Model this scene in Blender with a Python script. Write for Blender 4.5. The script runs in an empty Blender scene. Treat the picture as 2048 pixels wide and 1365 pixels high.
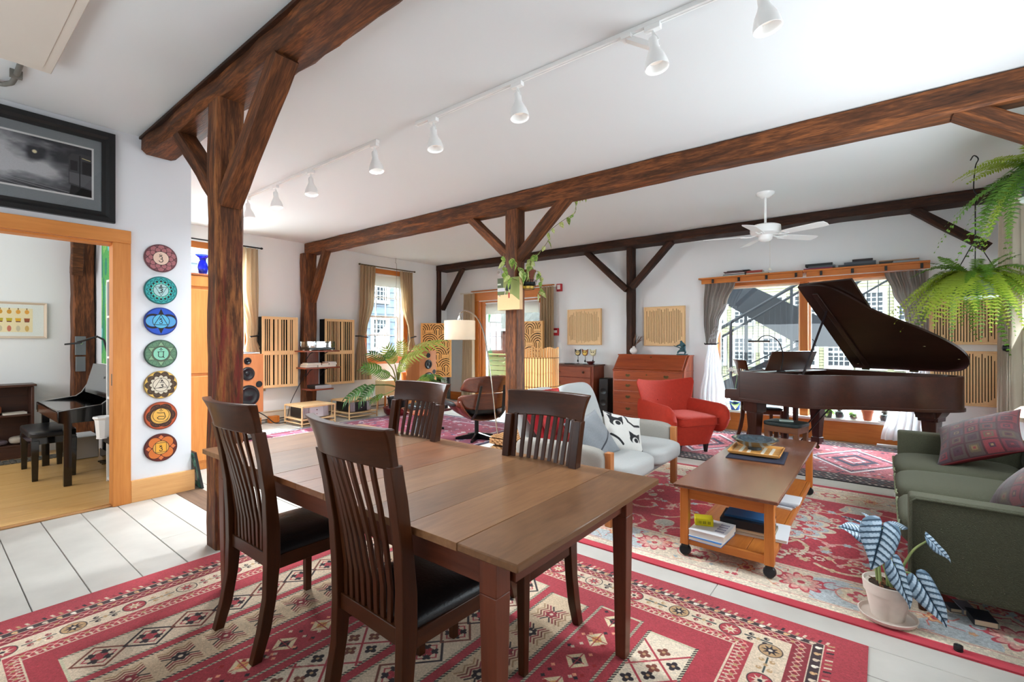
import bpy, bmesh, math, random
import numpy as np
from mathutils import Vector, Matrix

D = bpy.data
COL = bpy.context.scene.collection
SC = bpy.context.scene
PI = math.pi
R = math.radians

# ---------------------------------------------------------------- camera
cd = D.cameras.new('camera')
cam = D.objects.new('camera', cd)
COL.objects.link(cam)
cam.location = (0, 0, 1.40)
cam.rotation_euler = (R(90), 0, math.atan2(741, 944))
cd.sensor_width = 36.0
cd.lens = 944.0 / 2048.0 * 36.0
cd.clip_start = 0.05
cd.clip_end = 200
SC.camera = cam

# ---------------------------------------------------------------- sky, sun, window light, added fill, exposure
world = D.worlds.new('sky')
SC.world = world
world.use_nodes = True
bg = world.node_tree.nodes['Background']
bg.inputs[0].default_value = (0.80, 0.90, 1.0, 1)
bg.inputs[1].default_value = 20.0

sd = D.lights.new('sun', 'SUN')
sd.energy = 20.0
sd.angle = R(0.6)
sd.color = (1.0, 0.93, 0.80)
sun = D.objects.new('sun', sd)
COL.objects.link(sun)
sun.rotation_euler = Vector((1.0, 0.36, -1.45)).to_track_quat('-Z', 'Y').to_euler()

def area(name, loc, aim, sx, sy, power, color):
    l = D.lights.new(name, 'AREA')
    l.shape = 'RECTANGLE'
    l.size = sx
    l.size_y = sy
    l.energy = power
    l.color = color
    o = D.objects.new(name, l)
    COL.objects.link(o)
    o.location = loc
    o.rotation_euler = Vector(aim).to_track_quat('-Z', 'Y').to_euler()
    return o

# daylight at the right-hand and left windows, plus two added fill lights
area('window_light_right', (1.10, 4.3, 1.75), (-1, 0.25, 0.15), 3.6, 1.5, 58, (0.84, 0.93, 1.0))
area('window_light_corner', (1.12, 5.9, 1.9), (-1, 0.1, 0.35), 1.5, 1.3, 7, (0.88, 0.95, 1.0))
area('fill_light_near', (-2.2, -1.55, 1.75), (0.0, 1, 0.7), 4.6, 1.8, 30, (0.84, 0.93, 1.0))  # added fill behind the camera to brighten the near room; no window there
area('window_light_left', (-8.62, 2.84, 1.93), (1, 0.1, 0.1), 1.1, 1.7, 60, (0.90, 0.96, 1.0))
area('fill_light_study', (-6.7, -1.55, 1.7), (0, 1, 0.1), 2.2, 1.6, 22, (0.95, 0.97, 1.0))  # fill added to light the study; stands for no known window or lamp

SC.view_settings.view_transform = 'Standard'
SC.view_settings.look = 'None'
SC.view_settings.gamma = 1.0
SC.view_settings.use_curve_mapping = False
SC.view_settings.exposure = 1.5
SC.cycles.use_denoising = True
SC.cycles.max_bounces = 10
SC.cycles.diffuse_bounces = 6
SC.cycles.glossy_bounces = 4
SC.cycles.transmission_bounces = 8
SC.cycles.transparent_max_bounces = 16
SC.cycles.sample_clamp_indirect = 6.0
SC.cycles.caustics_reflective = False
SC.cycles.caustics_refractive = False

# ---------------------------------------------------------------- materials
def lin(c):
    c = c / 255.0
    return c / 12.92 if c <= 0.04045 else ((c + 0.055) / 1.055) ** 2.4

def C(r, g, b):
    return (lin(r), lin(g), lin(b), 1.0)

MC = {}

def new_mat(name):
    m = D.materials.new(name)
    m.use_nodes = True
    nt = m.node_tree
    return m, nt, nt.nodes['Principled BSDF']

def bump(nt, bs, scale, strength, detail=4, vec=None, dist=0.01):
    n = nt.nodes.new('ShaderNodeTexNoise')
    n.inputs['Scale'].default_value = scale
    n.inputs['Detail'].default_value = detail
    b = nt.nodes.new('ShaderNodeBump')
    b.inputs['Strength'].default_value = strength
    b.inputs['Distance'].default_value = dist
    if vec is None:
        tc = nt.nodes.new('ShaderNodeTexCoord')
        vec = tc.outputs['Object']
    nt.links.new(vec, n.inputs['Vector'])
    nt.links.new(n.outputs['Fac'], b.inputs['Height'])
    nt.links.new(b.outputs['Normal'], bs.inputs['Normal'])
    return n

def mat(name, col, rough=0.5, metal=0.0, var=0.0, vs=8.0, bmp=0.0, bs=60.0, spec=0.5, sheen=0.0, coat=0.0,
        emit=None, es=0.0, trans=0.0, sss=0.0, ior=1.45):
    if name in MC:
        return MC[name]
    m, nt, b = new_mat(name)
    c = C(*col)
    b.inputs['Base Color'].default_value = c
    b.inputs['Roughness'].default_value = rough
    b.inputs['Metallic'].default_value = metal
    b.inputs['Specular IOR Level'].default_value = spec
    b.inputs['IOR'].default_value = ior
    if sheen:
        b.inputs['Sheen Weight'].default_value = sheen
        b.inputs['Sheen Roughness'].default_value = 0.4
        b.inputs['Sheen Tint'].default_value = tuple(min(1, x * 1.5 + .1) for x in c[:3]) + (1,)
    if coat:
        b.inputs['Coat Weight'].default_value = coat
        b.inputs['Coat Roughness'].default_value = 0.12
    if trans:
        b.inputs['Transmission Weight'].default_value = trans
    if emit:
        b.inputs['Emission Color'].default_value = C(*emit)
        b.inputs['Emission Strength'].default_value = es
    if var:
        tc = nt.nodes.new('ShaderNodeTexCoord')
        n = nt.nodes.new('ShaderNodeTexNoise')
        n.inputs['Scale'].default_value = vs
        n.inputs['Detail'].default_value = 5
        rp = nt.nodes.new('ShaderNodeValToRGB')
        rp.color_ramp.elements[0].position = 0.3
        rp.color_ramp.elements[1].position = 0.7
        rp.color_ramp.elements[0].color = tuple(x * (1 - var) for x in c[:3]) + (1,)
        rp.color_ramp.elements[1].color = tuple(min(1, x * (1 + var)) for x in c[:3]) + (1,)
        nt.links.new(tc.outputs['Object'], n.inputs['Vector'])
        nt.links.new(n.outputs['Fac'], rp.inputs['Fac'])
        nt.links.new(rp.outputs['Color'], b.inputs['Base Color'])
    if bmp:
        bump(nt, b, bs, bmp)
    MC[name] = m
    return m

def wood(name, dark, light, axis='x', rough=0.45, scale=1.0, stretch=14.0, coat=0.0, bmp=0.12, contrast=0.22, knots=False, spec=0.5, mid=None):
    """grain stretched along one object axis; every object gets its own offset"""
    key = name + '_' + axis
    if key in MC:
        return MC[key]
    m, nt, b = new_mat(key)
    N, L = nt.nodes, nt.links
    tc = N.new('ShaderNodeTexCoord')
    oi = N.new('ShaderNodeObjectInfo')
    mul = N.new('ShaderNodeMath'); mul.operation = 'MULTIPLY'; mul.inputs[1].default_value = 37.0
    L.new(oi.outputs['Random'], mul.inputs[0])
    cmb = N.new('ShaderNodeCombineXYZ')
    for k in range(3):
        L.new(mul.outputs[0], cmb.inputs[k])
    add = N.new('ShaderNodeVectorMath'); add.operation = 'ADD'
    L.new(tc.outputs['Object'], add.inputs[0]); L.new(cmb.outputs[0], add.inputs[1])
    mp = N.new('ShaderNodeMapping')
    s = [6.0 * scale] * 3
    s['xyz'.index(axis)] = 6.0 * scale / stretch
    mp.inputs['Scale'].default_value = s
    L.new(add.outputs[0], mp.inputs['Vector'])
    n1 = N.new('ShaderNodeTexNoise'); n1.inputs['Scale'].default_value = 2.2; n1.inputs['Detail'].default_value = 8; n1.inputs['Roughness'].default_value = 0.62
    n1.inputs['Distortion'].default_value = 0.6
    L.new(mp.outputs[0], n1.inputs['Vector'])
    n2 = N.new('ShaderNodeTexNoise'); n2.inputs['Scale'].default_value = 14; n2.inputs['Detail'].default_value = 4
    L.new(mp.outputs[0], n2.inputs['Vector'])
    mx = N.new('ShaderNodeMath'); mx.operation = 'MULTIPLY_ADD'; mx.inputs[1].default_value = 0.35
    L.new(n2.outputs['Fac'], mx.inputs[0])
    m2 = N.new('ShaderNodeMath'); m2.operation = 'MULTIPLY'; m2.inputs[1].default_value = 0.68
    L.new(n1.outputs['Fac'], m2.inputs[0]); L.new(m2.outputs[0], mx.inputs[2])
    rp = N.new('ShaderNodeValToRGB')
    e = rp.color_ramp.elements
    e[0].position = 0.5 - contrast; e[0].color = C(*dark)
    e[1].position = 0.5 + contrast; e[1].color = C(*light)
    if mid:
        q = e.new(0.5); q.color = C(*mid)
    L.new(mx.outputs[0], rp.inputs['Fac'])
    out = rp.outputs['Color']
    if knots:
        v = N.new('ShaderNodeTexVoronoi'); v.inputs['Scale'].default_value = 0.55 * knots
        mp2 = N.new('ShaderNodeMapping')
        s2 = [3.0] * 3; s2['xyz'.index(axis)] = 1.6
        mp2.inputs['Scale'].default_value = s2
        L.new(add.outputs[0], mp2.inputs['Vector']); L.new(mp2.outputs[0], v.inputs['Vector'])
        kr = N.new('ShaderNodeValToRGB')
        kr.color_ramp.elements[0].position = 0.02; kr.color_ramp.elements[0].color = (1, 1, 1, 1)
        kr.color_ramp.elements[1].position = 0.075; kr.color_ramp.elements[1].color = (0, 0, 0, 1)
        L.new(v.outputs['Distance'], kr.inputs['Fac'])
        mix = N.new('ShaderNodeMixRGB'); mix.inputs[2].default_value = C(*[x * .55 for x in dark])
        L.new(kr.outputs['Color'], mix.inputs[0]); L.new(out, mix.inputs[1])
        out = mix.outputs[0]
    L.new(out, b.inputs['Base Color'])
    b.inputs['Roughness'].default_value = rough
    b.inputs['Specular IOR Level'].default_value = spec
    if coat:
        b.inputs['Coat Weight'].default_value = coat
        b.inputs['Coat Roughness'].default_value = 0.15
    if bmp:
        bp = N.new('ShaderNodeBump'); bp.inputs['Strength'].default_value = bmp; bp.inputs['Distance'].default_value = 0.01
        L.new(mx.outputs[0], bp.inputs['Height']); L.new(bp.outputs['Normal'], b.inputs['Normal'])
    MC[key] = m
    return m

def glass(name, col=(245, 250, 250), tint=0.06, rough=0.0):
    """thin window glass: mostly clear with a mirror sheen by angle"""
    if name in MC:
        return MC[name]
    m = D.materials.new(name); m.use_nodes = True
    nt = m.node_tree; nt.nodes.clear()
    o = nt.nodes.new('ShaderNodeOutputMaterial')
    t = nt.nodes.new('ShaderNodeBsdfTransparent'); t.inputs[0].default_value = C(*col)
    g = nt.nodes.new('ShaderNodeBsdfGlossy'); g.inputs['Roughness'].default_value = rough
    lw = nt.nodes.new('ShaderNodeLayerWeight'); lw.inputs[0].default_value = 0.25
    mu = nt.nodes.new('ShaderNodeMath'); mu.operation = 'MULTIPLY_ADD'; mu.inputs[1].default_value = 0.35; mu.inputs[2].default_value = tint
    nt.links.new(lw.outputs['Fresnel'], mu.inputs[0])
    x = nt.nodes.new('ShaderNodeMixShader')
    nt.links.new(mu.outputs[0], x.inputs[0]); nt.links.new(t.outputs[0], x.inputs[1]); nt.links.new(g.outputs[0], x.inputs[2])
    nt.links.new(x.outputs[0], o.inputs[0])
    MC[name] = m
    return m

def cloth_translucent(name, col, tr=0.4, stripes=None):
    if name in MC:
        return MC[name]
    m, nt, b = new_mat(name)
    b.inputs['Base Color'].default_value = C(*col)
    b.inputs['Roughness'].default_value = 0.9
    b.inputs['Specular IOR Level'].default_value = 0.1
    t = nt.nodes.new('ShaderNodeBsdfTranslucent'); t.inputs[0].default_value = C(*col)
    x = nt.nodes.new('ShaderNodeMixShader'); x.inputs[0].default_value = tr
    o = nt.nodes['Material Output']
    nt.links.new(b.outputs[0], x.inputs[1]); nt.links.new(t.outputs[0], x.inputs[2]); nt.links.new(x.outputs[0], o.inputs[0])
    bump(nt, b, 400, 0.15)
    MC[name] = m
    return m

def leafmat(name, col, tip=None, tr=0.35, rough=0.4, vs=6.0):
    if name in MC:
        return MC[name]
    m, nt, b = new_mat(name)
    b.inputs['Roughness'].default_value = rough
    c1 = C(*col); c2 = C(*(tip or col))
    tc = nt.nodes.new('ShaderNodeTexCoord')
    n = nt.nodes.new('ShaderNodeTexNoise'); n.inputs['Scale'].default_value = vs
    rp = nt.nodes.new('ShaderNodeValToRGB')
    rp.color_ramp.elements[0].position = 0.35; rp.color_ramp.elements[0].color = c1
    rp.color_ramp.elements[1].position = 0.65; rp.color_ramp.elements[1].color = c2
    oi = nt.nodes.new('ShaderNodeObjectInfo')
    ad = nt.nodes.new('ShaderNodeVectorMath'); ad.operation = 'ADD'
    sc = nt.nodes.new('ShaderNodeVectorMath'); sc.operation = 'SCALE'; sc.inputs[3].default_value = 1.0
    nt.links.new(oi.outputs['Location'], sc.inputs[0])
    nt.links.new(tc.outputs['Object'], ad.inputs[0]); nt.links.new(sc.outputs[0], ad.inputs[1])
    nt.links.new(ad.outputs[0], n.inputs['Vector'])
    nt.links.new(n.outputs['Fac'], rp.inputs['Fac'])
    nt.links.new(rp.outputs['Color'], b.inputs['Base Color'])
    t = nt.nodes.new('ShaderNodeBsdfTranslucent')
    nt.links.new(rp.outputs['Color'], t.inputs[0])
    x = nt.nodes.new('ShaderNodeMixShader'); x.inputs[0].default_value = tr
    o = nt.nodes['Material Output']
    nt.links.new(b.outputs[0], x.inputs[1]); nt.links.new(t.outputs[0], x.inputs[2]); nt.links.new(x.outputs[0], o.inputs[0])
    MC[name] = m
    return m

# ---------------------------------------------------------------- painted prints (drawn here in code, mapped by UV)
class Canvas:
    """small raster painter; x right, y up, in the units of the print"""
    def __init__(s, w, h, ppu, col):
        s.w, s.h, s.p = w, h, ppu
        s.W, s.H = max(2, int(round(w * ppu))), max(2, int(round(h * ppu)))
        s.a = np.empty((s.H, s.W, 3), np.float32)
        s.a[:] = np.array(col, np.float32)
    def win(s, x0, y0, x1, y1):
        i0 = max(0, int(math.floor(x0 * s.p)) - 1); i1 = min(s.W, int(math.ceil(x1 * s.p)) + 2)
        j0 = max(0, int(math.floor(y0 * s.p)) - 1); j1 = min(s.H, int(math.ceil(y1 * s.p)) + 2)
        if i1 <= i0 or j1 <= j0:
            return None
        X, Y = np.meshgrid((np.arange(i0, i1) + .5) / s.p, (np.arange(j0, j1) + .5) / s.p)
        return i0, i1, j0, j1, X, Y
    def put(s, w, m, col):
        i0, i1, j0, j1, X, Y = w
        m = np.clip(m, 0, 1)[..., None]
        v = s.a[j0:j1, i0:i1]
        v[:] = v * (1 - m) + np.array(col, np.float32) * m
    def rect(s, x0, y0, x1, y1, col):
        w = s.win(x0, y0, x1, y1)
        if w is None: return
        X, Y = w[4], w[5]
        s.put(w, ((X >= x0) & (X < x1) & (Y >= y0) & (Y < y1)).astype(np.float32), col)
    def sd(s, w, d, col):
        s.put(w, 0.5 - d * s.p, col)
    def circ(s, x, y, r, col, ring=0, ry=None):
        ry = ry or r
        w = s.win(x - r - ring, y - ry - ring, x + r + ring, y + ry + ring)
        if w is None: return
        q = np.hypot((w[4] - x) / r, (w[5] - y) / ry)
        d = (q - 1) * min(r, ry)
        s.sd(w, np.abs(d) - ring / 2 if ring else d, col)
    def dia(s, x, y, rx, ry, col, ring=0):
        w = s.win(x - rx, y - ry, x + rx, y + ry)
        if w is None: return
        d = (np.abs(w[4] - x) / rx + np.abs(w[5] - y) / ry - 1) * min(rx, ry) * 0.7
        s.sd(w, np.abs(d + ring / 2) - ring / 2 if ring else d, col)
    def line(s, pts, wd, col):
        for (x0, y0), (x1, y1) in zip(pts[:-1], pts[1:]):
            w = s.win(min(x0, x1) - wd, min(y0, y1) - wd, max(x0, x1) + wd, max(y0, y1) + wd)
            if w is None: continue
            X, Y = w[4], w[5]
            dx, dy = x1 - x0, y1 - y0
            L = dx * dx + dy * dy + 1e-12
            t = np.clip(((X - x0) * dx + (Y - y0) * dy) / L, 0, 1)
            s.sd(w, np.hypot(X - x0 - t * dx, Y - y0 - t * dy) - wd / 2, col)
    def poly(s, pts, col):
        xs = [p[0] for p in pts]; ys = [p[1] for p in pts]
        w = s.win(min(xs), min(ys), max(xs), max(ys))
        if w is None: return
        X, Y = w[4], w[5]
        ins = np.zeros(X.shape, bool)
        n = len(pts)
        for i in range(n):
            x0, y0 = pts[i]; x1, y1 = pts[(i + 1) % n]
            if y0 == y1: continue
            c = ((y0 > Y) != (y1 > Y)) & (X < (x1 - x0) * (Y - y0) / (y1 - y0) + x0)
            ins ^= c
        s.put(w, ins.astype(np.float32), col)
    def petals(s, x, y, r, n, k, col, ph=0.0):
        """n-lobed rosette"""
        w = s.win(x - r, y - r, x + r, y + r)
        if w is None: return
        X, Y = w[4] - x, w[5] - y
        th = np.arctan2(Y, X) + ph
        s.sd(w, np.hypot(X, Y) - r * (1 - k + k * np.abs(np.cos(n * th / 2))), col)
    def grain(s, amt, seed=1, cell=1):
        g = np.random.default_rng(seed).normal(0, amt, (s.H // cell + 1, s.W // cell + 1, 1)).astype(np.float32)
        g = np.repeat(np.repeat(g, cell, 0), cell, 1)[:s.H, :s.W]
        s.a *= (1 + g)
    def cloud(s, amt, cells, seed=1):
        """smooth wear / fading"""
        rng = np.random.default_rng(seed)
        g = rng.normal(0, 1, (cells + 2, cells + 2))
        y = np.linspace(0, cells, s.H); x = np.linspace(0, cells, s.W)
        yi = y.astype(int); xi = x.astype(int)
        fy = (y - yi); fx = (x - xi)
        fy = fy * fy * (3 - 2 * fy); fx = fx * fx * (3 - 2 * fx)
        A = g[yi][:, xi]; B = g[yi][:, xi + 1]; Cc = g[yi + 1][:, xi]; Dd = g[yi + 1][:, xi + 1]
        f = (A * (1 - fx) + B * fx) * (1 - fy)[:, None] + (Cc * (1 - fx) + Dd * fx) * fy[:, None]
        return f.astype(np.float32) * amt
    def image(s, name):
        im = D.images.new(name, s.W, s.H)
        px = np.ones((s.H, s.W, 4), np.float32)
        px[..., :3] = np.clip(s.a, 0, 255) / 255.0
        im.pixels.foreach_set(px.ravel())
        im.update()
        im.pack()
        return im
    def material(s, name, rough=0.6, bmp=0.0, bs=300.0, sheen=0.0, spec=0.3, coat=0.0):
        m, nt, b = new_mat(name)
        t = nt.nodes.new('ShaderNodeTexImage'); t.image = s.image(name); t.interpolation = 'Linear'; t.extension = 'EXTEND'
        uv = nt.nodes.new('ShaderNodeUVMap')
        nt.links.new(uv.outputs[0], t.inputs[0])
        nt.links.new(t.outputs[0], b.inputs['Base Color'])
        b.inputs['Roughness'].default_value = rough
        b.inputs['Specular IOR Level'].default_value = spec
        if sheen:
            b.inputs['Sheen Weight'].default_value = sheen
        if coat:
            b.inputs['Coat Weight'].default_value = coat
        if bmp:
            bump(nt, b, bs, bmp)
        return m

# ---------------------------------------------------------------- mesh builder
class MB:
    def __init__(s):
        s.v = []; s.f = []; s.m = []; s.uv = {}
    def add(s, vs, fs, m=0, uvs=None):
        o = len(s.v)
        s.v += [tuple(p) for p in vs]
        for k, f in enumerate(fs):
            if uvs is not None and uvs[k] is not None:
                s.uv[len(s.f)] = uvs[k]
            s.f.append(tuple(i + o for i in f)); s.m.append(m)
        return s
    def box(s, x0, x1, y0, y1, z0, z1, m=0, M=None):
        vs = [(x, y, z) for z in (z0, z1) for y in (y0, y1) for x in (x0, x1)]
        if M is not None:
            vs = [M @ Vector(p) for p in vs]
        return s.add(vs, [(0, 2, 3, 1), (4, 5, 7, 6), (0, 1, 5, 4), (2, 6, 7, 3), (0, 4, 6, 2), (1, 3, 7, 5)], m)
    def hexa(s, bot, top, m=0):
        """two matching quads (counter-clockwise from above)"""
        return s.add(list(bot) + list(top), [(3, 2, 1, 0), (4, 5, 6, 7), (0, 1, 5, 4), (1, 2, 6, 5), (2, 3, 7, 6), (3, 0, 4, 7)], m)
    def bar(s, a, b, w, h, m=0, up=(0, 0, 1)):
        """square bar from a to b"""
        a, b = Vector(a), Vector(b)
        d = (b - a).normalized()
        u = Vector(up)
        if abs(d.dot(u)) > .98: u = Vector((0, 1, 0))
        r = d.cross(u).normalized(); t = r.cross(d).normalized()
        q = lambda p: [p + r * (i * w / 2) + t * (j * h / 2) for i, j in ((-1, -1), (1, -1), (1, 1), (-1, 1))]
        A, B = q(a), q(b)
        return s.add(A + B, [(0, 1, 2, 3), (7, 6, 5, 4), (0, 4, 5, 1), (1, 5, 6, 2), (2, 6, 7, 3), (3, 7, 4, 0)], m)
    def tube(s, pts, r, seg=8, m=0, cap=True, flat=1.0):
        pts = [Vector(p) for p in pts]
        n = len(pts)
        rs = r if isinstance(r, (list, tuple)) else [r] * n
        rings = []
        prev = None
        for i, p in enumerate(pts):
            d = (pts[min(i + 1, n - 1)] - pts[max(i - 1, 0)]).normalized()
            if prev is None:
                u = Vector((0, 0, 1)) if abs(d.z) < .9 else Vector((1, 0, 0))
                x = d.cross(u).normalized()
            else:
                x = (prev - d * prev.dot(d)).normalized()
            prev = x
            y = d.cross(x).normalized()
            rings.append([p + (x * math.cos(2 * PI * k / seg) + y * math.sin(2 * PI * k / seg) * flat) * rs[i] for k in range(seg)])
        vs = [q for rg in rings for q in rg]
        fs = []
        for i in range(n - 1):
            for k in range(seg):
                a, b = i * seg + k, i * seg + (k + 1) % seg
                fs.append((a, b, b + seg, a + seg))
        if cap:
            fs.append(tuple(range(seg - 1, -1, -1))); fs.append(tuple(range((n - 1) * seg, n * seg)))
        return s.add(vs, fs, m)
    def lathe(s, prof, seg=24, m=0, c=(0, 0, 0), M=None):
        vs = []; n = len(prof)
        for r, z in prof:
            for k in range(seg):
                a = 2 * PI * k / seg
                p = Vector((r * math.cos(a), r * math.sin(a), z))
                if M is not None: p = M @ p
                vs.append((p[0] + c[0], p[1] + c[1], p[2] + c[2]))
        fs = []
        for i in range(n - 1):
            for k in range(seg):
                a, b = i * seg + k, i * seg + (k + 1) % seg
                fs.append((a, b, b + seg, a + seg))
        if prof[0][0] > 1e-5: fs.append(tuple(range(seg - 1, -1, -1)))
        if prof[-1][0] > 1e-5: fs.append(tuple(range((n - 1) * seg, n * seg)))
        return s.add(vs, fs, m)
    def prism(s, poly, a, b, axis='z', m=0, M=None):
        """polygon extruded along an axis from a to b; poly in the two other axes (x,y | x,z | y,z)"""
        def P(p, t):
            q = {'z': (p[0], p[1], t), 'y': (p[0], t, p[1]), 'x': (t, p[0], p[1])}[axis]
            return M @ Vector(q) if M is not None else q
        n = len(poly)
        vs = [P(p, a) for p in poly] + [P(p, b) for p in poly]
        fs = [tuple(range(n - 1, -1, -1)), tuple(range(n, 2 * n))] + [(i, (i + 1) % n, (i + 1) % n + n, i + n) for i in range(n)]
        return s.add(vs, fs, m)
    def surf(s, fn, nu, nv, m=0, closed_u=False, uv=False):
        vs = [fn(i / nu, j / nv) for j in range(nv + 1) for i in range(nu + (0 if closed_u else 1))]
        w = nu if closed_u else nu + 1
        fs = []; uvs = []
        for j in range(nv):
            for i in range(nu):
                i2 = (i + 1) % w
                fs.append((j * w + i, j * w + i2, (j + 1) * w + i2, (j + 1) * w + i))
                uvs.append([(i / nu, j / nv), ((i + 1) / nu, j / nv), ((i + 1) / nu, (j + 1) / nv), (i / nu, (j + 1) / nv)] if uv else None)
        return s.add(vs, fs, m, uvs)
    def quad(s, p, m=0, uv=True):
        return s.add(p, [(0, 1, 2, 3)], m, [[(0, 0), (1, 0), (1, 1), (0, 1)]] if uv else None)
    def mesh(s, name, mats, smooth=None):
        me = D.meshes.new(name)
        me.from_pydata(s.v, [], s.f)
        for m in (mats if isinstance(mats, (list, tuple)) else [mats]):
            me.materials.append(m)
        if any(s.m): me.polygons.foreach_set('material_index', s.m)
        if s.uv:
            ul = me.uv_layers.new(name='UVMap')
            for fi, u in s.uv.items():
                p = me.polygons[fi]
                for k, li in enumerate(p.loop_indices):
                    ul.data[li].uv = u[k]
        bm = bmesh.new(); bm.from_mesh(me)
        bmesh.ops.recalc_face_normals(bm, faces=bm.faces)
        bm.to_mesh(me); bm.free()
        if smooth:
            me.polygons.foreach_set('use_smooth', [True] * len(me.polygons))
            if smooth < 180:
                me.set_sharp_from_angle(angle=R(smooth))
        me.update()
        return me
    def build(s, name, mats, parent=None, loc=(0, 0, 0), rot=(0, 0, 0), bev=0.0, seg=2, smooth=40, sub=0, solid=0.0, kind=None, label=None):
        return obj(name, s.mesh(name, mats, smooth), parent, loc, rot, bev, seg, sub, solid, kind, label)

def obj(name, me, parent=None, loc=(0, 0, 0), rot=(0, 0, 0), bev=0.0, seg=2, sub=0, solid=0.0, kind=None, label=None):
    o = D.objects.new(name, me)
    COL.objects.link(o)
    o.location = loc
    o.rotation_euler = rot
    if parent is not None: o.parent = parent
    if kind: o['kind'] = kind
    if label: o['label'] = label
    if solid:
        md = o.modifiers.new('solid', 'SOLIDIFY'); md.thickness = solid; md.offset = 0
    if bev:
        md = o.modifiers.new('bevel', 'BEVEL'); md.width = bev; md.segments = seg; md.limit_method = 'ANGLE'; md.angle_limit = R(35)
        md.harden_normals = False
    if sub:
        md = o.modifiers.new('sub', 'SUBSURF'); md.levels = sub; md.render_levels = sub
    return o

def thing(name, label, cat, loc=(0, 0, 0), rz=0.0, group=None):
    o = D.objects.new(name, None)
    COL.objects.link(o)
    o.location = loc
    o.rotation_euler = (0, 0, rz)
    o.empty_display_size = 0.1
    return tag(o, label, cat, group)

def tag(o, label, cat, group=None, kind=None):
    o['label'] = label; o['category'] = cat
    if group: o['group'] = group
    if kind: o['kind'] = kind
    return o

def struct(o):
    o['kind'] = 'structure'
    return o

def copy_tree(o, parent=None):
    c = o.copy()
    COL.objects.link(c)
    if parent is not None: c.parent = parent
    for ch in o.children:
        copy_tree(ch, c)
    return c

def dup(o, loc, rz=0.0, label=None, scale=None):
    c = copy_tree(o)
    c.location = loc
    c.rotation_euler = (0, 0, rz)
    if label: c['label'] = label
    if scale: c.scale = (scale,) * 3
    return c

def Box(name, x0, x1, y0, y1, z0, z1, m, parent=None, bev=0.003, **k):
    """box with its origin at its own centre so grain and bevel are local"""
    cx, cy, cz = (x0 + x1) / 2, (y0 + y1) / 2, (z0 + z1) / 2
    b = MB().box(x0 - cx, x1 - cx, y0 - cy, y1 - cy, z0 - cz, z1 - cz)
    return b.build(name, m, parent, loc=(cx, cy, cz), bev=bev, smooth=35, **k)

def spline(pts, n=8):
    """Catmull-Rom through points"""
    P = [Vector(p) for p in pts]
    P = [P[0] * 2 - P[1]] + P + [P[-1] * 2 - P[-2]]
    out = []
    for i in range(1, len(P) - 2):
        a, b, c, d = P[i - 1], P[i], P[i + 1], P[i + 2]
        for k in range(n):
            t = k / n
            out.append(0.5 * ((2 * b) + (c - a) * t + (2 * a - 5 * b + 4 * c - d) * t * t + (3 * b - a - 3 * c + d) * t ** 3))
    out.append(P[-2])
    return out

# ---------------------------------------------------------------- shared materials
M_white = mat('white_paint', (232, 234, 234), 0.85, bmp=0.05, bs=40)
M_ceil = mat('ceiling_paint', (217, 220, 220), 0.9, bmp=0.06, bs=6)
M_plasterL = M_white
M_floor = mat('white_floor_paint', (190, 186, 178), 0.42, var=0.06, vs=5, bmp=0.08, bs=25)
M_gloss_white = mat('white_enamel', (238, 238, 236), 0.3)
M_black = mat('black_plastic', (22, 22, 23), 0.4)
M_blackmetal = mat('black_metal', (20, 20, 21), 0.45, 0.3)
M_chrome = mat('chrome', (200, 196, 188), 0.18, 1.0)
M_brass = mat('dark_brass', (96, 84, 58), 0.4, 1.0)
def timber(ax): return wood('old_timber', (30, 16, 8), (146, 86, 44), ax, rough=0.62, scale=1.3, stretch=9, bmp=0.5, contrast=0.2, mid=(84, 48, 25), spec=.28)
def darktimber(ax): return wood('dark_timber', (20, 11, 6), (84, 46, 25), ax, rough=0.6, scale=1.5, stretch=8, bmp=0.5, contrast=0.2, mid=(48, 26, 14), spec=.25)
def pine(ax): return wood('pine_trim', (190, 112, 48), (222, 148, 76), ax, rough=0.45, scale=0.8, stretch=12, bmp=0.05, contrast=0.25, knots=1.0, spec=.35)
def honey(ax): return wood('honey_pine', (170, 90, 34), (208, 130, 58), ax, rough=0.42, scale=0.9, stretch=12, bmp=0.05, contrast=0.25, knots=0.8, spec=.35)
def darkchair(ax): return wood('dark_chair_wood', (40, 19, 8), (82, 42, 17), ax, rough=0.28, scale=1.0, stretch=10, bmp=0.03, contrast=0.3, spec=.35)
def cherry(ax): return wood('cherry', (108, 70, 42), (158, 114, 76), ax, rough=0.36, scale=0.7, stretch=7, coat=0.1, bmp=0.02, contrast=0.22, spec=.4)
def cherry2(ax): return wood('cherry_red', (104, 60, 34), (152, 98, 62), ax, rough=0.34, scale=0.7, stretch=7, coat=0.1, bmp=0.02, contrast=0.22, spec=.4)
def cherry3(ax): return wood('cherry_brown', (92, 60, 36), (138, 98, 64), ax, rough=0.36, scale=0.7, stretch=6, coat=0.1, bmp=0.02, contrast=0.22, spec=.4)
def mahog(ax): return wood('mahogany', (92, 36, 18), (150, 68, 34), ax, rough=0.4, scale=0.9, stretch=9, coat=0.08, bmp=0.03, contrast=0.25)
def ply(ax): return wood('birch_ply', (222, 180, 126), (236, 200, 150), ax, rough=0.6, scale=0.9, stretch=10, bmp=0.03, contrast=0.3)
def rosew(ax): return wood('piano_wood', (30, 13, 8), (66, 31, 17), ax, rough=0.30, scale=0.8, stretch=9, coat=0.0, spec=.35, bmp=0.0, contrast=0.28)
from mathutils import noise as mnoise
rnd = random.Random(7)
LX, RX, BY, NY, CZ = -8.34, 1.145, 8.05, -1.70, 3.19

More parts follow.
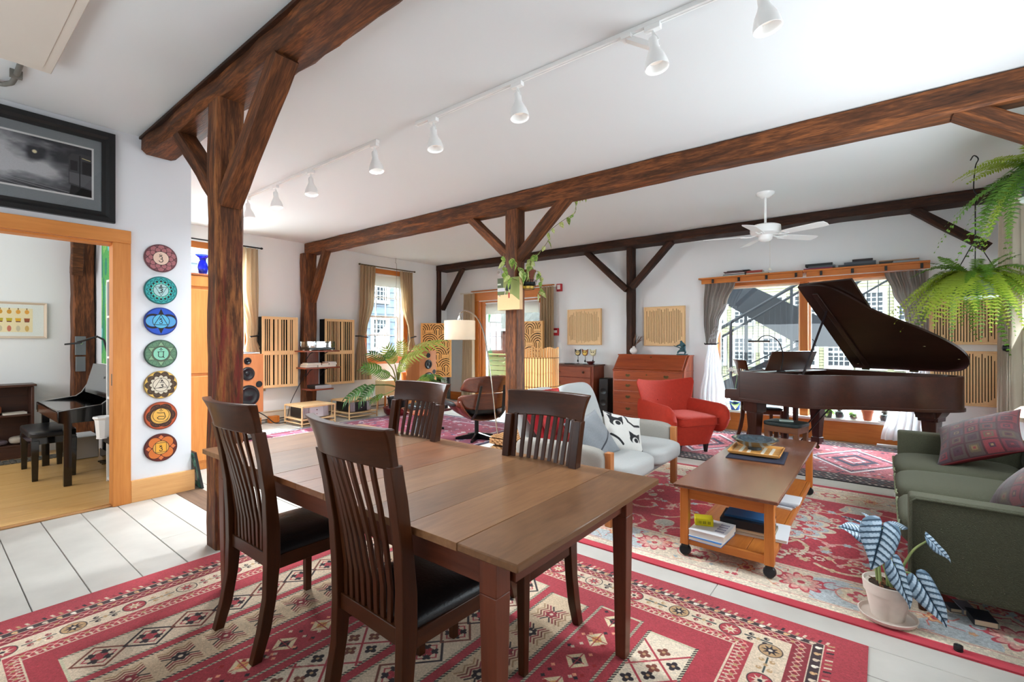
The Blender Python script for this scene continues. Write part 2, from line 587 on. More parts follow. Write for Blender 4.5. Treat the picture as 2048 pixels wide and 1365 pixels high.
def wall_mesh(axis, a0, a1, s0, s1, z0, z1, holes):
    """wall slab between a0..a1 on its thin axis, running s0..s1, with rectangular holes (s0, s1, z0, z1)"""
    b = MB()
    def bx(p, q, u, v):
        if q - p < 1e-4 or v - u < 1e-4: return
        if axis == 'x': b.box(a0, a1, p, q, u, v)
        else: b.box(p, q, a0, a1, u, v)
    cuts = sorted({s0, s1, *[h[0] for h in holes], *[h[1] for h in holes]})
    for p, q in zip(cuts[:-1], cuts[1:]):
        hs = sorted((h[2], h[3]) for h in holes if h[0] < (p + q) / 2 < h[1])
        z = z0
        for u, v in hs:
            bx(p, q, z, u); z = v
        bx(p, q, z, z1)
    return b

W1 = (2.25, 3.42, 1.02, 2.84)       # left wall windows: y0, y1, z0, z1
W2 = (5.78, 6.72, 1.06, 2.82)
DB = (-7.28, -5.42, 0.03, 2.30)     # back door
WB = (-2.16, 0.36, 0.31, 2.32)      # big back window
WR = (5.3, 5.6, 1.3, 2.2)           # right wall window (outside the frame)
struct(wall_mesh('x', LX - .25, LX, NY, BY + .3, -.05, CZ, [W1, W2]).build('wall_left', M_white, smooth=0))
struct(wall_mesh('y', BY, BY + .3, LX - .25, RX + .25, -.05, CZ, [DB, WB]).build('wall_back', M_white, smooth=0))
struct(wall_mesh('x', RX, RX + .25, NY, BY + .3, -.05, CZ, []).build('wall_right', M_white, smooth=0))
struct(wall_mesh('y', NY - .25, NY, LX - .25, RX + .25, -.05, CZ, []).build('wall_front', M_white, smooth=0))
DOOR = (0.10, 1.075, -0.05, 2.235)
b = wall_mesh('x', -5.24, -5.12, NY, 1.63, -.05, CZ, [DOOR])
b.box(LX, -5.24, 1.51, 1.63, -.05, CZ)
struct(b.build('wall_partition', mat('partition_paint', (228, 230, 234), 0.85, bmp=0.04, bs=40), smooth=0))
struct(MB().box(LX - .25, RX + .25, NY - .25, BY + .3, CZ, CZ + .12).build('ceiling', M_ceil, smooth=0))

# floor: painted boards running along x, yellow pine boards in the study
fl = struct(MB().box(LX, RX, NY, BY, -.09, -.032).build('floor', mat('floor_gap', (70, 62, 54), 0.9), smooth=0))
y = NY
bw = 0.232
k = 0
while y < BY - .01:
    y1 = min(y + bw, BY)
    xs = [LX if y >= 1.5 else -5.14]
    x = xs[0] + rnd.uniform(1.0, 4.5)
    while x < RX - .6:
        xs.append(x); x += rnd.uniform(3.0, 4.6)
    xs.append(RX)
    for xa, xb in zip(xs[:-1], xs[1:]):
        dz = rnd.uniform(-.0012, .0008)
        Box('plank', xa + .0015, xb - .0015, y + .0022, y1 - .0022, -.03, dz, M_floor, fl, bev=0.002, seg=1)
    y = y1
    k += 1
M_study_floor = wood('study_pine', (196, 148, 84), (226, 184, 118), 'y', rough=0.35, scale=0.8, stretch=10, bmp=0.04, contrast=0.28, knots=0.9)
fs = struct(MB().box(LX, -5.14, NY, 1.51, -.032, -.012).build('floor_study', mat('floor_gap', (70, 62, 54), 0.9), smooth=0))
x = LX
while x < -5.2:
    x1 = min(x + .185, -5.145)
    Box('plank', x + .001, x1 - .001, NY, 1.51, -.012, rnd.uniform(.0055, .007), M_study_floor, fs, bev=0.0015, seg=1)
    x = x1
struct(Box('trim_1', -5.165, -5.115, 0.10, 1.05, 0.0, 0.012, wood('study_pine_sill', (150, 104, 58), (190, 140, 86), 'y', rough=0.5), bev=0.004))
o = Box('floor_patch', -5.10, -3.72, 1.50, 1.70, -0.001, 0.004, wood('bare_board', (84, 62, 46), (124, 96, 74), 'x', rough=0.8, bmp=0.3))
tag(o, 'bare brown strip of board beside the chimney-side post foot', 'board')
o['label'] = 'bare unpainted brown board strip in the white floor by the thick post'

# door casing and baseboard of the study doorway
dr = struct(Box('door_1', -5.121, -5.09, 1.05, 1.172, 0, 2.235, pine('z'), bev=0.004))
for nm, a in (('head_casing', (-5.121, -5.085, -.03, 1.172, 2.235, 2.345)), ('jamb', (-5.245, -5.1215, 1.056, 1.0749, 0, 2.235)),
              ('jamb', (-5.245, -5.121, .10, .12, 0, 2.235)), ('head_jamb', (-5.245, -5.1215, .12, 1.056, 2.215, 2.235)),
               ('casing', (-5.121, -5.09, -.03, .10, 0, 2.235))):
    q = Box(nm, *a, pine('y' if 'head' in nm else 'z'), bev=0.003)
    q.parent = dr; q.matrix_parent_inverse = Matrix.Translation(dr.location).inverted()
q = Box('hinge', -5.16, -5.13, 1.052, 1.056, 1.02, 1.12, M_brass, bev=0)
q.parent = dr; q.matrix_parent_inverse = Matrix.Translation(dr.location).inverted()
struct(Box('baseboard_partition', -5.12, -5.095, 1.173, 1.655, 0, .19, wood('pale_pine', (208, 146, 84), (228, 174, 112), 'y', rough=0.45, knots=.7), bev=0.004))
struct(Box('baseboard_left', LX, LX + .02, 1.64, 8.0, 0, .12, M_white, bev=0.003))
struct(Box('baseboard_back', LX, -7.5, BY - .035, BY, 0, .19, honey('x'), bev=0.004))
struct(Box('trim_2', -5.3, -2.3, BY - .02, BY, 0, .14, M_white, bev=0.004))

# ---------------------------------------------------------------- timber frame
def hewn(a, b, w, h, up=(0, 0, 1), jit=0.006, seg=None, cham=0.012, seed=0):
    a, b = Vector(a), Vector(b)
    L = (b - a).length
    seg = seg or max(6, int(L / .16))
    d = (b - a).normalized(); u = Vector(up)
    r = d.cross(u).normalized(); t = r.cross(d).normalized()
    m = MB(); vs = []
    c = cham
    pr = [(-w / 2 + c, -h / 2), (w / 2 - c, -h / 2), (w / 2, -h / 2 + c), (w / 2, h / 2 - c), (w / 2 - c, h / 2), (-w / 2 + c, h / 2), (-w / 2, h / 2 - c), (-w / 2, -h / 2 + c)]
    mid = (a + b) / 2
    for i in range(seg + 1):
        p = a + (b - a) * (i / seg) - mid
        for k, (x, y) in enumerate(pr):
            q = p + r * x + t * y
            n = mnoise.noise_vector(Vector((i * .55 + seed * 9.1, (k // 2) * 3.3, seed * 1.7)))
            n2 = mnoise.noise_vector(Vector((i * 1.7 + seed, k * 2.3, 4.0)))
            q = q + (r * (n.x + .4 * n2.x) + t * (n.y + .4 * n2.y)) * jit * 1.6
            vs.append(q)
    fs = []
    for i in range(seg):
        for k in range(8):
            p, q = i * 8 + k, i * 8 + (k + 1) % 8
            fs.append((p, q, q + 8, p + 8))
    fs.append(tuple(range(7, -1, -1))); fs.append(tuple(range(seg * 8, seg * 8 + 8)))
    m.add(vs, fs)
    return m, mid

def beam(name, label, cat, a, b, w, h, mt, up=(0, 0, 1), **k):
    m, mid = hewn(a, b, w, h, up, **k)
    o = m.build(name, mt, loc=mid, smooth=30)
    tag(o, label, cat, kind='thing')
    return o
# axis of the grain is each timber's own length; braces lean, so their grain follows a slanted copy of the material
def lean(base, a, b):
    key = base + '_lean_%d_%d' % (round(math.degrees(math.atan2(b[2] - a[2], b[0] - a[0]))), 0)
    if key in MC: return MC[key]
    src = timber('x') if base == 'old_timber' else darktimber('x')
    m = src.copy(); m.name = key
    mp = [n for n in m.node_tree.nodes if n.type == 'MAPPING'][0]
    ang = math.atan2(b[2] - a[2], b[0] - a[0])
    rot = m.node_tree.nodes.new('ShaderNodeVectorRotate'); rot.rotation_type = 'Y_AXIS'; rot.inputs['Angle'].default_value = ang
    l = mp.inputs['Vector'].links[0]; s = l.from_socket
    m.node_tree.links.new(s, rot.inputs['Vector']); m.node_tree.links.new(rot.outputs[0], mp.inputs['Vector'])
    MC[key] = m
    return m
def brace(label, a, b, w, h, base='old_timber', seed=0):
    return beam('knee_brace', label, 'brace', a, b, w, h, lean(base, a, b), up=(0, 1, 0), seed=seed, cham=.008, jit=.004)

def worn_post():
    m = timber('z').copy(); m.name = 'worn_post_wood'
    nt = m.node_tree; N, Lk = nt.nodes, nt.links
    b = N['Principled BSDF']; src = b.inputs['Base Color'].links[0].from_socket
    tc = N.new('ShaderNodeTexCoord'); sp = N.new('ShaderNodeSeparateXYZ'); Lk.new(tc.outputs['Object'], sp.inputs[0])
    mp = N.new('ShaderNodeMapping'); mp.inputs['Scale'].default_value = (14, 14, 1.6); Lk.new(tc.outputs['Object'], mp.inputs['Vector'])
    def layer(src, seed, lo, hi, col, zc, zr, amt):
        n = N.new('ShaderNodeTexNoise'); n.noise_dimensions = '4D'; n.inputs['W'].default_value = seed; n.inputs['Scale'].default_value = 1.3; n.inputs['Detail'].default_value = 6; n.inputs['Roughness'].default_value = .7
        Lk.new(mp.outputs[0], n.inputs['Vector'])
        r = N.new('ShaderNodeMapRange'); r.inputs[1].default_value = lo; r.inputs[2].default_value = hi; r.inputs[4].default_value = amt
        Lk.new(n.outputs['Fac'], r.inputs[0])
        d = N.new('ShaderNodeMath'); d.operation = 'SUBTRACT'; d.inputs[1].default_value = zc; Lk.new(sp.outputs['Z'], d.inputs[0])
        a = N.new('ShaderNodeMath'); a.operation = 'ABSOLUTE'; Lk.new(d.outputs[0], a.inputs[0])
        q = N.new('ShaderNodeMapRange'); q.inputs[1].default_value = zr; q.inputs[2].default_value = zr * .5; Lk.new(a.outputs[0], q.inputs[0])
        mu = N.new('ShaderNodeMath'); mu.operation = 'MULTIPLY'; Lk.new(r.outputs[0], mu.inputs[0]); Lk.new(q.outputs[0], mu.inputs[1])
        x = N.new('ShaderNodeMixRGB'); x.inputs[2].default_value = C(*col); Lk.new(mu.outputs[0], x.inputs[0]); Lk.new(src, x.inputs[1])
        return x.outputs[0]
    s = layer(src, 1.0, .50, .62, (176, 112, 60), -.2, 2.2, .75)      # bare, rubbed wood
    s = layer(s, 5.0, .50, .60, (122, 34, 30), -.45, 1.1, .75)         # remains of red paint
    s = layer(s, 9.0, .60, .66, (24, 16, 12), -.2, 3.0, .9)            # dark gouges
    Lk.new(s, b.inputs['Base Color'])
    return m

ba = beam('timber_beam', 'rough dark ceiling beam nearest the camera, carried by the thick post', 'beam', (-5.09, 1.37, 3.115), (-.6, 1.37, 3.115), .24, .15, timber('x'), seed=1, jit=.012, cham=.03)
cap = Box('cap_board', -4.49 + .0, 0, -.13, .12, .055, .075, darktimber('x'), ba, bev=.003); cap.location = (0.0, -.02, .052); cap.scale = (1, 1, 1)
bb = beam('timber_beam', 'long reddish-brown beam crossing the middle of the ceiling above the vine post', 'beam', (LX + .01, 4.56, 3.085), (RX - .01, 4.56, 3.085), .20, .20, timber('x'), seed=2, jit=.007)
bc = beam('timber_beam', 'dark beam along the top of the far wall behind the ceiling fan', 'beam', (LX + .01, 7.87, 3.12), (RX - .01, 7.87, 3.12), .35, .13, darktimber('x'), seed=3, jit=.005)
beam('timber_post', 'thick scarred brown post standing beside the dining table', 'post', (-3.575, 1.345, 0.0), (-3.575, 1.345, 3.04), .19, .17, worn_post(), up=(0, 1, 0), seed=4, jit=.007, cham=.02)
beam('timber_post', 'brown post in mid room with trailing plant and small painting on it', 'post', (-3.525, 4.55, 0.0), (-3.525, 4.55, 2.985), .17, .18, timber('z'), up=(0, 1, 0), seed=5, jit=.005)
beam('timber_post', 'dark post on the left wall carrying three small shelves', 'post', (LX + .105, 4.48, 0.0), (LX + .105, 4.48, 2.985), .19, .24, timber('z'), up=(0, 1, 0), seed=6, jit=.012, cham=.03)
beam('timber_post', 'slim dark post on the far wall between two waveform panels', 'post', (-3.525, 7.93, 0.0), (-3.525, 7.93, 3.05), .11, .18, darktimber('z'), up=(0, 1, 0), seed=7, jit=.004)
beam('timber_post', 'thin dark post in the far corner behind the carved panel', 'post', (LX + .06, 7.74, 0.0), (LX + .06, 7.74, 3.05), .10, .08, darktimber('z'), up=(0, 1, 0), seed=8, jit=.004)
Y = 1.35
brace('short knee brace leaning left from the thick post to the near beam', (-3.66, Y, 2.42), (-4.42, Y, 3.06), .10, .13, seed=11)
brace('long knee brace leaning right from the thick post to the near beam', (-3.50, Y - .01, 2.34), (-2.72, Y - .01, 3.06), .11, .13, seed=12)
Y = 4.55
brace('knee brace leaning left off the vine post to the middle beam', (-3.58, Y, 2.42), (-4.28, Y, 3.03), .10, .13, seed=13)
brace('knee brace with a vine climbing it, right of the vine post', (-3.47, Y, 2.40), (-2.76, Y, 3.03), .10, .14, seed=14)
brace('knee brace on the left wall above the turntable shelves', (-8.18, Y - .03, 2.12), (-7.68, Y - .03, 3.02), .10, .13, seed=15)
brace('knee brace dropping to the right from the middle beam beside the upper fern', (.42, Y, 3.02), (1.08, Y, 2.55), .12, .14, seed=16)
Y = 7.82
brace('dark far-wall brace rising left from the slim post', (-3.55, Y, 2.30), (-4.36, Y, 3.06), .10, .12, 'dark_timber', 17)
brace('dark far-wall brace rising right from the slim post', (-3.46, Y, 2.34), (-2.76, Y, 3.06), .10, .12, 'dark_timber', 18)
brace('dark brace rising from the corner post over the carved panel', (-8.22, 7.8, 2.15), (-7.55, 7.8, 3.06), .09, .10, 'dark_timber', 19)
brace('dark far-wall brace half hidden behind the hanging ferns', (.30, Y, 3.06), (.98, Y, 2.50), .10, .12, 'dark_timber', 20)

# ---------------------------------------------------------------- windows
M_sash = mat('sash_white', (238, 238, 236), 0.5)
M_glass = glass('window_glass')
def sash_window(name, y0, y1, z0, z1, rows, cols, x):
    """double-hung window in the left wall (plane x)"""
    root = D.objects.new(name, None); COL.objects.link(root); root['kind'] = 'structure'
    f = .05
    zm = (z0 + z1) / 2 - .02
    b = MB()
    b.box(x - .06, x + .02, y0, y0 + f, z0, z1).box(x - .06, x + .02, y1 - f, y1, z0, z1).box(x - .06, x + .02, y0 + f, y1 - f, z1 - f, z1).box(x - .06, x + .04, y0 + f, y1 - f, z0, z0 + f)
    b.build('window_frame', M_sash, root, bev=.003)
    for k, (a, c, xx) in enumerate(((z0 + f, zm + .02, x - .01), (zm - .02, z1 - f, x - .04))):
        m = MB()
        ya, yb = y0 + f, y1 - f
        m.box(xx - .015, xx + .015, ya, ya + .04, a, c).box(xx - .015, xx + .015, yb - .04, yb, a, c).box(xx - .015, xx + .015, ya + .04, yb - .04, a, a + .04).box(xx - .015, xx + .015, ya + .04, yb - .04, c - .04, c)
        for i in range(1, cols):
            yy = ya + .04 + (yb - ya - .08) * i / cols
            m.box(xx - .01, xx + .01, yy - .009, yy + .009, a + .04, c - .04)
        for j in range(1, rows):
            zz = a + .04 + (c - a - .08) * j / rows
            m.box(xx - .0095, xx + .0095, ya + .04, yb - .04, zz - .009, zz + .009)
        s = m.build('sash', M_sash, root, bev=0)
        MB().box(xx - .002, xx + .002, ya + .03, yb - .03, a + .03, c - .03).build('glass_pane', M_glass, s, smooth=0)
    return root
w = sash_window('window_1', *W1[:2], *W1[2:], 2, 3, LX - .12)
w = sash_window('window_2', *W2[:2], *W2[2:], 2, 3, LX - .12)
for (a, c, z0, z1) in (W1, W2):
    r = struct(Box('trim_3', LX - .1, LX + .03, a - .1, c + .1, z0 - .035, z0, honey('y'), bev=.004))
    for nm, t in (('apron', (LX, LX + .018, a - .08, c + .08, z0 - .14, z0 - .035)), ('casing', (LX, LX + .018, a - .11, a, z0, z1 + .1)), ('casing', (LX, LX + .018, c, c + .11, z0, z1 + .1)), ('head_casing', (LX, LX + .018, a, c, z1, z1 + .1))):
        q = Box(nm, *t, honey('y' if nm in ('apron', 'head_casing') else 'z'), bev=.002)
        q.parent = r; q.matrix_parent_inverse = Matrix.Translation(r.location).inverted()
M_shade = cloth_translucent('roller_shade', (226, 224, 216), .35)
o = MB().box(LX - .03, LX - .027, W2[0] + .02, W2[1] - .02, 2.56, 2.80).build('roller_shade', M_shade); tag(o, 'short pale roller shade at the top of the left wall window', 'shade')
MB().tube([(LX - .03, W2[0] + .02, 2.80), (LX - .03, W2[1] - .02, 2.80)], .018).build('roller_tube', M_gloss_white, o)

# back door: two glazed leaves in honey pine
r = D.objects.new('door_2', None); COL.objects.link(r); r['kind'] = 'structure'
x0, x1, z0, z1 = DB
yf = BY + .03
for nm, t, ax in (('side_casing', (x0 - .16, x0, BY - .03, BY, 0, z1 + .02), 'z'), ('side_casing', (x1, x1 + .14, BY - .03, BY, 0, z1 + .02), 'z'),
                  ('head_casing', (x0 - .16, x1 + .14, BY - .035, BY, z1 + .02, z1 + .23), 'x'), ('head_ledge', (x0 - .2, x1 + .2, BY - .06, BY, z1 + .23, z1 + .25), 'x'),
                  ('sill', (x0, x1, BY, BY + .3, 0.0, .05), 'x'), ('jamb', (x0, x0 + .06, BY, BY + .25, .05, z1), 'z'), ('jamb', (x1 - .06, x1, BY, BY + .25, .05, z1), 'z')):
    Box(nm, *t, honey(ax), r, bev=.003)
xm = (x0 + x1) / 2
for a, c in ((x0 + .06, xm), (xm, x1 - .06)):
    m = MB()
    m.box(a, a + .12, yf, yf + .045, .05, z1).box(c - .12, c, yf, yf + .045, .05, z1).box(a + .12, c - .12, yf, yf + .045, z1 - .1, z1).box(a + .12, c - .12, yf, yf + .045, .05, .27)
    lf = m.build('door_leaf', honey('z'), r, bev=.003)
    m = MB()
    m.box(a + .12, a + .145, yf - .006, yf + .05, .27, z1 - .1).box(c - .145, c - .12, yf - .006, yf + .05, .27, z1 - .1).box(a + .145, c - .145, yf - .006, yf + .05, .27, .30).box(a + .145, c - .145, yf - .006, yf + .05, z1 - .13, z1 - .1)
    m.build('glazing_bead', M_sash, lf, bev=.002)
    MB().box(a + .13, c - .13, yf + .02, yf + .024, .28, z1 - .11).build('glass_pane', M_glass, lf, smooth=0)
    o = MB().box(a + .14, c - .14, yf - .012, yf - .009, 2.0, z1 - .06).build('roller_shade', M_shade)
    tag(o, 'pale shade half lowered over the back door pane, %s post' % ('left of the vine' if a < xm - .5 else 'right of the vine'), 'shade')
    MB().tube([(a + .14, yf - .02, z1 - .05), (c - .14, yf - .02, z1 - .05)], .016).build('roller_tube', M_gloss_white, o)
for k in range(2):
    m = MB().tube([(xm - .06 + .12 * k, yf - .002, 1.02), (xm - .06 + .12 * k, yf - .05, 1.02)], .011).tube([(xm - .06 + .12 * k, yf - .05, 1.02), (xm - .16 + .32 * k, yf - .05, 1.02)], .011)
    m.build('door_handle', M_brass, r)

# large back window with mullion, deep sill box
r = D.objects.new('window_3', None); COL.objects.link(r); r['kind'] = 'structure'
x0, x1, z0, z1 = WB
for nm, t, ax in (('mullion', (-.955, -.855, BY + .02, BY + .14, z0, z1), 'z'), ('jamb', (x0, x0 + .05, BY, BY + .22, z0, z1), 'z'), ('jamb', (x1 - .05, x1, BY, BY + .22, z0, z1), 'z'),
                  ('head', (x0 + .05, x1 - .05, BY, BY + .22, z1 - .05, z1), 'x')):
    Box(nm, *t, honey(ax), r, bev=.003)
for a, c in ((x0 + .05, -.955), (-.855, x1 - .05)):
    m = MB().box(a, a + .03, BY + .13, BY + .17, z0, z1 - .05).box(c - .03, c, BY + .13, BY + .17, z0, z1 - .05).box(a + .03, c - .03, BY + .13, BY + .17, z0, z0 + .03).box(a + .03, c - .03, BY + .13, BY + .17, z1 - .08, z1 - .05)
    s = m.build('sash', mat('sash_warm', (226, 214, 196), .5), r, bev=.002)
    MB().box(a + .02, c - .02, BY + .148, BY + .152, z0 + .02, z1 - .07).build('glass_pane', M_glass, s, smooth=0)
# sill box under the window
Box('sill_board', x0 - .1, x1 + .1, BY - .05, BY + .13, z0 - .035, z0 - .001, mat('sill_white', (235, 230, 222), .45), r, bev=.004)
Box('sill_front', x0 - .1, x1 + .1, BY - .03, BY - .001, 0.0, z0 - .035, honey('x'), r, bev=.004)

# ---------------------------------------------------------------- curtains
def curtain_mesh(axis, base, spans, folds, amp, seed=0, nu=90, nv=36, lean=0.0):
    """spans: (z, a0, a1, amp factor) from top to bottom; axis is the direction the curtain runs along"""
    rr = random.Random(seed)
    ph = [rr.uniform(-.5, .5) for _ in range(folds + 1)]
    zs = [s[0] for s in spans]
    def at(v):
        t = v * (len(spans) - 1)
        i = min(int(t), len(spans) - 2); f = t - i
        f = f * f * (3 - 2 * f) if len(spans) > 2 else f
        g = t - i
        A, B = spans[i], spans[i + 1]
        return [A[0] + (B[0] - A[0]) * g] + [A[k] + (B[k] - A[k]) * f for k in (1, 2, 3)]
    def fn(u, v):
        z, a0, a1, am = at(v)
        w = u * folds
        k = int(min(w, folds - 1)); f = w - k
        p = ph[k] * (1 - f) + ph[k + 1] * f
        off = amp * am * (math.sin(2 * PI * (w + .35 * p)) + .35 * math.sin(4 * PI * w + p * 5 + v * 1.5))
        s = a0 + (a1 - a0) * (u + .10 / folds * math.sin(2 * PI * w + 2 * p))
        return (s, base + off, z) if axis == 'x' else (base + off, s, z)
    return MB().surf(fn, nu, nv)
M_cur_tan = cloth_translucent('curtain_tan', (186, 164, 132), .3)
M_cur_tan2 = cloth_translucent('curtain_tan_striped', (200, 180, 152), .35)
M_cur_grey = cloth_translucent('curtain_grey', (146, 137, 130), .15)
M_cur_white = cloth_translucent('curtain_white', (240, 240, 242), .4)
def curtain(label, axis, base, spans, folds, amp, m, seed, name='curtain'):
    o = curtain_mesh(axis, base, spans, folds, amp, seed).build(name, m, smooth=180)
    tag(o, label, 'curtain')
    return o
def tie(o, pts, m=None):
    MB().tube(pts, .012, 6).build('tieback', m or M_blackmetal, o)
S = LX + .10
c = curtain('tan curtain tied back beside the tall speaker, window left of the first slotted panel', 'y', S, [(2.94, 3.22, 3.60, 1), (2.3, 3.18, 3.61, .9), (1.60, 3.40, 3.60, .6), (1.42, 3.42, 3.58, .45), (1.2, 3.38, 3.66, .8), (.55, 3.36, 3.72, 1)], 5, .030, M_cur_tan2, 1)
tie(c, [(LX + .01, 3.60, 1.50), (LX + .16, 3.59, 1.49), (LX + .17, 3.44, 1.47)])
c = curtain('tan curtain on the far side of the window behind the pine wardrobe', 'y', S, [(2.94, 2.02, 2.30, 1), (.6, 2.02, 2.34, 1)], 4, .030, M_cur_tan2, 2)
c = curtain('olive-tan curtain tied back on the left of the plant window', 'y', S, [(2.93, 5.59, 5.96, 1), (2.2, 5.58, 5.92, .9), (1.60, 5.54, 5.74, .55), (1.46, 5.53, 5.68, .45), (1.2, 5.50, 5.72, .8), (.62, 5.46, 5.86, 1)], 5, .032, M_cur_tan, 3)
tie(c, [(LX + .01, 5.52, 1.50), (LX + .17, 5.53, 1.50), (LX + .17, 5.70, 1.47)])
c = curtain('olive-tan curtain tied back on the right of the plant window', 'y', S, [(2.92, 6.58, 6.92, 1), (2.2, 6.62, 6.93, .9), (1.60, 6.80, 6.95, .5), (1.45, 6.82, 6.95, .45), (1.2, 6.78, 7.02, .8), (.95, 6.76, 7.06, 1)], 5, .030, M_cur_tan, 4)
tie(c, [(LX + .01, 6.96, 1.50), (LX + .17, 6.95, 1.50), (LX + .17, 6.80, 1.47)])
S = BY - .12
curtain('tan striped curtain hanging left of the back door', 'x', S, [(2.48, -7.66, -7.34, 1), (1.2, -7.70, -7.33, 1), (.07, -7.74, -7.31, 1.1)], 5, .028, M_cur_tan2, 5)
curtain('tan striped curtain hanging right of the back door', 'x', S, [(2.50, -5.50, -5.18, 1), (1.2, -5.50, -5.18, 1), (.30, -5.52, -5.16, 1.1)], 5, .028, M_cur_tan, 6)
S = BY - .13
c = curtain('grey upper curtain pulled aside at the left of the piano window', 'x', S, [(2.32, -2.25, -1.80, 1), (2.0, -2.27, -1.92, .9), (1.7, -2.27, -2.04, .7), (1.36, -2.24, -2.08, .45)], 7, .022, M_cur_grey, 7)
tie(c, [(-2.26, S, 1.36), (-2.24, S - .05, 1.35), (-2.07, S - .05, 1.35), (-2.05, S, 1.37)])
curtain('white sheer curtain flaring to the floor left of the piano', 'x', S - .005, [(1.98, -1.98, -1.90, .5), (1.7, -2.10, -2.00, .5), (1.36, -2.20, -2.07, .45), (1.0, -2.26, -2.02, .8), (.5, -2.34, -1.94, 1), (.16, -2.38, -1.88, 1.1)], 6, .020, M_cur_white, 8)
c = curtain('grey upper curtain pulled aside at the right of the piano window', 'x', S, [(2.30, .02, .46, 1), (2.05, .10, .46, .9), (1.75, .22, .46, .7), (1.36, .32, .46, .45)], 7, .022, M_cur_grey, 9)
tie(c, [(.47, S, 1.37), (.46, S - .05, 1.35), (.31, S - .05, 1.35), (.30, S, 1.37)])
curtain('white sheer curtain falling to the floor behind the piano tail', 'x', S - .005, [(1.36, .32, .45, .45), (1.0, .24, .47, .8), (.5, .06, .47, 1), (.10, -.02, .47, 1.1)], 6, .022, M_cur_white, 10)
c = curtain('long cream curtain at the right edge behind the green sofa', 'y', RX - .10, [(2.92, 6.55, 7.36, 1), (1.6, 6.55, 7.36, 1), (.62, 6.55, 7.38, 1)], 8, .045, cloth_translucent('curtain_cream', (206, 196, 178), .25), 11)
MB().lathe([(0, -.03), (.035, -.03), (.04, 0), (.025, .03), (0, .035)], 14, M=Matrix.Rotation(R(-90), 4, 'Y')).build('holdback_knob', M_blackmetal, c, loc=(RX - .17, 6.75, 1.33))
def rod(label, a, b, r=.011, m=None):
    o = MB().tube([a, b], r, 8).build('curtain_rod', m or M_blackmetal)
    tag(o, label, 'curtain rod')
    a, b = Vector(a), Vector(b); d = (b - a).normalized()
    for p, s in ((a, -1), (b, 1)):
        MB().lathe([(0, -.02), (.022, -.01), (.022, .01), (0, .02)], 10).build('finial', m or M_blackmetal, o, loc=p + d * .015 * s)
    return o
rod('thin rod above the window behind the wardrobe', (LX + .10, 2.0, 2.96), (LX + .10, 3.64, 2.96))
rod('thin rod above the plant window', (LX + .10, 5.57, 2.945), (LX + .10, 6.95, 2.945), m=M_brass)
rod('thin rod above the back door', (-7.72, BY - .12, 2.50), (-5.14, BY - .12, 2.50), m=mat('rod_white', (210, 205, 195), .4))
o = rod('pale curtain track below the book ledge of the piano window', (-2.24, BY - .13, 2.335), (.46, BY - .13, 2.335), m=mat('track_white', (225, 215, 205), .4))

# ledge over the window: two shelf lengths with clips
for nm, a, c, lab in (('book_ledge', -2.34, -.90, 'honey pine ledge over the left half of the piano window'), ('book_ledge', -.895, .47, 'honey pine ledge over the right half of the piano window')):
    t = thing(nm, lab, 'shelf', ((a + c) / 2, BY, 2.40))
    h = (c - a) / 2
    Box('shelf_board', -h, h, -.20, 0, -.012, .012, honey('x'), t, bev=.004)
    Box('front_board', -h + .04, h - .0, -.17, -.15, -.085, -.012, honey('x'), t, bev=.003)
    n = 4
    for i in range(n):
        xx = -h + .22 + (2 * h - .3) * i / (n - 1)
        MB().box(-.014, .014, -.03, 0, -.03, .03).box(-.014, .014, -.045, -.03, -.03, -.018).build('clip', M_black, t, loc=(xx, -.17, -.05), bev=.003)

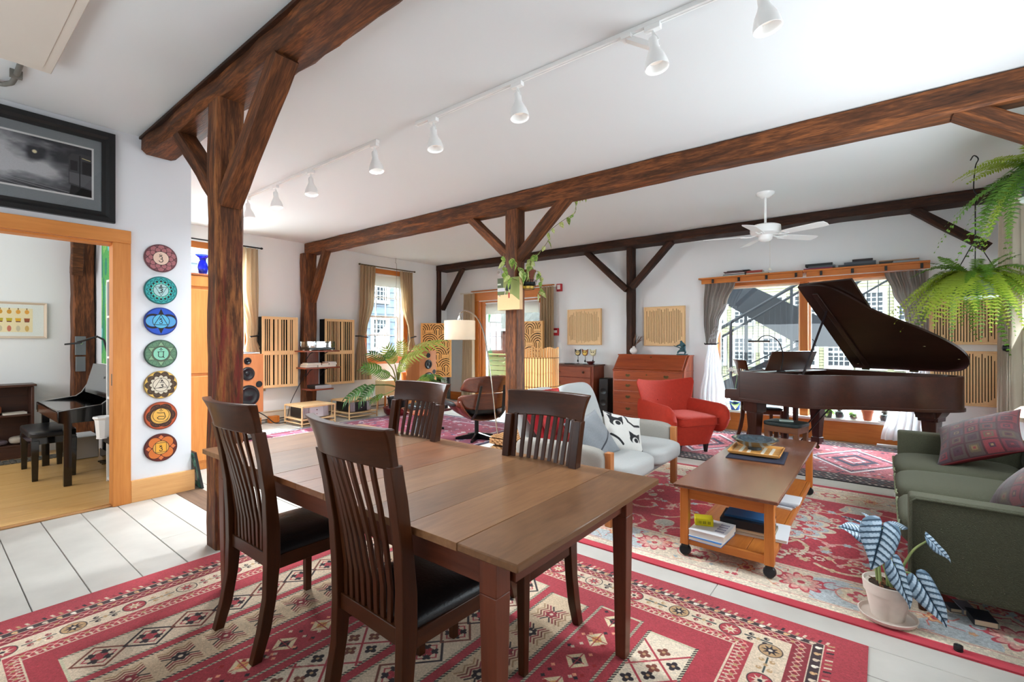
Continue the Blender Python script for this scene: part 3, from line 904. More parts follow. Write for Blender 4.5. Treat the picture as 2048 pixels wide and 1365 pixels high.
# ---------------------------------------------------------------- outside
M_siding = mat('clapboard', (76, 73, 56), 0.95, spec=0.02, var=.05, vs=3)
def facade(name, label, axis, base, a0, a1, z0, z1, step, wins, msid, mtrim, depth=.6):
    """clapboard house front; axis: direction it runs along; wins: (a, z, w, h)"""
    t = thing(name, label, 'building', (0, 0, 0))
    b = MB()
    sgn = 1
    if axis == 'x': b.box(a0, a1, base + .03, base + depth, z0, z1)
    else: b.box(base - depth, base - .03, a0, a1, z0, z1)
    b.build('wall_core', msid, t, smooth=0)
    b = MB()
    z = z0
    while z < z1:
        zz = z + step
        if axis == 'x': b.hexa([(a0, base - .03, z), (a1, base - .03, z), (a1, base + .04, z), (a0, base + .04, z)], [(a0, base, zz), (a1, base, zz), (a1, base + .04, zz), (a0, base + .04, zz)])
        else: b.hexa([(base - .04, a0, z), (base + .03, a0, z), (base + .03, a1, z), (base - .04, a1, z)], [(base - .04, a0, zz), (base, a0, zz), (base, a1, zz), (base - .04, a1, zz)])
        z = zz
    o = b.build('clapboard', msid, t, smooth=0); o['kind'] = 'stuff'
    mg = mat('far_glass', (22, 24, 26), .3, spec=.05)
    for (a, zc, w, h) in wins:
        m = MB()
        def bx(p, q, u, v, d0, d1):
            if axis == 'x': m.box(p, q, base - d1, base - d0, u, v)
            else: m.box(base + d0, base + d1, p, q, u, v)
        f = .14
        bx(a - w / 2 - f, a - w / 2, zc - h / 2 - f, zc + h / 2 + f, -.02, .09); bx(a + w / 2, a + w / 2 + f, zc - h / 2 - f, zc + h / 2 + f, -.02, .09)
        bx(a - w / 2, a + w / 2, zc + h / 2, zc + h / 2 + f, -.02, .09); bx(a - w / 2, a + w / 2, zc - h / 2 - f, zc - h / 2, -.02, .11)
        for i in (1, 2, 3):
            bx(a - w / 2 + w * i / 4 - .02, a - w / 2 + w * i / 4 + .02, zc - h / 2, zc + h / 2, .0, .055)
        for j in range(1, 6):
            k = .035 if j == 3 else .018
            bx(a - w / 2, a + w / 2, zc - h / 2 + h * j / 6 - k, zc - h / 2 + h * j / 6 + k, .0, .05)
        q = m.build('window', mtrim, t, smooth=0)
        m = MB(); bx(a - w / 2, a + w / 2, zc - h / 2, zc + h / 2, .031, .036)
        m.build('pane', mg, q, smooth=0)
    return t
M_far_trim = mat('far_trim', (84, 84, 82), .9, spec=.02)
# outside the piano window
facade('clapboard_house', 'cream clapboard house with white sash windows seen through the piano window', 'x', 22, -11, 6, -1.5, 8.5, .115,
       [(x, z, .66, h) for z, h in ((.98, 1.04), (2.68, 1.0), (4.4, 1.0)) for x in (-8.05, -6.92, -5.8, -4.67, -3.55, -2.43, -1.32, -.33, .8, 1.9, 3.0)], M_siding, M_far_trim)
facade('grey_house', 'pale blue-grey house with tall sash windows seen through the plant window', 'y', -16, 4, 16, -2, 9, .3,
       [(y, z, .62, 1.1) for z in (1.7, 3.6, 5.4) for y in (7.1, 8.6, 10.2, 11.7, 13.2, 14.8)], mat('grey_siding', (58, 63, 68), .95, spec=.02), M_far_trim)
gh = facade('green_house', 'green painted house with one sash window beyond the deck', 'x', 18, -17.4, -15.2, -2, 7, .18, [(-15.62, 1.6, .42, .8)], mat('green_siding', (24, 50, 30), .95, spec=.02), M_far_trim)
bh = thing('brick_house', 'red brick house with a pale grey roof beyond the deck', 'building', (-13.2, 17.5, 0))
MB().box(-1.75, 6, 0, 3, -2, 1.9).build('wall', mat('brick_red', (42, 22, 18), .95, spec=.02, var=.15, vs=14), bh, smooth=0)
m = MB()
for j in range(22):
    for i in range(10):
        x = -1.75 + i * .5 + (j % 2) * .25
        m.box(x, x + .46, -.02, 0.0, -2 + j * .18, -2 + j * .18 + .15)
m.build('brick_course', mat('brick_face', (46, 25, 19), .95, spec=.02, var=.2, vs=9), bh, smooth=0, kind='stuff')
MB().hexa([(-2.0, -.3, 1.9), (6, -.3, 1.7), (6, 3, 1.7), (-2.0, 3, 1.9)], [(-2.0, -.3, 2.0), (6, -.3, 1.85), (6, 3, 1.85), (-2.0, 3, 2.0)]).build('roof_edge', M_far_trim, bh, smooth=0)
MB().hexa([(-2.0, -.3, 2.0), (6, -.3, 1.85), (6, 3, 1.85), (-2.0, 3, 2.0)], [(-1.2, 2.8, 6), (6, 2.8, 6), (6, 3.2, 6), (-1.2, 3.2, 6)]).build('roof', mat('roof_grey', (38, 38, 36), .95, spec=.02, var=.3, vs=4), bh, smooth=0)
# deck with slatted rail outside the back door
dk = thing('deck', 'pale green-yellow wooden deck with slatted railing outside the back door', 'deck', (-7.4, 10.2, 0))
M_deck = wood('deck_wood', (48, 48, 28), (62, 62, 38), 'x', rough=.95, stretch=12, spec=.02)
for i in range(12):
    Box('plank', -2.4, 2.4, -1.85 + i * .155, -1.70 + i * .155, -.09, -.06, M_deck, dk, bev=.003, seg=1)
Box('rail_cap', -2.4, 2.4, -.08, .08, 1.0, 1.04, M_deck, dk)
for i in range(7):
    Box('slat', -2.4, 2.4, -.02, .01, .04 + i * .135, .155 + i * .135, M_deck, dk, bev=.002, seg=1)
for x in (-2.3, -1.2, .0, 1.2, 2.3):
    Box('rail_post', x - .045, x + .045, .01, .1, -.5, 1.0, wood('deck_wood', (44, 44, 26), (56, 56, 34), 'z', rough=.95, spec=.02), dk)
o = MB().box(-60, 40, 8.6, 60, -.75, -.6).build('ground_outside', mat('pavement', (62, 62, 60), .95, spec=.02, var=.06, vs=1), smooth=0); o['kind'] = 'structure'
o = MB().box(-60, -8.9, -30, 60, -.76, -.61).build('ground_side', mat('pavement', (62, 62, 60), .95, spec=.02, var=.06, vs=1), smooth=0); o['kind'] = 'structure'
# black steel fire stair
st = thing('steel_stair', 'black steel outdoor stair crossing behind the piano', 'staircase', (-1.2, 10.5, 0))
M_steel = mat('stair_steel', (14, 15, 17), .9, spec=.03)
X0 = 1.2
def zx(px, pz): return (px + X0, pz)
def stringer(pts, y0, y1, nm):
    MB().prism([zx(*p) for p in pts], y0, y1, 'y').build(nm, M_steel, st, bev=.004)
for y in (-.5, .5):
    stringer([(-3.6, 3.36), (-.42, 1.57), (.35, 1.57), (.35, 1.30), (-1.15, 1.30), (-3.6, 2.86)], y, y + .04, 'upper_stringer')
    stringer([(-3.6, -.05), (-2.77, .43), (-1.16, 1.33), (-1.16, 1.02), (-1.75, .68), (-3.6, -.40)], y, y + .04, 'lower_stringer')
for i in range(9):
    f = (i + .5) / 9
    MB().box(-3.55 + X0 + 3.1 * f - .12, -3.55 + X0 + 3.1 * f + .12, -.46, .5, 3.16 - 1.74 * f - .02, 3.16 - 1.74 * f + .01).build('tread', M_steel, st)
    MB().box(-3.5 + X0 + 2.3 * f - .12, -3.5 + X0 + 2.3 * f + .12, -.46, .5, -.05 + 1.28 * f - .02, -.05 + 1.28 * f + .01).build('tread', M_steel, st)
MB().box(-.42 + X0, 1.5 + X0, -.46, .5, 1.50, 1.56).build('landing', M_steel, st)
def rail(nm, p, q, y, r=.022): MB().tube([(p[0] + X0, y, p[1]), (q[0] + X0, y, q[1])], r, 6).build(nm, M_steel, st)
rail('handrail', (-3.6, 1.0), (-1.0, 2.56), -.62, .032); rail('handrail', (-3.6, .80), (-1.0, 2.40), -.62, .024)
rail('lower_rail', (-3.6, .06), (-1.2, 1.40), -.62, .012); rail('lower_rail', (-3.6, -.02), (-1.2, 1.30), -.62, .01)
for x in (-2.86, -2.33, -2.06, -1.3):
    z = 1.0 + (x + 3.6) * .6
    MB().box(x + X0 - .022, x + X0 + .022, -.64, -.60, z - 1.25, z).build('rail_post', M_steel, st)
for i in range(26):
    x = -3.5 + i * .092
    z = .80 + (x + 3.6) * .615
    MB().tube([(x + X0, -.62, z - .78), (x + X0, -.62, z)], .006, 5).build('baluster', M_steel, st)
for i in range(24):
    x = -2.3 + i * .16
    MB().tube([(x + X0, .62, max(1.5, 3.3 - (x + 2.3) * .62) if x < .4 else 1.55), (x + X0, .62, 4.2)], .007, 5).build('baluster', M_steel, st)
rail('handrail', (-2.3, 3.3), (-.2, 2.1), .62, .02); rail('handrail', (-.7, 2.3), (.9, 3.4), .66, .03); rail('handrail', (-.5, 2.15), (1.1, 3.2), .66, .02)

# ---------------------------------------------------------------- rugs
def rug(name, label, x0, x1, y0, y1, canvas, z=0.006, rough=.95):
    m = canvas.material(name + '_weave', rough=rough, bmp=.25, bs=220, sheen=.15, spec=.1)
    ms = mat(name + '_edge', tuple(canvas.a[2, 2]), .95)
    b = MB()
    w, h = (x1 - x0) / 2, (y1 - y0) / 2
    nx, ny = 24, 24
    def top(u, v):
        e = min(u, 1 - u, v, 1 - v)
        return (-w + 2 * w * u, -h + 2 * h * v, z + .0012 * mnoise.noise(Vector((u * 6 + x0, v * 6, y0))) * min(1, e * 8))
    b.surf(top, nx, ny, 0, uv=True)
    b.box(-w, w, -h, h, .0005, z - .002, 1)
    o = b.build(name, [m, ms], loc=((x0 + x1) / 2, (y0 + y1) / 2, 0), smooth=30)
    tag(o, label, 'rug')
    return o

# --- flat-woven kilim under the dining table
RED = (158, 56, 64); DRED = (128, 44, 52); CRM = (200, 180, 156); BLK = (44, 36, 40); TAN = (170, 136, 98); TEAL = (120, 128, 120); BRN = (112, 62, 50)
kx0, kx1, ky0, ky1 = -3.44, -.05, -.06, 2.70
c = Canvas(kx1 - kx0, ky1 - ky0, 420, RED)
W, H = c.w, c.h
def star(cx, cy, r, out, inn, core, sx=1.0):
    c.circ(cx, cy, r, out, ry=r)
    for k in range(8):
        a = k * PI / 4
        p = (cx + math.cos(a) * r * .86, cy + math.sin(a) * r * .86)
        q = [(cx + math.cos(a + s) * r * .34, cy + math.sin(a + s) * r * .34) for s in (-.42, .42)]
        c.poly([p, q[0], q[1]], inn)
    c.circ(cx, cy, r * .38, inn); c.circ(cx, cy, r * .2, core)
def hook(cx, cy, s, col, horiz):
    """small paired hook of the border"""
    for sg in (-1, 1):
        if horiz:
            c.circ(cx, cy + sg * s * .95, s * .52, col, ring=0); c.circ(cx + s * .2, cy + sg * s * 1.05, s * .2, CRM)
        else:
            c.circ(cx + sg * s * .95, cy, s * .52, col); c.circ(cx + sg * s * 1.05, cy + s * .2, s * .2, CRM)
# border bands: (offset from the edge at right/top) long side bands follow x, short side bands follow y
def band(o0, o1, col, t=1.0):
    c.rect(o0, o0, W - o0, H - o0, col)
    c.rect(o1, o1, W - o1, H - o1, RED)
# proportions differ: wide border .52 on the short ends, .38 on the long sides -> draw as frames with two widths
def frame(a0, a1, col):
    """a0, a1 in 0..1 across the border"""
    ex0, ey0, ex1, ey1 = a0 * .52, a0 * .38, a1 * .52, a1 * .38
    c.rect(ex0, ey0, W - ex0, H - ey0, col)
    return ex1, ey1
def fill_inside(a, col):
    c.rect(a * .52, a * .38, W - a * .52, H - a * .38, col)
seq = [(.0, RED), (.30, CRM), (.31, (60, 44, 46)), (.385, CRM), (.395, DRED), (.53, CRM), (.80, DRED), (.80, RED), (.93, CRM), (.945, RED), (1.0, RED)]
for a, col in seq:
    fill_inside(a, col)
rg = random.Random(3)
def along(a, step, fn):
    """call fn(x, y, horizontal) along the middle of border fraction a on all four sides"""
    ex, ey = a * .52, a * .38
    n = int((W - 2 * ex) / step); st_ = (W - 2 * ex) / n
    for i in range(n):
        fn(ex + (i + .5) * st_, ey, True, i); fn(ex + (i + .5) * st_, H - ey, True, i)
    n = int((H - 2 * ey) / step); st_ = (H - 2 * ey) / n
    for i in range(n):
        fn(ex, ey + (i + .5) * st_, False, i); fn(W - ex, ey + (i + .5) * st_, False, i)
# outer striped teeth
def teeth(w_, l_, cols):
    def f(x, y, hz, i):
        col = cols[i % len(cols)]
        if hz: c.poly([(x - w_, y - l_), (x + w_ * .2, y - l_), (x + w_, y + l_), (x - w_ * .2, y + l_)], col)
        else: c.poly([(x - l_, y - w_), (x - l_, y + w_ * .2), (x + l_, y + w_), (x + l_, y - w_ * .2)], col)
    return f
along(.255, .030, teeth(.010, .014, [CRM, DRED, BLK, CRM, TAN]))
def dogs(x, y, hz, i):
    col = [CRM, (200, 160, 116), (226, 214, 196)][i % 3]
    c.circ(x, y, .011, col); c.circ(x + .012, y + .006, .006, col)
along(.347, .052, dogs)
def zig(x, y, hz, i):
    for s in (1, -1):
        p = [(-.036, 0), (-.018, .018 * s), (0, 0), (.018, .018 * s), (.036, 0)]
        c.line([(x + (q[0] if hz else q[1]), y + (q[1] if hz else q[0])) for q in p], .004, CRM)
    c.dia(x, y, .012, .012, TAN); c.dia(x + (.036 if hz else 0), y + (0 if hz else .036), .009, .009, (216, 130, 120))
along(.462, .072, zig)
along(.862, .072, zig)
along(.90, .026, teeth(.007, .012, [CRM]))
def medal(x, y, hz, i):
    if i % 2 == 0:
        cols = [(RED, CRM, BLK), (TAN, BLK, CRM), (RED, CRM, TAN), (CRM, RED, TEAL)][(i // 2) % 4]
        c.circ(x, y, .050, BLK, ry=.050); star(x, y, .046, *cols)
    else:
        for s in (-1, 1):
            dx, dy = (.046 * s, 0) if hz else (0, .046 * s)
            hook(x + dx * .7, y + dy * .7, .022, [DRED, BLK, TAN][(i // 2) % 3], hz)
        if hz: c.rect(x - .06, y - .004, x + .06, y + .004, (56, 66, 66))
        else: c.rect(x - .004, y - .06, x + .004, y + .06, (56, 66, 66))
        c.dia(x, y, .012, .012, TAN)
along(.665, .118, medal)
# field: upright panels with checked outlines
fx0, fx1, fy0, fy1 = .52 + .06, W - .52 - .06, .38 + .09, H - .38 - .09
n = 8
pw = (fx1 - fx0) / n
for i in range(n):
    a, b2 = fx0 + i * pw + .035, fx0 + (i + 1) * pw - .035
    y0_, y1_ = fy0 + (.04 if i % 2 else 0), fy1 - (.05 if i % 2 else 0)
    c.rect(a - .014, y0_ - .014, b2 + .014, y1_ + .014, (186, 178, 150))
    k = 0; yy = y0_ - .014
    while yy < y1_ + .014:                      # chequered edge
        for xx in (a - .014, b2):
            c.poly([(xx, yy), (xx + .014, yy + .012), (xx + .014, yy + .021), (xx, yy + .009)], BLK if i % 2 else (96, 92, 82))
        yy += .018
    ground = [CRM, (192, 168, 140), RED, (206, 190, 168)][i % 4]
    c.rect(a, y0_, b2, y1_, ground)
    cx = (a + b2) / 2; hw = (b2 - a) / 2
    yy = y0_ + hw; kk = 0
    while yy < y1_ - hw * .6:
        t = (i * 3 + kk) % 5
        if i % 4 == 0:
            c.dia(cx, yy, hw * .95, hw * 1.0, BLK if kk % 2 else BRN, ring=.010); c.dia(cx, yy, hw * .6, hw * .62, RED, ring=.006)
            for dx, dy in ((-.5, -.5), (.5, .5), (-.5, .5), (.5, -.5)):
                c.petals(cx + dx * hw * .45, yy + dy * hw * .45, .022, 4, .5, BLK)
            c.petals(cx, yy, .03, 4, .5, RED)
        elif i % 4 == 1:
            for s in (-1, 1):
                for q in range(4):
                    o_ = hw * (.25 + .18 * q)
                    c.line([(cx + s * o_, yy - hw * .6), (cx + s * (o_ - hw * .2), yy - hw * .3), (cx + s * o_, yy), (cx + s * (o_ - hw * .2), yy + hw * .3), (cx + s * o_, yy + hw * .6)], .007, [BLK, DRED, BRN, (150, 120, 90)][q])
            c.petals(cx, yy, .034, 6, .45, BLK if kk % 2 else DRED); c.circ(cx, yy, .010, CRM)
        elif i % 4 == 2:
            c.dia(cx, yy, hw * .55, hw * .6, (212, 192, 156)); c.dia(cx, yy, hw * .27, hw * .3, BLK if kk % 2 else (206, 150, 90))
            c.line([(cx - hw * .55, yy), (cx + hw * .55, yy)], .005, RED); c.line([(cx, yy - hw * .6), (cx, yy + hw * .6)], .005, RED)
            for q in range(9):
                c.petals(a + rg.uniform(.02, 2 * hw - .02), yy + rg.uniform(-hw, hw), .011, 4, .4, [(222, 150, 120), (150, 40, 40), BLK, CRM][q % 4])
        else:
            c.line([(a, yy - hw), (b2, yy + hw)], .010, RED); c.line([(a, yy + hw), (b2, yy - hw)], .010, RED)
            for dx, dy in ((0, .62), (0, -.62), (.62, 0), (-.62, 0)):
                c.petals(cx + dx * hw, yy + dy * hw, .030, 4, .5, BLK if (kk + int(dx > 0)) % 2 else BRN); c.circ(cx + dx * hw, yy + dy * hw, .008, TAN)
            for q in range(3):
                c.line([(a + q * .02, yy - hw + q * .03), (a + .04 + q * .02, yy - hw + .02 + q * .03)], .005, (160, 130, 110))
        yy += hw * 1.75; kk += 1
c.grain(.05, 5); c.grain(.035, 6, 3)
c.a *= (1 + c.cloud(.05, 9, 8))[..., None]
rug('kilim_rug', 'flat woven red kilim with cream panels under the dining table', kx0, kx1, ky0, ky1, c, z=.006)

# --- floral rug under coffee table and sofas
fx0, fx1, fy0, fy1 = -2.42, 1.05, 2.865, 5.42
PINK = (186, 70, 82); PR = (176, 52, 66); BEI = (204, 190, 168); BLU = (170, 180, 184); SAND = (192, 166, 132); GRN = (150, 152, 128)
c = Canvas(fx1 - fx0, fy1 - fy0, 360, PR)
W, H = c.w, c.h
c.rect(.07, .07, W - .07, H - .07, (212, 200, 178)); c.rect(.13, .13, W - .13, H - .13, (198, 150, 140)); c.rect(.14, .14, W - .14, H - .14, BEI)
g = c.cloud(1.0, 14, 21); g2 = c.cloud(1.0, 22, 22)
msk = np.zeros((c.H, c.W), bool)
pp = c.p
msk[int(.15 * pp):int((H - .15) * pp), int(.15 * pp):int((W - .15) * pp)] = True
c.a[(g > .35) & msk] = BLU
c.a[(g < -.9) & msk] = (196, 176, 146)
rg = random.Random(11)
def spiral(x, y, r, a0, turn, col, wd):
    pts = []
    for k in range(26):
        t = k / 25
        rr = r * (1 - .8 * t); a = a0 + turn * t * 4.2
        pts.append((x + math.cos(a) * rr, y + math.sin(a) * rr))
    c.line(pts, wd, col)
    return pts
def flower(x, y, r, cols, n=8):
    c.petals(x, y, r * 1.12, n, .35, cols[0]); c.petals(x, y, r * .92, n, .35, cols[1]); c.petals(x, y, r * .5, n, .3, cols[2]); c.circ(x, y, r * .18, cols[0])
# border cartouches
def bmotif(x, y, i):
    t = i % 3
    if t == 0:
        flower(x, y, .11, [PR, (208, 150, 140), BEI], 10)
        for s in (-1, 1): spiral(x + .15 * s, y + .03, .07, 1.5, s, PR, .008)
    elif t == 1:
        c.circ(x, y, .13, (196, 190, 176), ry=.10); c.petals(x, y, .12, 5, .3, (214, 196, 166)); c.petals(x, y, .075, 6, .4, PINK); c.petals(x, y, .045, 6, .4, BEI)
        c.circ(x, y, .125, (200, 110, 104), ring=.006, ry=.10)
    else:
        for k in range(5):
            a = k * 1.25 + .4
            c.line([(x, y), (x + math.cos(a) * .07, y + math.sin(a) * .06), (x + math.cos(a + .3) * .12, y + math.sin(a + .3) * .1)], .007, (196, 96, 90))
        flower(x, y, .045, [(190, 90, 60), (214, 170, 120), PR], 6)
i = 0
bo = .31
x = bo
while x < W - .2:
    bmotif(x, bo, i); bmotif(x, H - bo, i + 1); x += .29; i += 1
y = bo + .29
while y < H - .3:
    bmotif(bo, y, i); bmotif(W - bo, y, i + 1); y += .29; i += 1
for k in range(240):
    side = rg.random()
    x, y = (rg.uniform(.16, W - .16), rg.choice([rg.uniform(.16, .46), H - rg.uniform(.16, .46)])) if side < .6 else (rg.choice([rg.uniform(.16, .46), W - rg.uniform(.16, .46)]), rg.uniform(.16, H - .16))
    if k % 3: c.line([(x, y), (x + rg.uniform(-.05, .05), y + rg.uniform(-.03, .03)), (x + rg.uniform(-.08, .08), y + rg.uniform(-.05, .05))], .005, rg.choice([PR, (196, 110, 96), (206, 140, 100)]))
    else: c.petals(x, y, rg.uniform(.01, .022), 5, .4, rg.choice([PR, (204, 150, 110), (150, 160, 160)]))
# field
F0 = .50
c.rect(F0 - .03, F0 - .03, W - F0 + .03, H - F0 + .03, (190, 150, 140)); c.rect(F0 - .02, F0 - .02, W - F0 + .02, H - F0 + .02, BEI); c.rect(F0, F0, W - F0, H - F0, PR)
fm = np.zeros((c.H, c.W), bool); fm[int((F0 + .02) * pp):int((H - F0 - .02) * pp), int((F0 + .02) * pp):int((W - F0 - .02) * pp)] = True
c.a[(g2 > 1.15) & fm] = (178, 176, 166)
c.a[(np.abs(g2 - 1.15) < .10) & fm] = (206, 184, 160)
for k in range(64):
    x, y = rg.uniform(F0 + .1, W - F0 - .1), rg.uniform(F0 + .1, H - F0 - .1)
    p = spiral(x, y, rg.uniform(.12, .26), rg.uniform(0, 6), rg.choice([-1, 1]), rg.choice([(206, 170, 140), (210, 186, 156), (200, 140, 130)]), rg.uniform(.012, .026))
    for q in p[3::5]:
        c.petals(q[0], q[1], rg.uniform(.018, .034), rg.choice([4, 5, 6]), .4, rg.choice([BEI, (206, 150, 144), BLU, SAND]))
for k in range(46):
    x, y = rg.uniform(F0 + .08, W - F0 - .08), rg.uniform(F0 + .08, H - F0 - .08)
    flower(x, y, rg.uniform(.035, .075), rg.choice([[(150, 34, 50), BEI, PINK], [BEI, PINK, SAND], [(200, 120, 110), (206, 190, 170), PR], [GRN, BEI, PR]]), rg.choice([6, 8]))
# fade to pale blue-beige medallion zones
for (mx, my, rx, ry) in ((W * .5, H * .5, .44, .34), (W * .86, H * .30, .30, .30)):
    for k, (s, col) in enumerate(((1, PR), (.96, BEI), (.86, BLU), (.62, (204, 196, 178)), (.58, PR), (.48, (196, 180, 160)))):
        w_ = c.win(mx - rx, my - ry, mx + rx, my + ry)
        X, Y_ = w_[4] - mx, w_[5] - my
        th = np.arctan2(Y_ / ry, X / rx); q = np.hypot(X / rx, Y_ / ry) / (.82 + .18 * np.abs(np.cos(6 * th)))
        c.sd(w_, (q - s) * min(rx, ry), col)
    for k in range(12):
        a = k * PI / 6
        flower(mx + math.cos(a) * rx * .68, my + math.sin(a) * ry * .68, .04, [PR, (208, 160, 140), PINK], 6)
c.a = c.a * .9 + np.array((206, 188, 172), np.float32) * .1
c.grain(.05, 15); c.grain(.05, 16, 4)
c.a *= (1 + c.cloud(.06, 12, 18))[..., None]
c.rect(0, 0, W, .06, (188, 56, 70)); c.rect(0, H - .06, W, H, (180, 56, 70))
rug('floral_rug', 'faded red and pale blue floral rug under the coffee table', fx0, fx1, fy0, fy1, c, z=.008)

# --- dark tribal rug under the piano
tx0, tx1, ty0, ty1 = -2.30, .95, 5.72, 7.85
NV = (48, 40, 62); PK = (196, 100, 110); RS = (170, 72, 78); WH = (206, 192, 188)
c = Canvas(tx1 - tx0, ty1 - ty0, 300, (170, 84, 92))
W, H = c.w, c.h
c.rect(0, 0, W, H, (40, 34, 36)); 
for y0_ in (0, H - .30):
    for j in range(5):
        for i in range(int(W / .05)):
            x = i * .05 + (j % 2) * .025
            c.dia(x, y0_ + .04 + j * .055, .02, .022, rg.choice([(150, 130, 124), (110, 62, 62), (180, 160, 150), (84, 74, 86)]))
c.rect(.1, .30, W - .1, H - .30, (168, 82, 88))
for k in range(900):
    x, y = rg.uniform(.12, W - .12), rg.uniform(.32, H - .32)
    t = rg.random()
    if t < .4: c.dia(x, y, rg.uniform(.012, .03), rg.uniform(.01, .024), rg.choice([NV, WH, (206, 120, 128), (140, 48, 54)]))
    elif t < .7: c.line([(x, y), (x + rg.uniform(.02, .05), y + rg.uniform(-.03, .03))], .009, rg.choice([NV, WH, (206, 130, 120), (120, 40, 48)]))
    else: c.petals(x, y, rg.uniform(.016, .03), 4, .5, rg.choice([NV, WH, (198, 110, 90)]))
for i in range(4):
    cx = .4 + i * .82
    for r_, col, wd in ((.40, WH, .03), (.36, NV, .02), (.30, (200, 110, 120), .03), (.2, NV, .05), (.1, WH, .02)):
        c.dia(cx, H / 2, r_ * 1.15, r_ * 1.7, col, ring=wd)
c.grain(.08, 25); c.grain(.08, 26, 3)
rug('tribal_rug', 'dark red and navy tribal rug under the piano and red armchair', tx0, tx1, ty0, ty1, c, z=.009)

# --- red persian rug by the loudspeakers
px0, px1, py0, py1 = -7.30, -4.25, 2.75, 6.25
c = Canvas(px1 - px0, py1 - py0, 220, (176, 44, 78))
W, H = c.w, c.h
c.rect(0, 0, W, H, (60, 52, 90)); c.rect(.06, .06, W - .06, H - .06, (206, 190, 196)); c.rect(.09, .09, W - .09, H - .09, (150, 46, 80)); c.rect(.38, .38, W - .38, H - .38, (206, 190, 200)); c.rect(.42, .42, W - .42, H - .42, (182, 44, 80))
for k in range(900):
    x, y = rg.uniform(.1, W - .1), rg.uniform(.1, H - .1)
    if k % 2: c.petals(x, y, rg.uniform(.02, .05), rg.choice([4, 5, 6]), .45, rg.choice([(212, 150, 170), (70, 60, 110), (222, 200, 204), (130, 30, 60), (196, 90, 100)]))
    else: c.line([(x, y), (x + rg.uniform(-.08, .08), y + rg.uniform(-.08, .08))], .014, rg.choice([(226, 200, 206), (76, 66, 116), (150, 30, 64)]))
c.a = c.a * .72 + c.a.mean(2, keepdims=True) * .12; c.grain(.06, 35, 2)
rug('persian_rug', 'pink-red persian rug between the loudspeakers and the lounge chair', px0, px1, py0, py1, c, z=.008)

# ---------------------------------------------------------------- dining table
T = thing('dining_table', 'large rectangular brown wooden dining table in front', 'table', (-1.915, 1.545, 0.0))
TZ = .785
hx, hy = 1.13, .52
for a, c_, mt in ((-3.045, -2.63, cherry), (-2.63, -2.208, cherry3), (-2.206, -1.99, cherry2), (-1.99, -1.771, cherry2), (-1.769, -1.50, cherry), (-1.50, -1.26, cherry3), (-1.26, -1.02, cherry), (-1.02, -.785, cherry3)):
    Box('tabletop_board', a + 1.915 + .0003, c_ + 1.915 - .0003, -hy, hy, TZ - .026, TZ, mt('y'), T, bev=.0012 if c_ < -.8 else .004, seg=1)
mw = cherry('x')
for s in (-1, 1):
    yy = s * (hy - (.12 if s > 0 else .075))
    Box('apron', -hx + .15, hx - .15, yy - .012, yy + .012, TZ - .135, TZ - .026, wood('cherry_dark', (78, 36, 22), (112, 58, 36), 'x', rough=.4), T)
    Box('apron', s * (hx - .12) - .012, s * (hx - .12) + .012, -hy + .13, hy - .13, TZ - .135, TZ - .026, wood('cherry_dark', (78, 36, 22), (112, 58, 36), 'y', rough=.4), T)
for sx in (-1, 1):
    for sy in (-1, 1):
        x, y = sx * (hx - (.12 if sy > 0 else .145)), sy * (hy - (.12 if sy > 0 else .075))
        w1, w0 = .034, .024
        ins = lambda w: [(x - w, y - w), (x + w, y - w), (x + w, y + w), (x - w, y + w)]
        b = MB()
        b.hexa([(p[0], p[1], TZ - .15) for p in ins(w1)], [(p[0], p[1], TZ - .026) for p in ins(w1)])
        b.hexa([(p[0], p[1], .009) for p in ins(w0)], [(p[0], p[1], TZ - .15) for p in ins(w1)])
        b.build('leg', wood('cherry_dark', (84, 38, 22), (118, 60, 36), 'z', rough=.4), T, bev=.003)

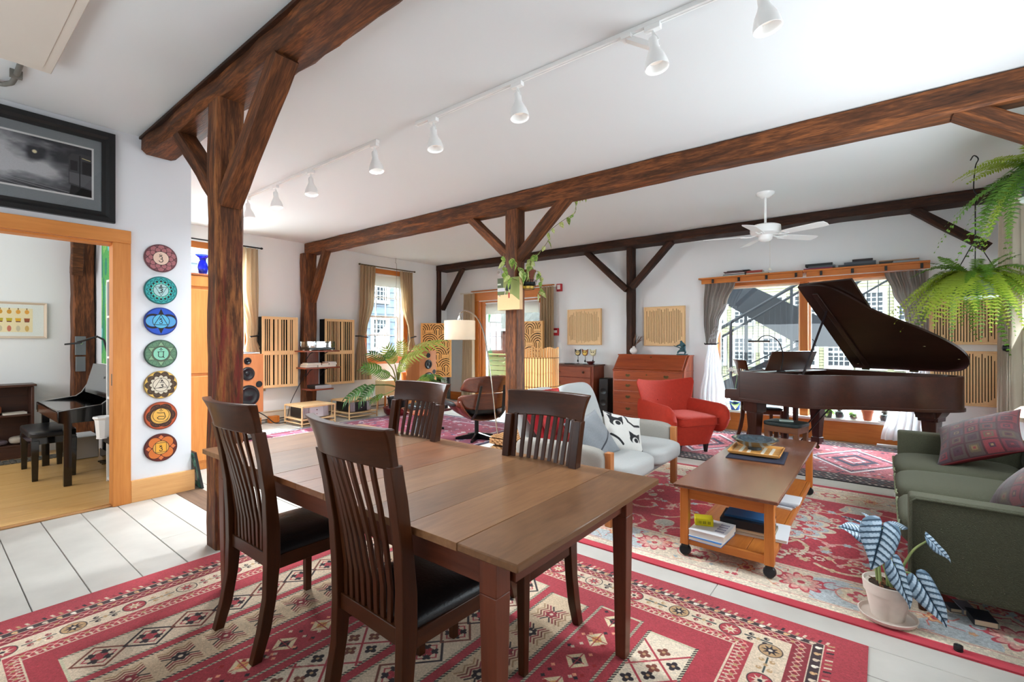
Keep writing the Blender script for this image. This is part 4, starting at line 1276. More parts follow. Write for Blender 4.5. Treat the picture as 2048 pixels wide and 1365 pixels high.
# ---------------------------------------------------------------- dining chairs
def make_chair(label):
    t = thing('dining_chair', label, 'chair', (0, 0, 0), 0, 'high-backed dining chairs')
    # local: seat faces +y, rear feet at y = 0
    dk = darkchair('z')
    prof = [(-.005, 0.0), (.03, .12), (.055, .26), (.066, .42), (.064, .56), (.050, .72), (.026, .88), (.002, 1.0)]
    def rail(x, z):
        for (y0, z0), (y1, z1) in zip(prof[:-1], prof[1:]):
            if z0 <= z <= z1:
                f = (z - z0) / (z1 - z0); return y0 + (y1 - y0) * f
        return prof[-1][0]
    for s in (-1, 1):
        pts = [(s * (.200 + .012 * max(0, (z - .45)) / .5), y + .0, z) for y, z in prof]
        b = MB()
        vs = []; n = len(pts)
        for i, (x, y, z) in enumerate(pts):
            w, d = (.021, .024) if z > .05 else (.019, .021)
            if .3 < z < .6: d = .030
            vs += [(x - w, y - d, z), (x + w, y - d, z), (x + w, y + d, z), (x - w, y + d, z)]
        fs = [(3, 2, 1, 0), (4 * n - 4, 4 * n - 3, 4 * n - 2, 4 * n - 1)]
        for i in range(n - 1):
            for k in range(4):
                p, q = 4 * i + k, 4 * i + (k + 1) % 4
                fs.append((p, q, q + 4, p + 4))
        b.add(vs, fs)
        b.build('back_leg', dk, t, bev=.003)
        b = MB()
        x = s * .205; y = .45
        b.hexa([(x - .016, y - .016, 0), (x + .016, y - .016, 0), (x + .016, y + .016, 0), (x - .016, y + .016, 0)], [(x - .021, y - .021, .43), (x + .021, y - .021, .43), (x + .021, y + .021, .43), (x - .021, y + .021, .43)])
        b.build('front_leg', dk, t, bev=.003)
        Box('seat_rail', s * .204 - .011, s * .204 + .011, .09, .432, .375, .435, darkchair('y'), t)
    Box('seat_rail', -.19, .19, .44, .462, .375, .435, darkchair('x'), t)
    Box('seat_rail', -.18, .18, .05, .074, .385, .445, darkchair('x'), t)
    # curved crest rail, wider and thicker at the top
    def crest(u, v):
        a = (u - .5) * 2
        hgt = 1.0 + .125 * v - .012 * a * a * (1 - v)
        hw = .232 + .020 * v ** 2
        y = rail(0, 1.0) - .052 * (1 - a * a) - .020 * v - .018 * v * v
        return (a * hw, y, hgt)
    b = MB()
    nu, nv = 20, 6
    vs = []
    for side in (0, 1):
        for j in range(nv + 1):
            for i in range(nu + 1):
                x, y, z = crest(i / nu, j / nv)
                th = .014 + .006 * (j / nv) ** 3
                vs.append((x, y + (th if side else -th), z))
    N1 = (nu + 1) * (nv + 1)
    fs = []
    for j in range(nv):
        for i in range(nu):
            p = j * (nu + 1) + i
            fs.append((p, p + 1, p + nu + 2, p + nu + 1)); fs.append((N1 + p + nu + 1, N1 + p + nu + 2, N1 + p + 1, N1 + p))
    for i in range(nu):
        fs.append((i + 1, i, N1 + i, N1 + i + 1)); p = nv * (nu + 1) + i; fs.append((p, p + 1, N1 + p + 1, N1 + p))
    for j in range(nv):
        p = j * (nu + 1); fs.append((p, p + nu + 1, N1 + p + nu + 1, N1 + p)); p += nu; fs.append((p + nu + 1, p, N1 + p, N1 + p + nu + 1))
    b.add(vs, fs)
    b.build('crest_rail', darkchair('x'), t, bev=.005, smooth=50)
    for i in range(9):
        a = (i - 4) / 4
        x0, x1 = a * .155, a * .180
        pts = []
        for z in (.44, .56, .70, .84, .94, 1.005):
            f = (z - .44) / .56
            y = rail(0, min(z, .99)) - .050 * (1 - a * a) * f ** 1.3 - .006 * f
            if z < .45: y = .062
            pts.append((x0 + (x1 - x0) * f, y, z))
        b = MB(); vs = []
        for (x, y, z) in pts:
            vs += [(x - .0115, y - .006, z), (x + .0115, y - .006, z), (x + .0115, y + .006, z), (x - .0115, y + .006, z)]
        n = len(pts); fs = [(3, 2, 1, 0), (4 * n - 4, 4 * n - 3, 4 * n - 2, 4 * n - 1)]
        for q in range(n - 1):
            for k in range(4):
                p, r_ = 4 * q + k, 4 * q + (k + 1) % 4
                fs.append((p, r_, r_ + 4, p + 4))
        b.add(vs, fs).build('slat', dk, t, bev=.002, seg=1)
    # padded seat
    def seat(u, v):
        a, c_ = 2 * u - 1, 2 * v - 1
        e = max(abs(a), abs(c_)) ** 6
        hw = .205 + .012 * v
        return (a * hw, .075 + .385 * v, .485 + .018 * (1 - a * a) * (1 - c_ * c_) - .03 * e)
    b = MB().surf(seat, 18, 18)
    b.surf(lambda u, v: ((2 * u - 1) * (.205 + .012 * v), .075 + .385 * v, .436), 18, 18)
    nn = 19
    def ringidx(off):
        r_ = [off + i for i in range(nn)] + [off + nn * j + nn - 1 for j in range(1, nn)] + [off + nn * (nn - 1) + i for i in range(nn - 2, -1, -1)] + [off + nn * j for j in range(nn - 2, 0, -1)]
        return r_
    A, B_ = ringidx(0), ringidx(nn * nn)
    for k in range(len(A)):
        k2 = (k + 1) % len(A)
        b.f.append((A[k], A[k2], B_[k2], B_[k])); b.m.append(0)
    b.build('seat', mat('black_leather', (20, 20, 22), .34, bmp=.12, bs=90), t, smooth=70)
    return t
ch1 = make_chair('high-backed slatted dining chair at the far left of the table, beside the thick post')
ch1.location = (-2.335, .925, .006)
ch2 = dup(ch1, (-1.43, .945, .006), R(-2), 'high-backed slatted dining chair in the very front, its back towards us')
ch3 = dup(ch1, (-2.37, 2.03, .006), R(180), 'slatted dining chair on the far side of the table, near the potted plant')
ch4 = dup(ch1, (-1.385, 2.03, .006), R(180), 'slatted dining chair on the far side of the table, in front of the grey loveseat')
ch5 = dup(ch1, (-1.58, 7.36, .010), R(-62), 'slatted dining chair standing behind the piano at its keyboard')
# ---------------------------------------------------------------- soft shapes
def softbox(b, x0, x1, y0, y1, z0, z1, P=6, n=10, m=0, M=None, crown=0.0):
    """cushion: a cube surface blown up to a super-ellipsoid"""
    cx, cy, cz = (x0 + x1) / 2, (y0 + y1) / 2, (z0 + z1) / 2
    hx, hy, hz = (x1 - x0) / 2, (y1 - y0) / 2, (z1 - z0) / 2
    idx = {}; vs = []; fs = []
    def vert(p):
        k = tuple(round(q, 4) for q in p)
        if k not in idx:
            L = (abs(p[0]) ** P + abs(p[1]) ** P + abs(p[2]) ** P) ** (1.0 / P)
            q = [c / L for c in p]
            cr = 1 + crown * (1 - q[0] ** 2) * (1 - q[1] ** 2)
            w = Vector((cx + q[0] * hx, cy + q[1] * hy, cz + q[2] * hz * cr))
            idx[k] = len(vs); vs.append(M @ w if M is not None else w)
        return idx[k]
    T = [math.tan((-1 + 2 * i / n) * PI / 4) for i in range(n + 1)]
    for ax in range(3):
        for s in (-1, 1):
            for i in range(n):
                for j in range(n):
                    def q(a, c):
                        p = [0, 0, 0]; p[ax] = s; p[(ax + 1) % 3] = T[a]; p[(ax + 2) % 3] = T[c]
                        return vert(p)
                    f = (q(i, j), q(i + 1, j), q(i + 1, j + 1), q(i, j + 1))
                    fs.append(f if s > 0 else f[::-1])
    return b.add(vs, fs, m)

def pillow(name, label, size, m, mb, loc, rot, thick=.075, pinch=.09, group=None):
    """square throw pillow; the print lies on the +z side"""
    b = MB(); h = size / 2; n = 20
    def side(sg):
        def fn(u, v):
            a, c_ = 2 * u - 1, 2 * v - 1
            e = max(0.0, (1 - abs(a) ** 2.4) * (1 - abs(c_) ** 2.4)) ** .55
            ka = 1 - pinch * (1 - c_ * c_); kc = 1 - pinch * (1 - a * a)
            wob = .004 * math.sin(7 * a + 3 * c_) * e
            return (a * h * ka, c_ * h * kc, sg * (thick * e + .004) + wob)
        return fn
    b.surf(side(1), n, n, 0, uv=True)
    b.surf(side(-1), n, n, 1)
    nn = n + 1
    per = [i for i in range(nn)] + [nn * j + n for j in range(1, nn)] + [nn * n + i for i in range(n - 1, -1, -1)] + [nn * j for j in range(n - 1, 0, -1)]
    o_ = nn * nn
    for k in range(len(per)):
        k2 = (k + 1) % len(per)
        b.f.append((per[k], per[k2], o_ + per[k2], o_ + per[k])); b.m.append(1)
    o = b.build(name, [m, mb], loc=loc, smooth=180)
    o.rotation_euler = rot
    tag(o, label, 'pillow', group)
    return o
def face_rot(normal, up=(0, 0, 1), roll=0.0):
    """rotation that points local +z along normal with local +y near up"""
    z = Vector(normal).normalized(); y = Vector(up) - z * z.dot(Vector(up)); y.normalize()
    x = y.cross(z)
    Mx = Matrix((x, y, z)).transposed() @ Matrix.Rotation(roll, 3, 'Z')
    return Mx.to_euler()

# ---------------------------------------------------------------- grand piano
P = thing('grand_piano', 'dark mahogany grand piano with its lid propped open in front of the window', 'piano', (-1.33, 6.07, 0.009), R(-25.4))
mw = rosew('x')
ZB, ZT = .695, 1.035
out = [(0, 0, 0), (.40, 0, 0), (.66, .004, 0), (.80, .07, 0), (.93, .24, 0), (1.04, .42, 0), (1.22, .61, 0), (1.41, .80, 0), (1.55, .99, 0), (1.605, 1.17, 0), (1.56, 1.32, 0), (1.43, 1.405, 0), (1.2, 1.42, 0), (.6, 1.42, 0), (0, 1.42, 0)]
curve = [(p.x, p.y) for p in spline(out[1:13], 7)]
outline = [(0, 0)] + curve + [(0, 1.42)]
ctr = Vector((.6, .8))
def inset(poly, d):
    n = len(poly); res = []
    for i in range(n):
        p0, p1, p2 = Vector(poly[i - 1]), Vector(poly[i]), Vector(poly[(i + 1) % n])
        a = (p1 - p0).normalized() if (p1 - p0).length > 1e-6 else (p2 - p1).normalized()
        c_ = (p2 - p1).normalized()
        nrm = (Vector((-a.y, a.x)) + Vector((-c_.y, c_.x)))
        if nrm.length < 1e-6: nrm = Vector((-a.y, a.x))
        nrm.normalize()
        res.append(tuple(p1 + nrm * d))
    return res
inn = inset(outline, .038)
n = len(outline)
b = MB()
vs = [(p[0], p[1], ZB) for p in outline] + [(p[0], p[1], ZT) for p in outline] + [(p[0], p[1], ZT) for p in inn] + [(p[0], p[1], ZB + .12) for p in inn]
fs = []
for i in range(n):
    k = (i + 1) % n
    fs += [(i, k, n + k, n + i), (n + i, n + k, 2 * n + k, 2 * n + i), (2 * n + i, 2 * n + k, 3 * n + k, 3 * n + i)]
fs += [tuple(range(n - 1, -1, -1)), tuple(range(3 * n, 4 * n))]
b.add(vs, fs)
b.build('rim', mw, P, smooth=40)
m_ = inset(outline, -.012)
b = MB(); b.prism(m_, ZB - .012, ZB + .02, 'z'); b.build('rim_moulding', mw, P, bev=.004, smooth=40)
i2 = inset(outline, .06)
MB().prism([p for p in i2 if p[0] > .2] , .86, .872, 'z').build('soundboard', wood('soundboard', (120, 82, 44), (160, 116, 66), 'x', rough=.4), P)
MB().prism([(max(p[0], .24), p[1]) for p in inset(outline, .10)], .895, .91, 'z').build('iron_plate', mat('plate_gold', (128, 98, 56), .35, .6), P)
b = MB()
for k in range(40):
    v = .14 + k * .03
    ue = .50 + (v / 1.42) * .85
    b.tube([(.26, v, .935), (min(ue, 1.4), v, .935)], .0012, 4)
b.build('strings', mat('string_steel', (150, 140, 120), .3, .9), P, kind='stuff')
# arms, key bed, keys, fallboard
for v0, v1 in ((0, .10), (1.32, 1.42)):
    b = MB(); b.prism([(-.215, .695), (.0, .695), (.0, ZT), (-.012, ZT - .004), (-.03, ZT - .06), (-.03, .845), (-.05, .815), (-.20, .805), (-.215, .79)], v0, v1, 'y'); b.build('arm', mw, P, bev=.006)
Box('key_bed', -.215, 0, .10, 1.32, .66, .73, mw, P)
Box('key_slip', -.215, -.195, .10, 1.32, .73, .765, mw, P)
b = MB()
for k in range(52):
    v = .105 + k * (1.21 / 52)
    b.box(-.19, -.045, v + .0006, v + 1.21 / 52 - .0006, .735, .768)
b.build('white_keys', mat('ivory', (236, 228, 208), .3), P, kind='stuff', smooth=0)
b = MB()
for k in range(52):
    if k % 7 in (0, 1, 3, 4, 5):
        v = .105 + (k + 1) * (1.21 / 52)
        b.box(-.14, -.045, v - .005, v + .005, .768, .78)
b.build('black_keys', M_black, P, kind='stuff', smooth=0)
Box('fallboard', -.045, -.01, .10, 1.32, .735, .93, mw, P)
Box('fallboard_top', -.03, .20, .05, 1.37, ZT - .03, ZT - .012, mw, P)
# music desk with its panel tilted back
dm = Matrix.Translation((.12, .71, ZT)) @ Matrix.Rotation(R(22), 4, 'Y')
b = MB().box(-.008, .008, -.43, .43, .0, .25, M=dm); d = b.build('music_desk', rosew('y'), P, bev=.004)
b = MB().box(-.05, .0, -.43, .43, -.0, .014, M=dm); b.build('desk_ledge', rosew('y'), P, bev=.003)
# lid, propped
HZ, HV, TH = 1.062, 1.425, R(40.2)
def lidp(u, v, off=0.0):
    k = HV - v
    return Vector((u, HV - k * math.cos(TH) + off * math.sin(TH) * -1 * -1, HZ + k * math.sin(TH) + off * math.cos(TH)))
lo = inset(outline, -.022)
lp = [(.487, -.02)] + [p for p in lo if p[0] > .50 and p[1] < 1.40] + [(1.40, 1.425), (.487, 1.425)]
n = len(lp)
b = MB()
vs = [lidp(p[0], p[1], 0) for p in lp] + [lidp(p[0], p[1], .024) for p in lp]
b.add(vs, [tuple(range(n)), tuple(range(2 * n - 1, n - 1, -1))] + [(i, n + i, n + (i + 1) % n, (i + 1) % n) for i in range(n)])
lid = b.build('lid', wood('lid_wood', (20, 10, 7), (42, 22, 15), 'x', rough=.3, scale=.8, stretch=9, bmp=0, spec=.35), P, smooth=35)
b = MB()
fp = [(.49, -.02), (1.035, -.02), (1.035, 1.40), (.49, 1.40)]
vs = [lidp(p[0], p[1], .034) for p in fp] + [lidp(p[0], p[1], .056) for p in fp]
b.add(vs, [(0, 1, 2, 3), (7, 6, 5, 4)] + [(i, 4 + i, 4 + (i + 1) % 4, (i + 1) % 4) for i in range(4)])
b.build('front_flap', wood('lid_wood', (24, 12, 9), (46, 25, 18), 'x', rough=.3), lid, bev=.004)
b = MB()
vs = []
for u0, u1 in ((.60, .655),):
    q = [(u0, .10), (u1, .10), (u1 + .03, 1.36), (u0 + .03, 1.36)]
    vs = [lidp(p[0], p[1], -.016) for p in q] + [lidp(p[0], p[1], .0) for p in q]
    b.add(vs, [(0, 1, 2, 3), (7, 6, 5, 4)] + [(i, 4 + i, 4 + (i + 1) % 4, (i + 1) % 4) for i in range(4)])
b.build('lid_batten', wood('lid_wood', (24, 12, 9), (46, 25, 18), 'y', rough=.3), lid, bev=.003)
for (u, v) in ((.57, 1.34), (1.33, 1.0), (1.55, 1.2)):
    MB().lathe([(.012, 0), (.012, .006), (0, .008)], 10, M=Matrix.Translation(lidp(u, v, -.006))).build('lid_button', M_brass, lid)
MB().bar((.70, .045, ZT - .06), lidp(.63, .38, -.004), .020, .016).build('lid_prop', mat('prop_black', (26, 18, 20), .3), P, bev=.003)
for u in (.62, 1.1):
    MB().tube([(u - .04, HV, HZ - .008), (u + .04, HV, HZ - .008)], .009, 8).build('lid_hinge', M_brass, P)
# legs, lyre
def taper(b, x, y, z0, z1, w0, w1):
    q = lambda w, z: [(x - w, y - w, z), (x + w, y - w, z), (x + w, y + w, z), (x - w, y + w, z)]
    b.hexa(q(w0, z0), q(w1, z1))
for (u, v) in ((.10, .13), (.12, 1.31), (1.36, 1.17)):
    b = MB(); taper(b, u, v, .56, .69, .085, .09); taper(b, u, v, .16, .56, .042, .066); taper(b, u, v, .09, .16, .052, .052)
    taper(b, u, v, .065, .09, .038, .038)
    lg = b.build('leg', rosew('z'), P, bev=.006)
    MB().lathe([(0, -.014), (.026, -.012), (.031, 0), (.026, .012), (0, .014)], 12, M=Matrix.Translation((u, v, .033)) @ Matrix.Rotation(R(90), 4, 'X')).tube([(u, v, .035), (u, v, .07)], .01, 6).build('caster', M_brass, lg)
b = MB().box(1.28, 1.44, 1.02, 1.28, .60, .69); b.prism([(1.24, .69), (1.50, .69), (1.46, .62), (1.42, .57), (1.30, .57), (1.26, .62)], 1.06, 1.26, 'y'); b.build('leg_bracket', rosew('z'), P, bev=.006)
ly = MB(); taper(ly, .16, .62, .14, .69, .02, .024); taper(ly, .16, .80, .14, .69, .02, .024); ly.box(.06, .24, .56, .86, .08, .14)
ly = ly.build('pedal_lyre', rosew('z'), P, bev=.004)
for v in (.65, .71, .77):
    MB().box(-.06, .08, v - .012, v + .012, .095, .107).build('pedal', M_brass, ly, bev=.004)
for v in (.62, .80):
    MB().tube([(.20, v, .14), (.62, v, .69)], .008, 6).build('lyre_brace', M_blackmetal, P)
# things on the piano
def ploc(u, v, z): return P.matrix_world @ Vector((u, v, z)) if False else Vector((-1.33 + u * math.cos(R(-25.4)) - v * math.sin(R(-25.4)), 6.07 + u * math.sin(R(-25.4)) + v * math.cos(R(-25.4)), z + .009))
q = ploc(.19, .48, ZT - .012)
t = thing('piano_lamp', 'black gooseneck bar lamp clipped above the piano music desk', 'lamp', q, R(-25.4))
MB().lathe([(.0, 0), (.05, 0), (.05, .012), (.02, .02), (0, .02)], 18).build('base', M_black, t)
MB().tube(spline([(0, 0, .02), (.03, -.01, .20), (.02, -.08, .36), (-.03, -.17, .43), (-.07, -.25, .42), (-.09, -.30, .37)], 6), .006, 6).build('gooseneck', M_black, t)
MB().tube([(-.21, -.30, .365), (.06, -.30, .365)], .010, 8).build('light_bar', M_black, t)
MB().box(-.20, .05, -.305, -.295, .352, .357).build('diffuser', mat('lamp_diff', (230, 225, 215), .5), t)
t = thing('microphone_clip', 'small black clip microphone with cable inside the open piano', 'microphone', ploc(.36, .50, .91), R(-25.4))
MB().lathe([(0, 0), (.03, 0), (.03, .05), (.015, .09), (0, .09)], 12).build('body', M_black, t)
MB().tube(spline([(0, 0, .08), (.1, -.06, .10), (.22, -.02, .03), (.34, .05, .06), (.42, .2, .02)], 6), .004, 5).build('cable', mat('cable_grey', (150, 150, 150), .5), t)
# stool under the piano
t = thing('piano_stool', 'small wooden stool with dark padded seat pushed under the piano', 'stool', ploc(.37, .30, 0), R(-14))
for sx in (-1, 1):
    for sy in (-1, 1):
        b = MB(); x, y = sx * .155, sy * .125
        b.hexa([(x - .02, y - .02, 0), (x + .02, y - .02, 0), (x + .02, y + .02, 0), (x - .02, y + .02, 0)], [(x - .024, y - .024, .42), (x + .024, y - .024, .42), (x + .024, y + .024, .42), (x - .024, y + .024, .42)])
        b.build('leg', wood('stool_wood', (84, 48, 28), (120, 74, 44), 'z', rough=.4), t, bev=.003)
Box('apron', -.18, .18, -.15, .15, .36, .43, wood('stool_wood', (84, 48, 28), (120, 74, 44), 'x', rough=.4), t)
b = MB(); softbox(b, -.20, .20, -.165, .165, .425, .475, P=7); b.build('seat', mat('stool_pad', (30, 40, 40), .4), t, smooth=180)
b = MB().box(-.07, .07, -.05, .05, 0, .012); o = b.build('book', mat('book_mint', (196, 216, 206), .6), loc=ploc(.37, .30, .476), rot=(0, 0, .2), bev=.002); tag(o, 'pale green booklet lying on the piano stool', 'book')

# ---------------------------------------------------------------- coffee table with shelf and casters
T = thing('coffee_table', 'low wooden coffee table on black casters with a lower shelf', 'table', (-.767, 4.07, .008))
hx, hy, z = .30, 1.02, .472
Box('tabletop', -hx, hx, -hy, hy, z - .022, z, wood('coffee_top', (84, 48, 34), (128, 80, 56), 'y', rough=.24, scale=.7, stretch=9, coat=.35, bmp=.02), T, bev=.005)
hp = honey('x'); 
for sx in (-1, 1):
    for sy in (-1, 1):
        x, y = sx * (hx - .055), sy * (hy - .07)
        lg = Box('leg', x - .026, x + .026, y - .026, y + .026, .075, z - .022, honey('z'), T, bev=.003)
        b = MB().lathe([(0, -.022), (.028, -.022), (.034, -.016), (.034, .016), (.028, .022), (0, .022)], 14, M=Matrix.Translation((x, y, .034)) @ Matrix.Rotation(R(75), 4, 'X'))
        b.box(x - .02, x + .02, y - .02, y + .02, .06, .076)
        b.build('caster', M_black, T, smooth=40)
    Box('side_apron', sx * (hx - .055) - .011, sx * (hx - .055) + .011, -hy + .096, hy - .096, z - .10, z - .022, honey('y'), T)
    Box('shelf_rail', sx * (hx - .055) - .012, sx * (hx - .055) + .012, -hy + .096, hy - .096, .075, .125, honey('y'), T)
for sy in (-1, 1):
    Box('end_apron', -hx + .081, hx - .081, sy * (hy - .07) - .011, sy * (hy - .07) + .011, z - .10, z - .022, honey('x'), T)
    Box('shelf_rail', -hx + .081, hx - .081, sy * (hy - .07) - .012, sy * (hy - .07) + .012, .075, .125, honey('x'), T)
for i in range(4):
    a = -hx + .067 + i * .1165
    Box('shelf_board', a + .001, a + .1145, -hy + .082, hy - .082, .108, .127, honey('y'), T, bev=.002)
TX, TY = -.767, 4.07
# runner, tray, bowl
o = MB().surf(lambda u, v: ((u - .5) * .40, (v - .5) * .46, .0035 + .0015 * math.sin(9 * u) * math.sin(7 * v)), 16, 16).build('table_runner', mat('navy_cloth', (34, 36, 52), .95, bmp=.3, bs=260), loc=(-.79, 4.21, .48), rot=(0, 0, R(4)), solid=.004)
tag(o, 'folded navy cloth under the tray on the coffee table', 'cloth')
t = thing('tray', 'square wooden tray with pale stripes on the coffee table', 'tray', (-.81, 4.27, .4875), R(3))
tw = wood('tray_wood', (196, 132, 60), (222, 164, 92), 'x', rough=.35)
b = MB(); b.hexa([(-.15, -.16, 0), (.15, -.16, 0), (.15, .16, 0), (-.15, .16, 0)], [(-.17, -.18, .012), (.17, -.18, .012), (.17, .18, .012), (-.17, .18, .012)])
b.build('tray_base', tw, t, bev=.003)
for k in range(4):
    a = k * PI / 2
    M4 = Matrix.Rotation(a, 4, 'Z')
    b = MB(); b.hexa([M4 @ Vector(p) for p in ((-.17, -.18, .010), (.17, -.18, .010), (.165, -.168, .010), (-.165, -.168, .010))], [M4 @ Vector(p) for p in ((-.18, -.19, .032), (.18, -.19, .032), (.175, -.18, .032), (-.175, -.18, .032))])
    b.build('tray_side', tw, t, bev=.002)
for k, xx in enumerate((-.11, -.05, .05, .11)):
    MB().box(xx - .012, xx + .012, -.165, .165, .0121, .0132).build('stripe', mat('tray_stripe', (232, 222, 202), .4), t)
t = thing('bowl', 'dark blue-glazed shallow bowl standing in the wooden tray', 'bowl', (-.835, 4.33, .5010))
b = MB().lathe([(0, .0), (.052, .0), (.056, .022), (.09, .032), (.145, .062), (.178, .088), (.174, .089), (.14, .068), (.085, .041), (.03, .033), (0, .032)], 40)
b.build('bowl_body', mat('bowl_glaze', (44, 58, 66), .18, var=.3, vs=30, coat=.5), t, smooth=60)
# books and box on the shelf
def book(name, label, x, y, z, w, d, h, rz, cover, page=(226, 218, 204), group=None, spine='x', title=None):
    """book lying flat: covers, spine and page block"""
    t = thing(name, label, 'book', (x, y, z), rz, group)
    mc = mat('cover_%d_%d_%d' % cover, cover, .45)
    b = MB(); b.box(-w / 2, w / 2, -d / 2, d / 2, 0, .0022).box(-w / 2, w / 2, -d / 2, d / 2, h - .0022, h).box(-w / 2, -w / 2 + .003, -d / 2, d / 2, .0022, h - .0022)
    b.build('cover', mc, t, smooth=0)
    MB().box(-w / 2 + .003, w / 2 - .003, -d / 2 + .003, d / 2 - .003, .0022, h - .0022).build('page_block', mat('pages_%d' % page[0], page, .9), t, smooth=0)
    return t
SZ = .1355
B1 = book('book', 'blue paperback at the bottom of the shelf pile under the yellow box', -.865, 3.19, SZ, .27, .20, .022, R(-94), (52, 110, 170))
B2 = book('book', 'thick white paperback with grey title lines under the yellow box', -.865, 3.20, SZ + .0225, .26, .215, .040, R(-92), (226, 226, 226))
c = Canvas(.2, .24, 500, (228, 229, 230))
for k in range(4):
    c.rect(.03 + k * .035, .16, .05 + k * .035, .225, (150, 152, 176))
    for q in range(5): c.rect(.028 + k * .035, .172 + q * .01, .052 + k * .035, .174 + q * .01, (228, 229, 230))
c.rect(.03, .02, .17, .023, (190, 190, 196))
MB().quad([(-.12, -.10, .0403), (.12, -.10, .0403), (.12, .10, .0403), (-.12, .10, .0403)]).build('title_print', c.material('white_book_print', .45), B2)
t = thing('small_box', 'small bright yellow carton on top of the white paperback', 'box', (-.925, 3.22, SZ + .063), R(20))
Box('carton', -.055, .055, -.045, .045, 0, .045, mat('yellow_card', (228, 214, 22), .5), t, bev=.002)
c = Canvas(1, .4, 120, (228, 214, 22))
for k in range(9): c.rect(.12 + k * .085, .1, .16 + k * .085, .3, (96, 96, 30) if k % 3 else (190, 178, 30))
mm = c.material('yellow_print', .5)
MB().quad([(-.054, -.0455, .004), (.054, -.0455, .004), (.054, -.0455, .041), (-.054, -.0455, .041)]).build('carton_print', mm, t)
MB().quad([(.0555, -.044, .004), (.0555, .044, .004), (.0555, .044, .041), (.0555, -.044, .041)]).build('carton_print', mm, t)
book('book', 'broad white book lying open-edged beneath the black book on the shelf', -.655, 3.50, SZ, .30, .36, .018, R(-86), (230, 232, 234))
book('book', 'tan-edged slim book between the broad white book and the thick black one', -.70, 3.44, SZ + .0185, .20, .32, .022, R(-88), (120, 104, 88), (206, 186, 156))
book('book', 'thick black hardback lying on the coffee table shelf', -.705, 3.45, SZ + .041, .22, .31, .050, R(94), (24, 26, 32), (190, 190, 190))
book('book', 'blue-covered book topmost on the coffee table shelf pile', -.70, 3.48, SZ + .0915, .20, .28, .014, R(92), (40, 92, 140))
for k in range(3):
    book('magazine', ['white magazine on the far half of the coffee table shelf, bottom one', 'grey magazine on the far half of the coffee table shelf, middle one', 'white magazine on the far half of the coffee table shelf, top one'][k], -.66 + .01 * k, 4.18 + .02 * k, SZ + .012 * k, .22, .29, .0115, R(80 + 5 * k), [(224, 226, 228), (150, 152, 158), (232, 234, 236)][k])

# ---------------------------------------------------------------- green sofa
M_green = mat('sofa_green', (64, 64, 47), .95, var=.12, vs=120, bmp=.6, bs=230, sheen=.5)
S = thing('sofa', 'olive green tweed sofa with channelled seat along the right wall', 'sofa', (.56, 4.32, .008))
x0, x1, y0, y1 = -.455, .44, -1.16, 1.16
for nm, a, c_ in (('arm', y0, y0 + .125), ('arm', y1 - .125, y1)):
    b = MB().box(x0, x1, a, c_, .13, .60); b.build(nm, M_green, S, bev=.018, seg=3)
    pts = [(x0 + .012, a - .003 if a < 0 else c_ + .003, .15), (x0 + .012, a - .003 if a < 0 else c_ + .003, .575), (x0 + .03, a - .003 if a < 0 else c_ + .003, .59), (x1 - .02, a - .003 if a < 0 else c_ + .003, .59)]
    MB().tube(pts, .006, 6).build('piping', M_green, S)
Box('base_frame', x0 + .03, x1, y0 + .126, y1 - .126, .13, .27, M_green, S, bev=.012)
b = MB()
nch = 3
L = (y1 - y0 - .26) / nch
for i in range(nch):
    a = y0 + .13 + i * L
    b = MB(); softbox(b, x0 - .035, x1 - .17, a + .003, a + L - .003, .265, .445, P=5, n=14, crown=.12)
    cq = b.build('seat_cushion', M_green, S, smooth=180)
    pts = [(x0 - .033 + .0025 * math.sin(k * .8), a + .03 + (L - .06) * k / 60, .385 + .006 * math.sin(k * .8 + 1)) for k in range(61)]
    MB().tube(pts, .006, 6).build('piping', mat('piping_green', (112, 116, 88), .9), cq)
for i in range(3):
    a = y0 + .13 + i * L
    M4 = Matrix.Translation((x1 - .10, 0, .43)) @ Matrix.Rotation(R(12), 4, 'Y')
    b = MB(); softbox(b, -.075, .075, a + .003, a + L - .003, -.02, .40, P=6, n=12, M=M4); b.build('back_cushion', M_green, S, smooth=180)
Box('back_frame', x1 - .03, x1 + .06, y0 + .02, y1 - .02, .14, .80, M_green, S, bev=.02, seg=3)
for sx in (x0 + .06, x1 - .04):
    for sy in (y0 + .08, y1 - .08):
        MB().lathe([(.018, 0), (.03, .125), (.03, .13)], 14, c=(sx, sy, 0)).build('leg', darkchair('z'), S)
c = Canvas(1, 1, 260, (80, 22, 28))
rg = random.Random(5)
for i in range(5):
    for j in range(5):
        x, y = .1 + i * .2, .1 + j * .2
        c.rect(x - .09, y - .09, x + .09, y + .09, rg.choice([(126, 34, 48), (92, 70, 62), (150, 44, 50), (104, 30, 46), (88, 60, 70)]))
        c.rect(x - .058, y - .058, x + .058, y + .058, rg.choice([(140, 52, 50), (110, 90, 60), (150, 40, 54), (84, 34, 50)]))
        c.rect(x - .034, y - .034, x + .034, y + .034, rg.choice([(96, 36, 46), (150, 118, 70), (80, 40, 56), (150, 60, 56)]))
        c.rect(x - .014, y - .014, x + .014, y + .014, rg.choice([(60, 24, 34), (170, 140, 90), (150, 44, 50)]))
c.a *= .62; c.grain(.06, 41)
mp = c.material('pillow_squares', .9, .3, 300, .3); mpb = mat('pillow_red', (110, 26, 32), .9, bmp=.2, bs=200)
pillow('throw_pillow', 'dark red pillow with nested squares leaning at the far end of the green sofa', .52, mp, mpb, (.57, 4.98, .665), face_rot((-.50, -.36, .80), (.35, .65, .3), R(18)), .085)
pillow('throw_pillow', 'dark red pillow with nested squares near the closer arm of the green sofa', .50, mp, mpb, (.655, 3.66, .655), face_rot((-.72, .10, .62), (.5, .1, .6), R(24)), .085)

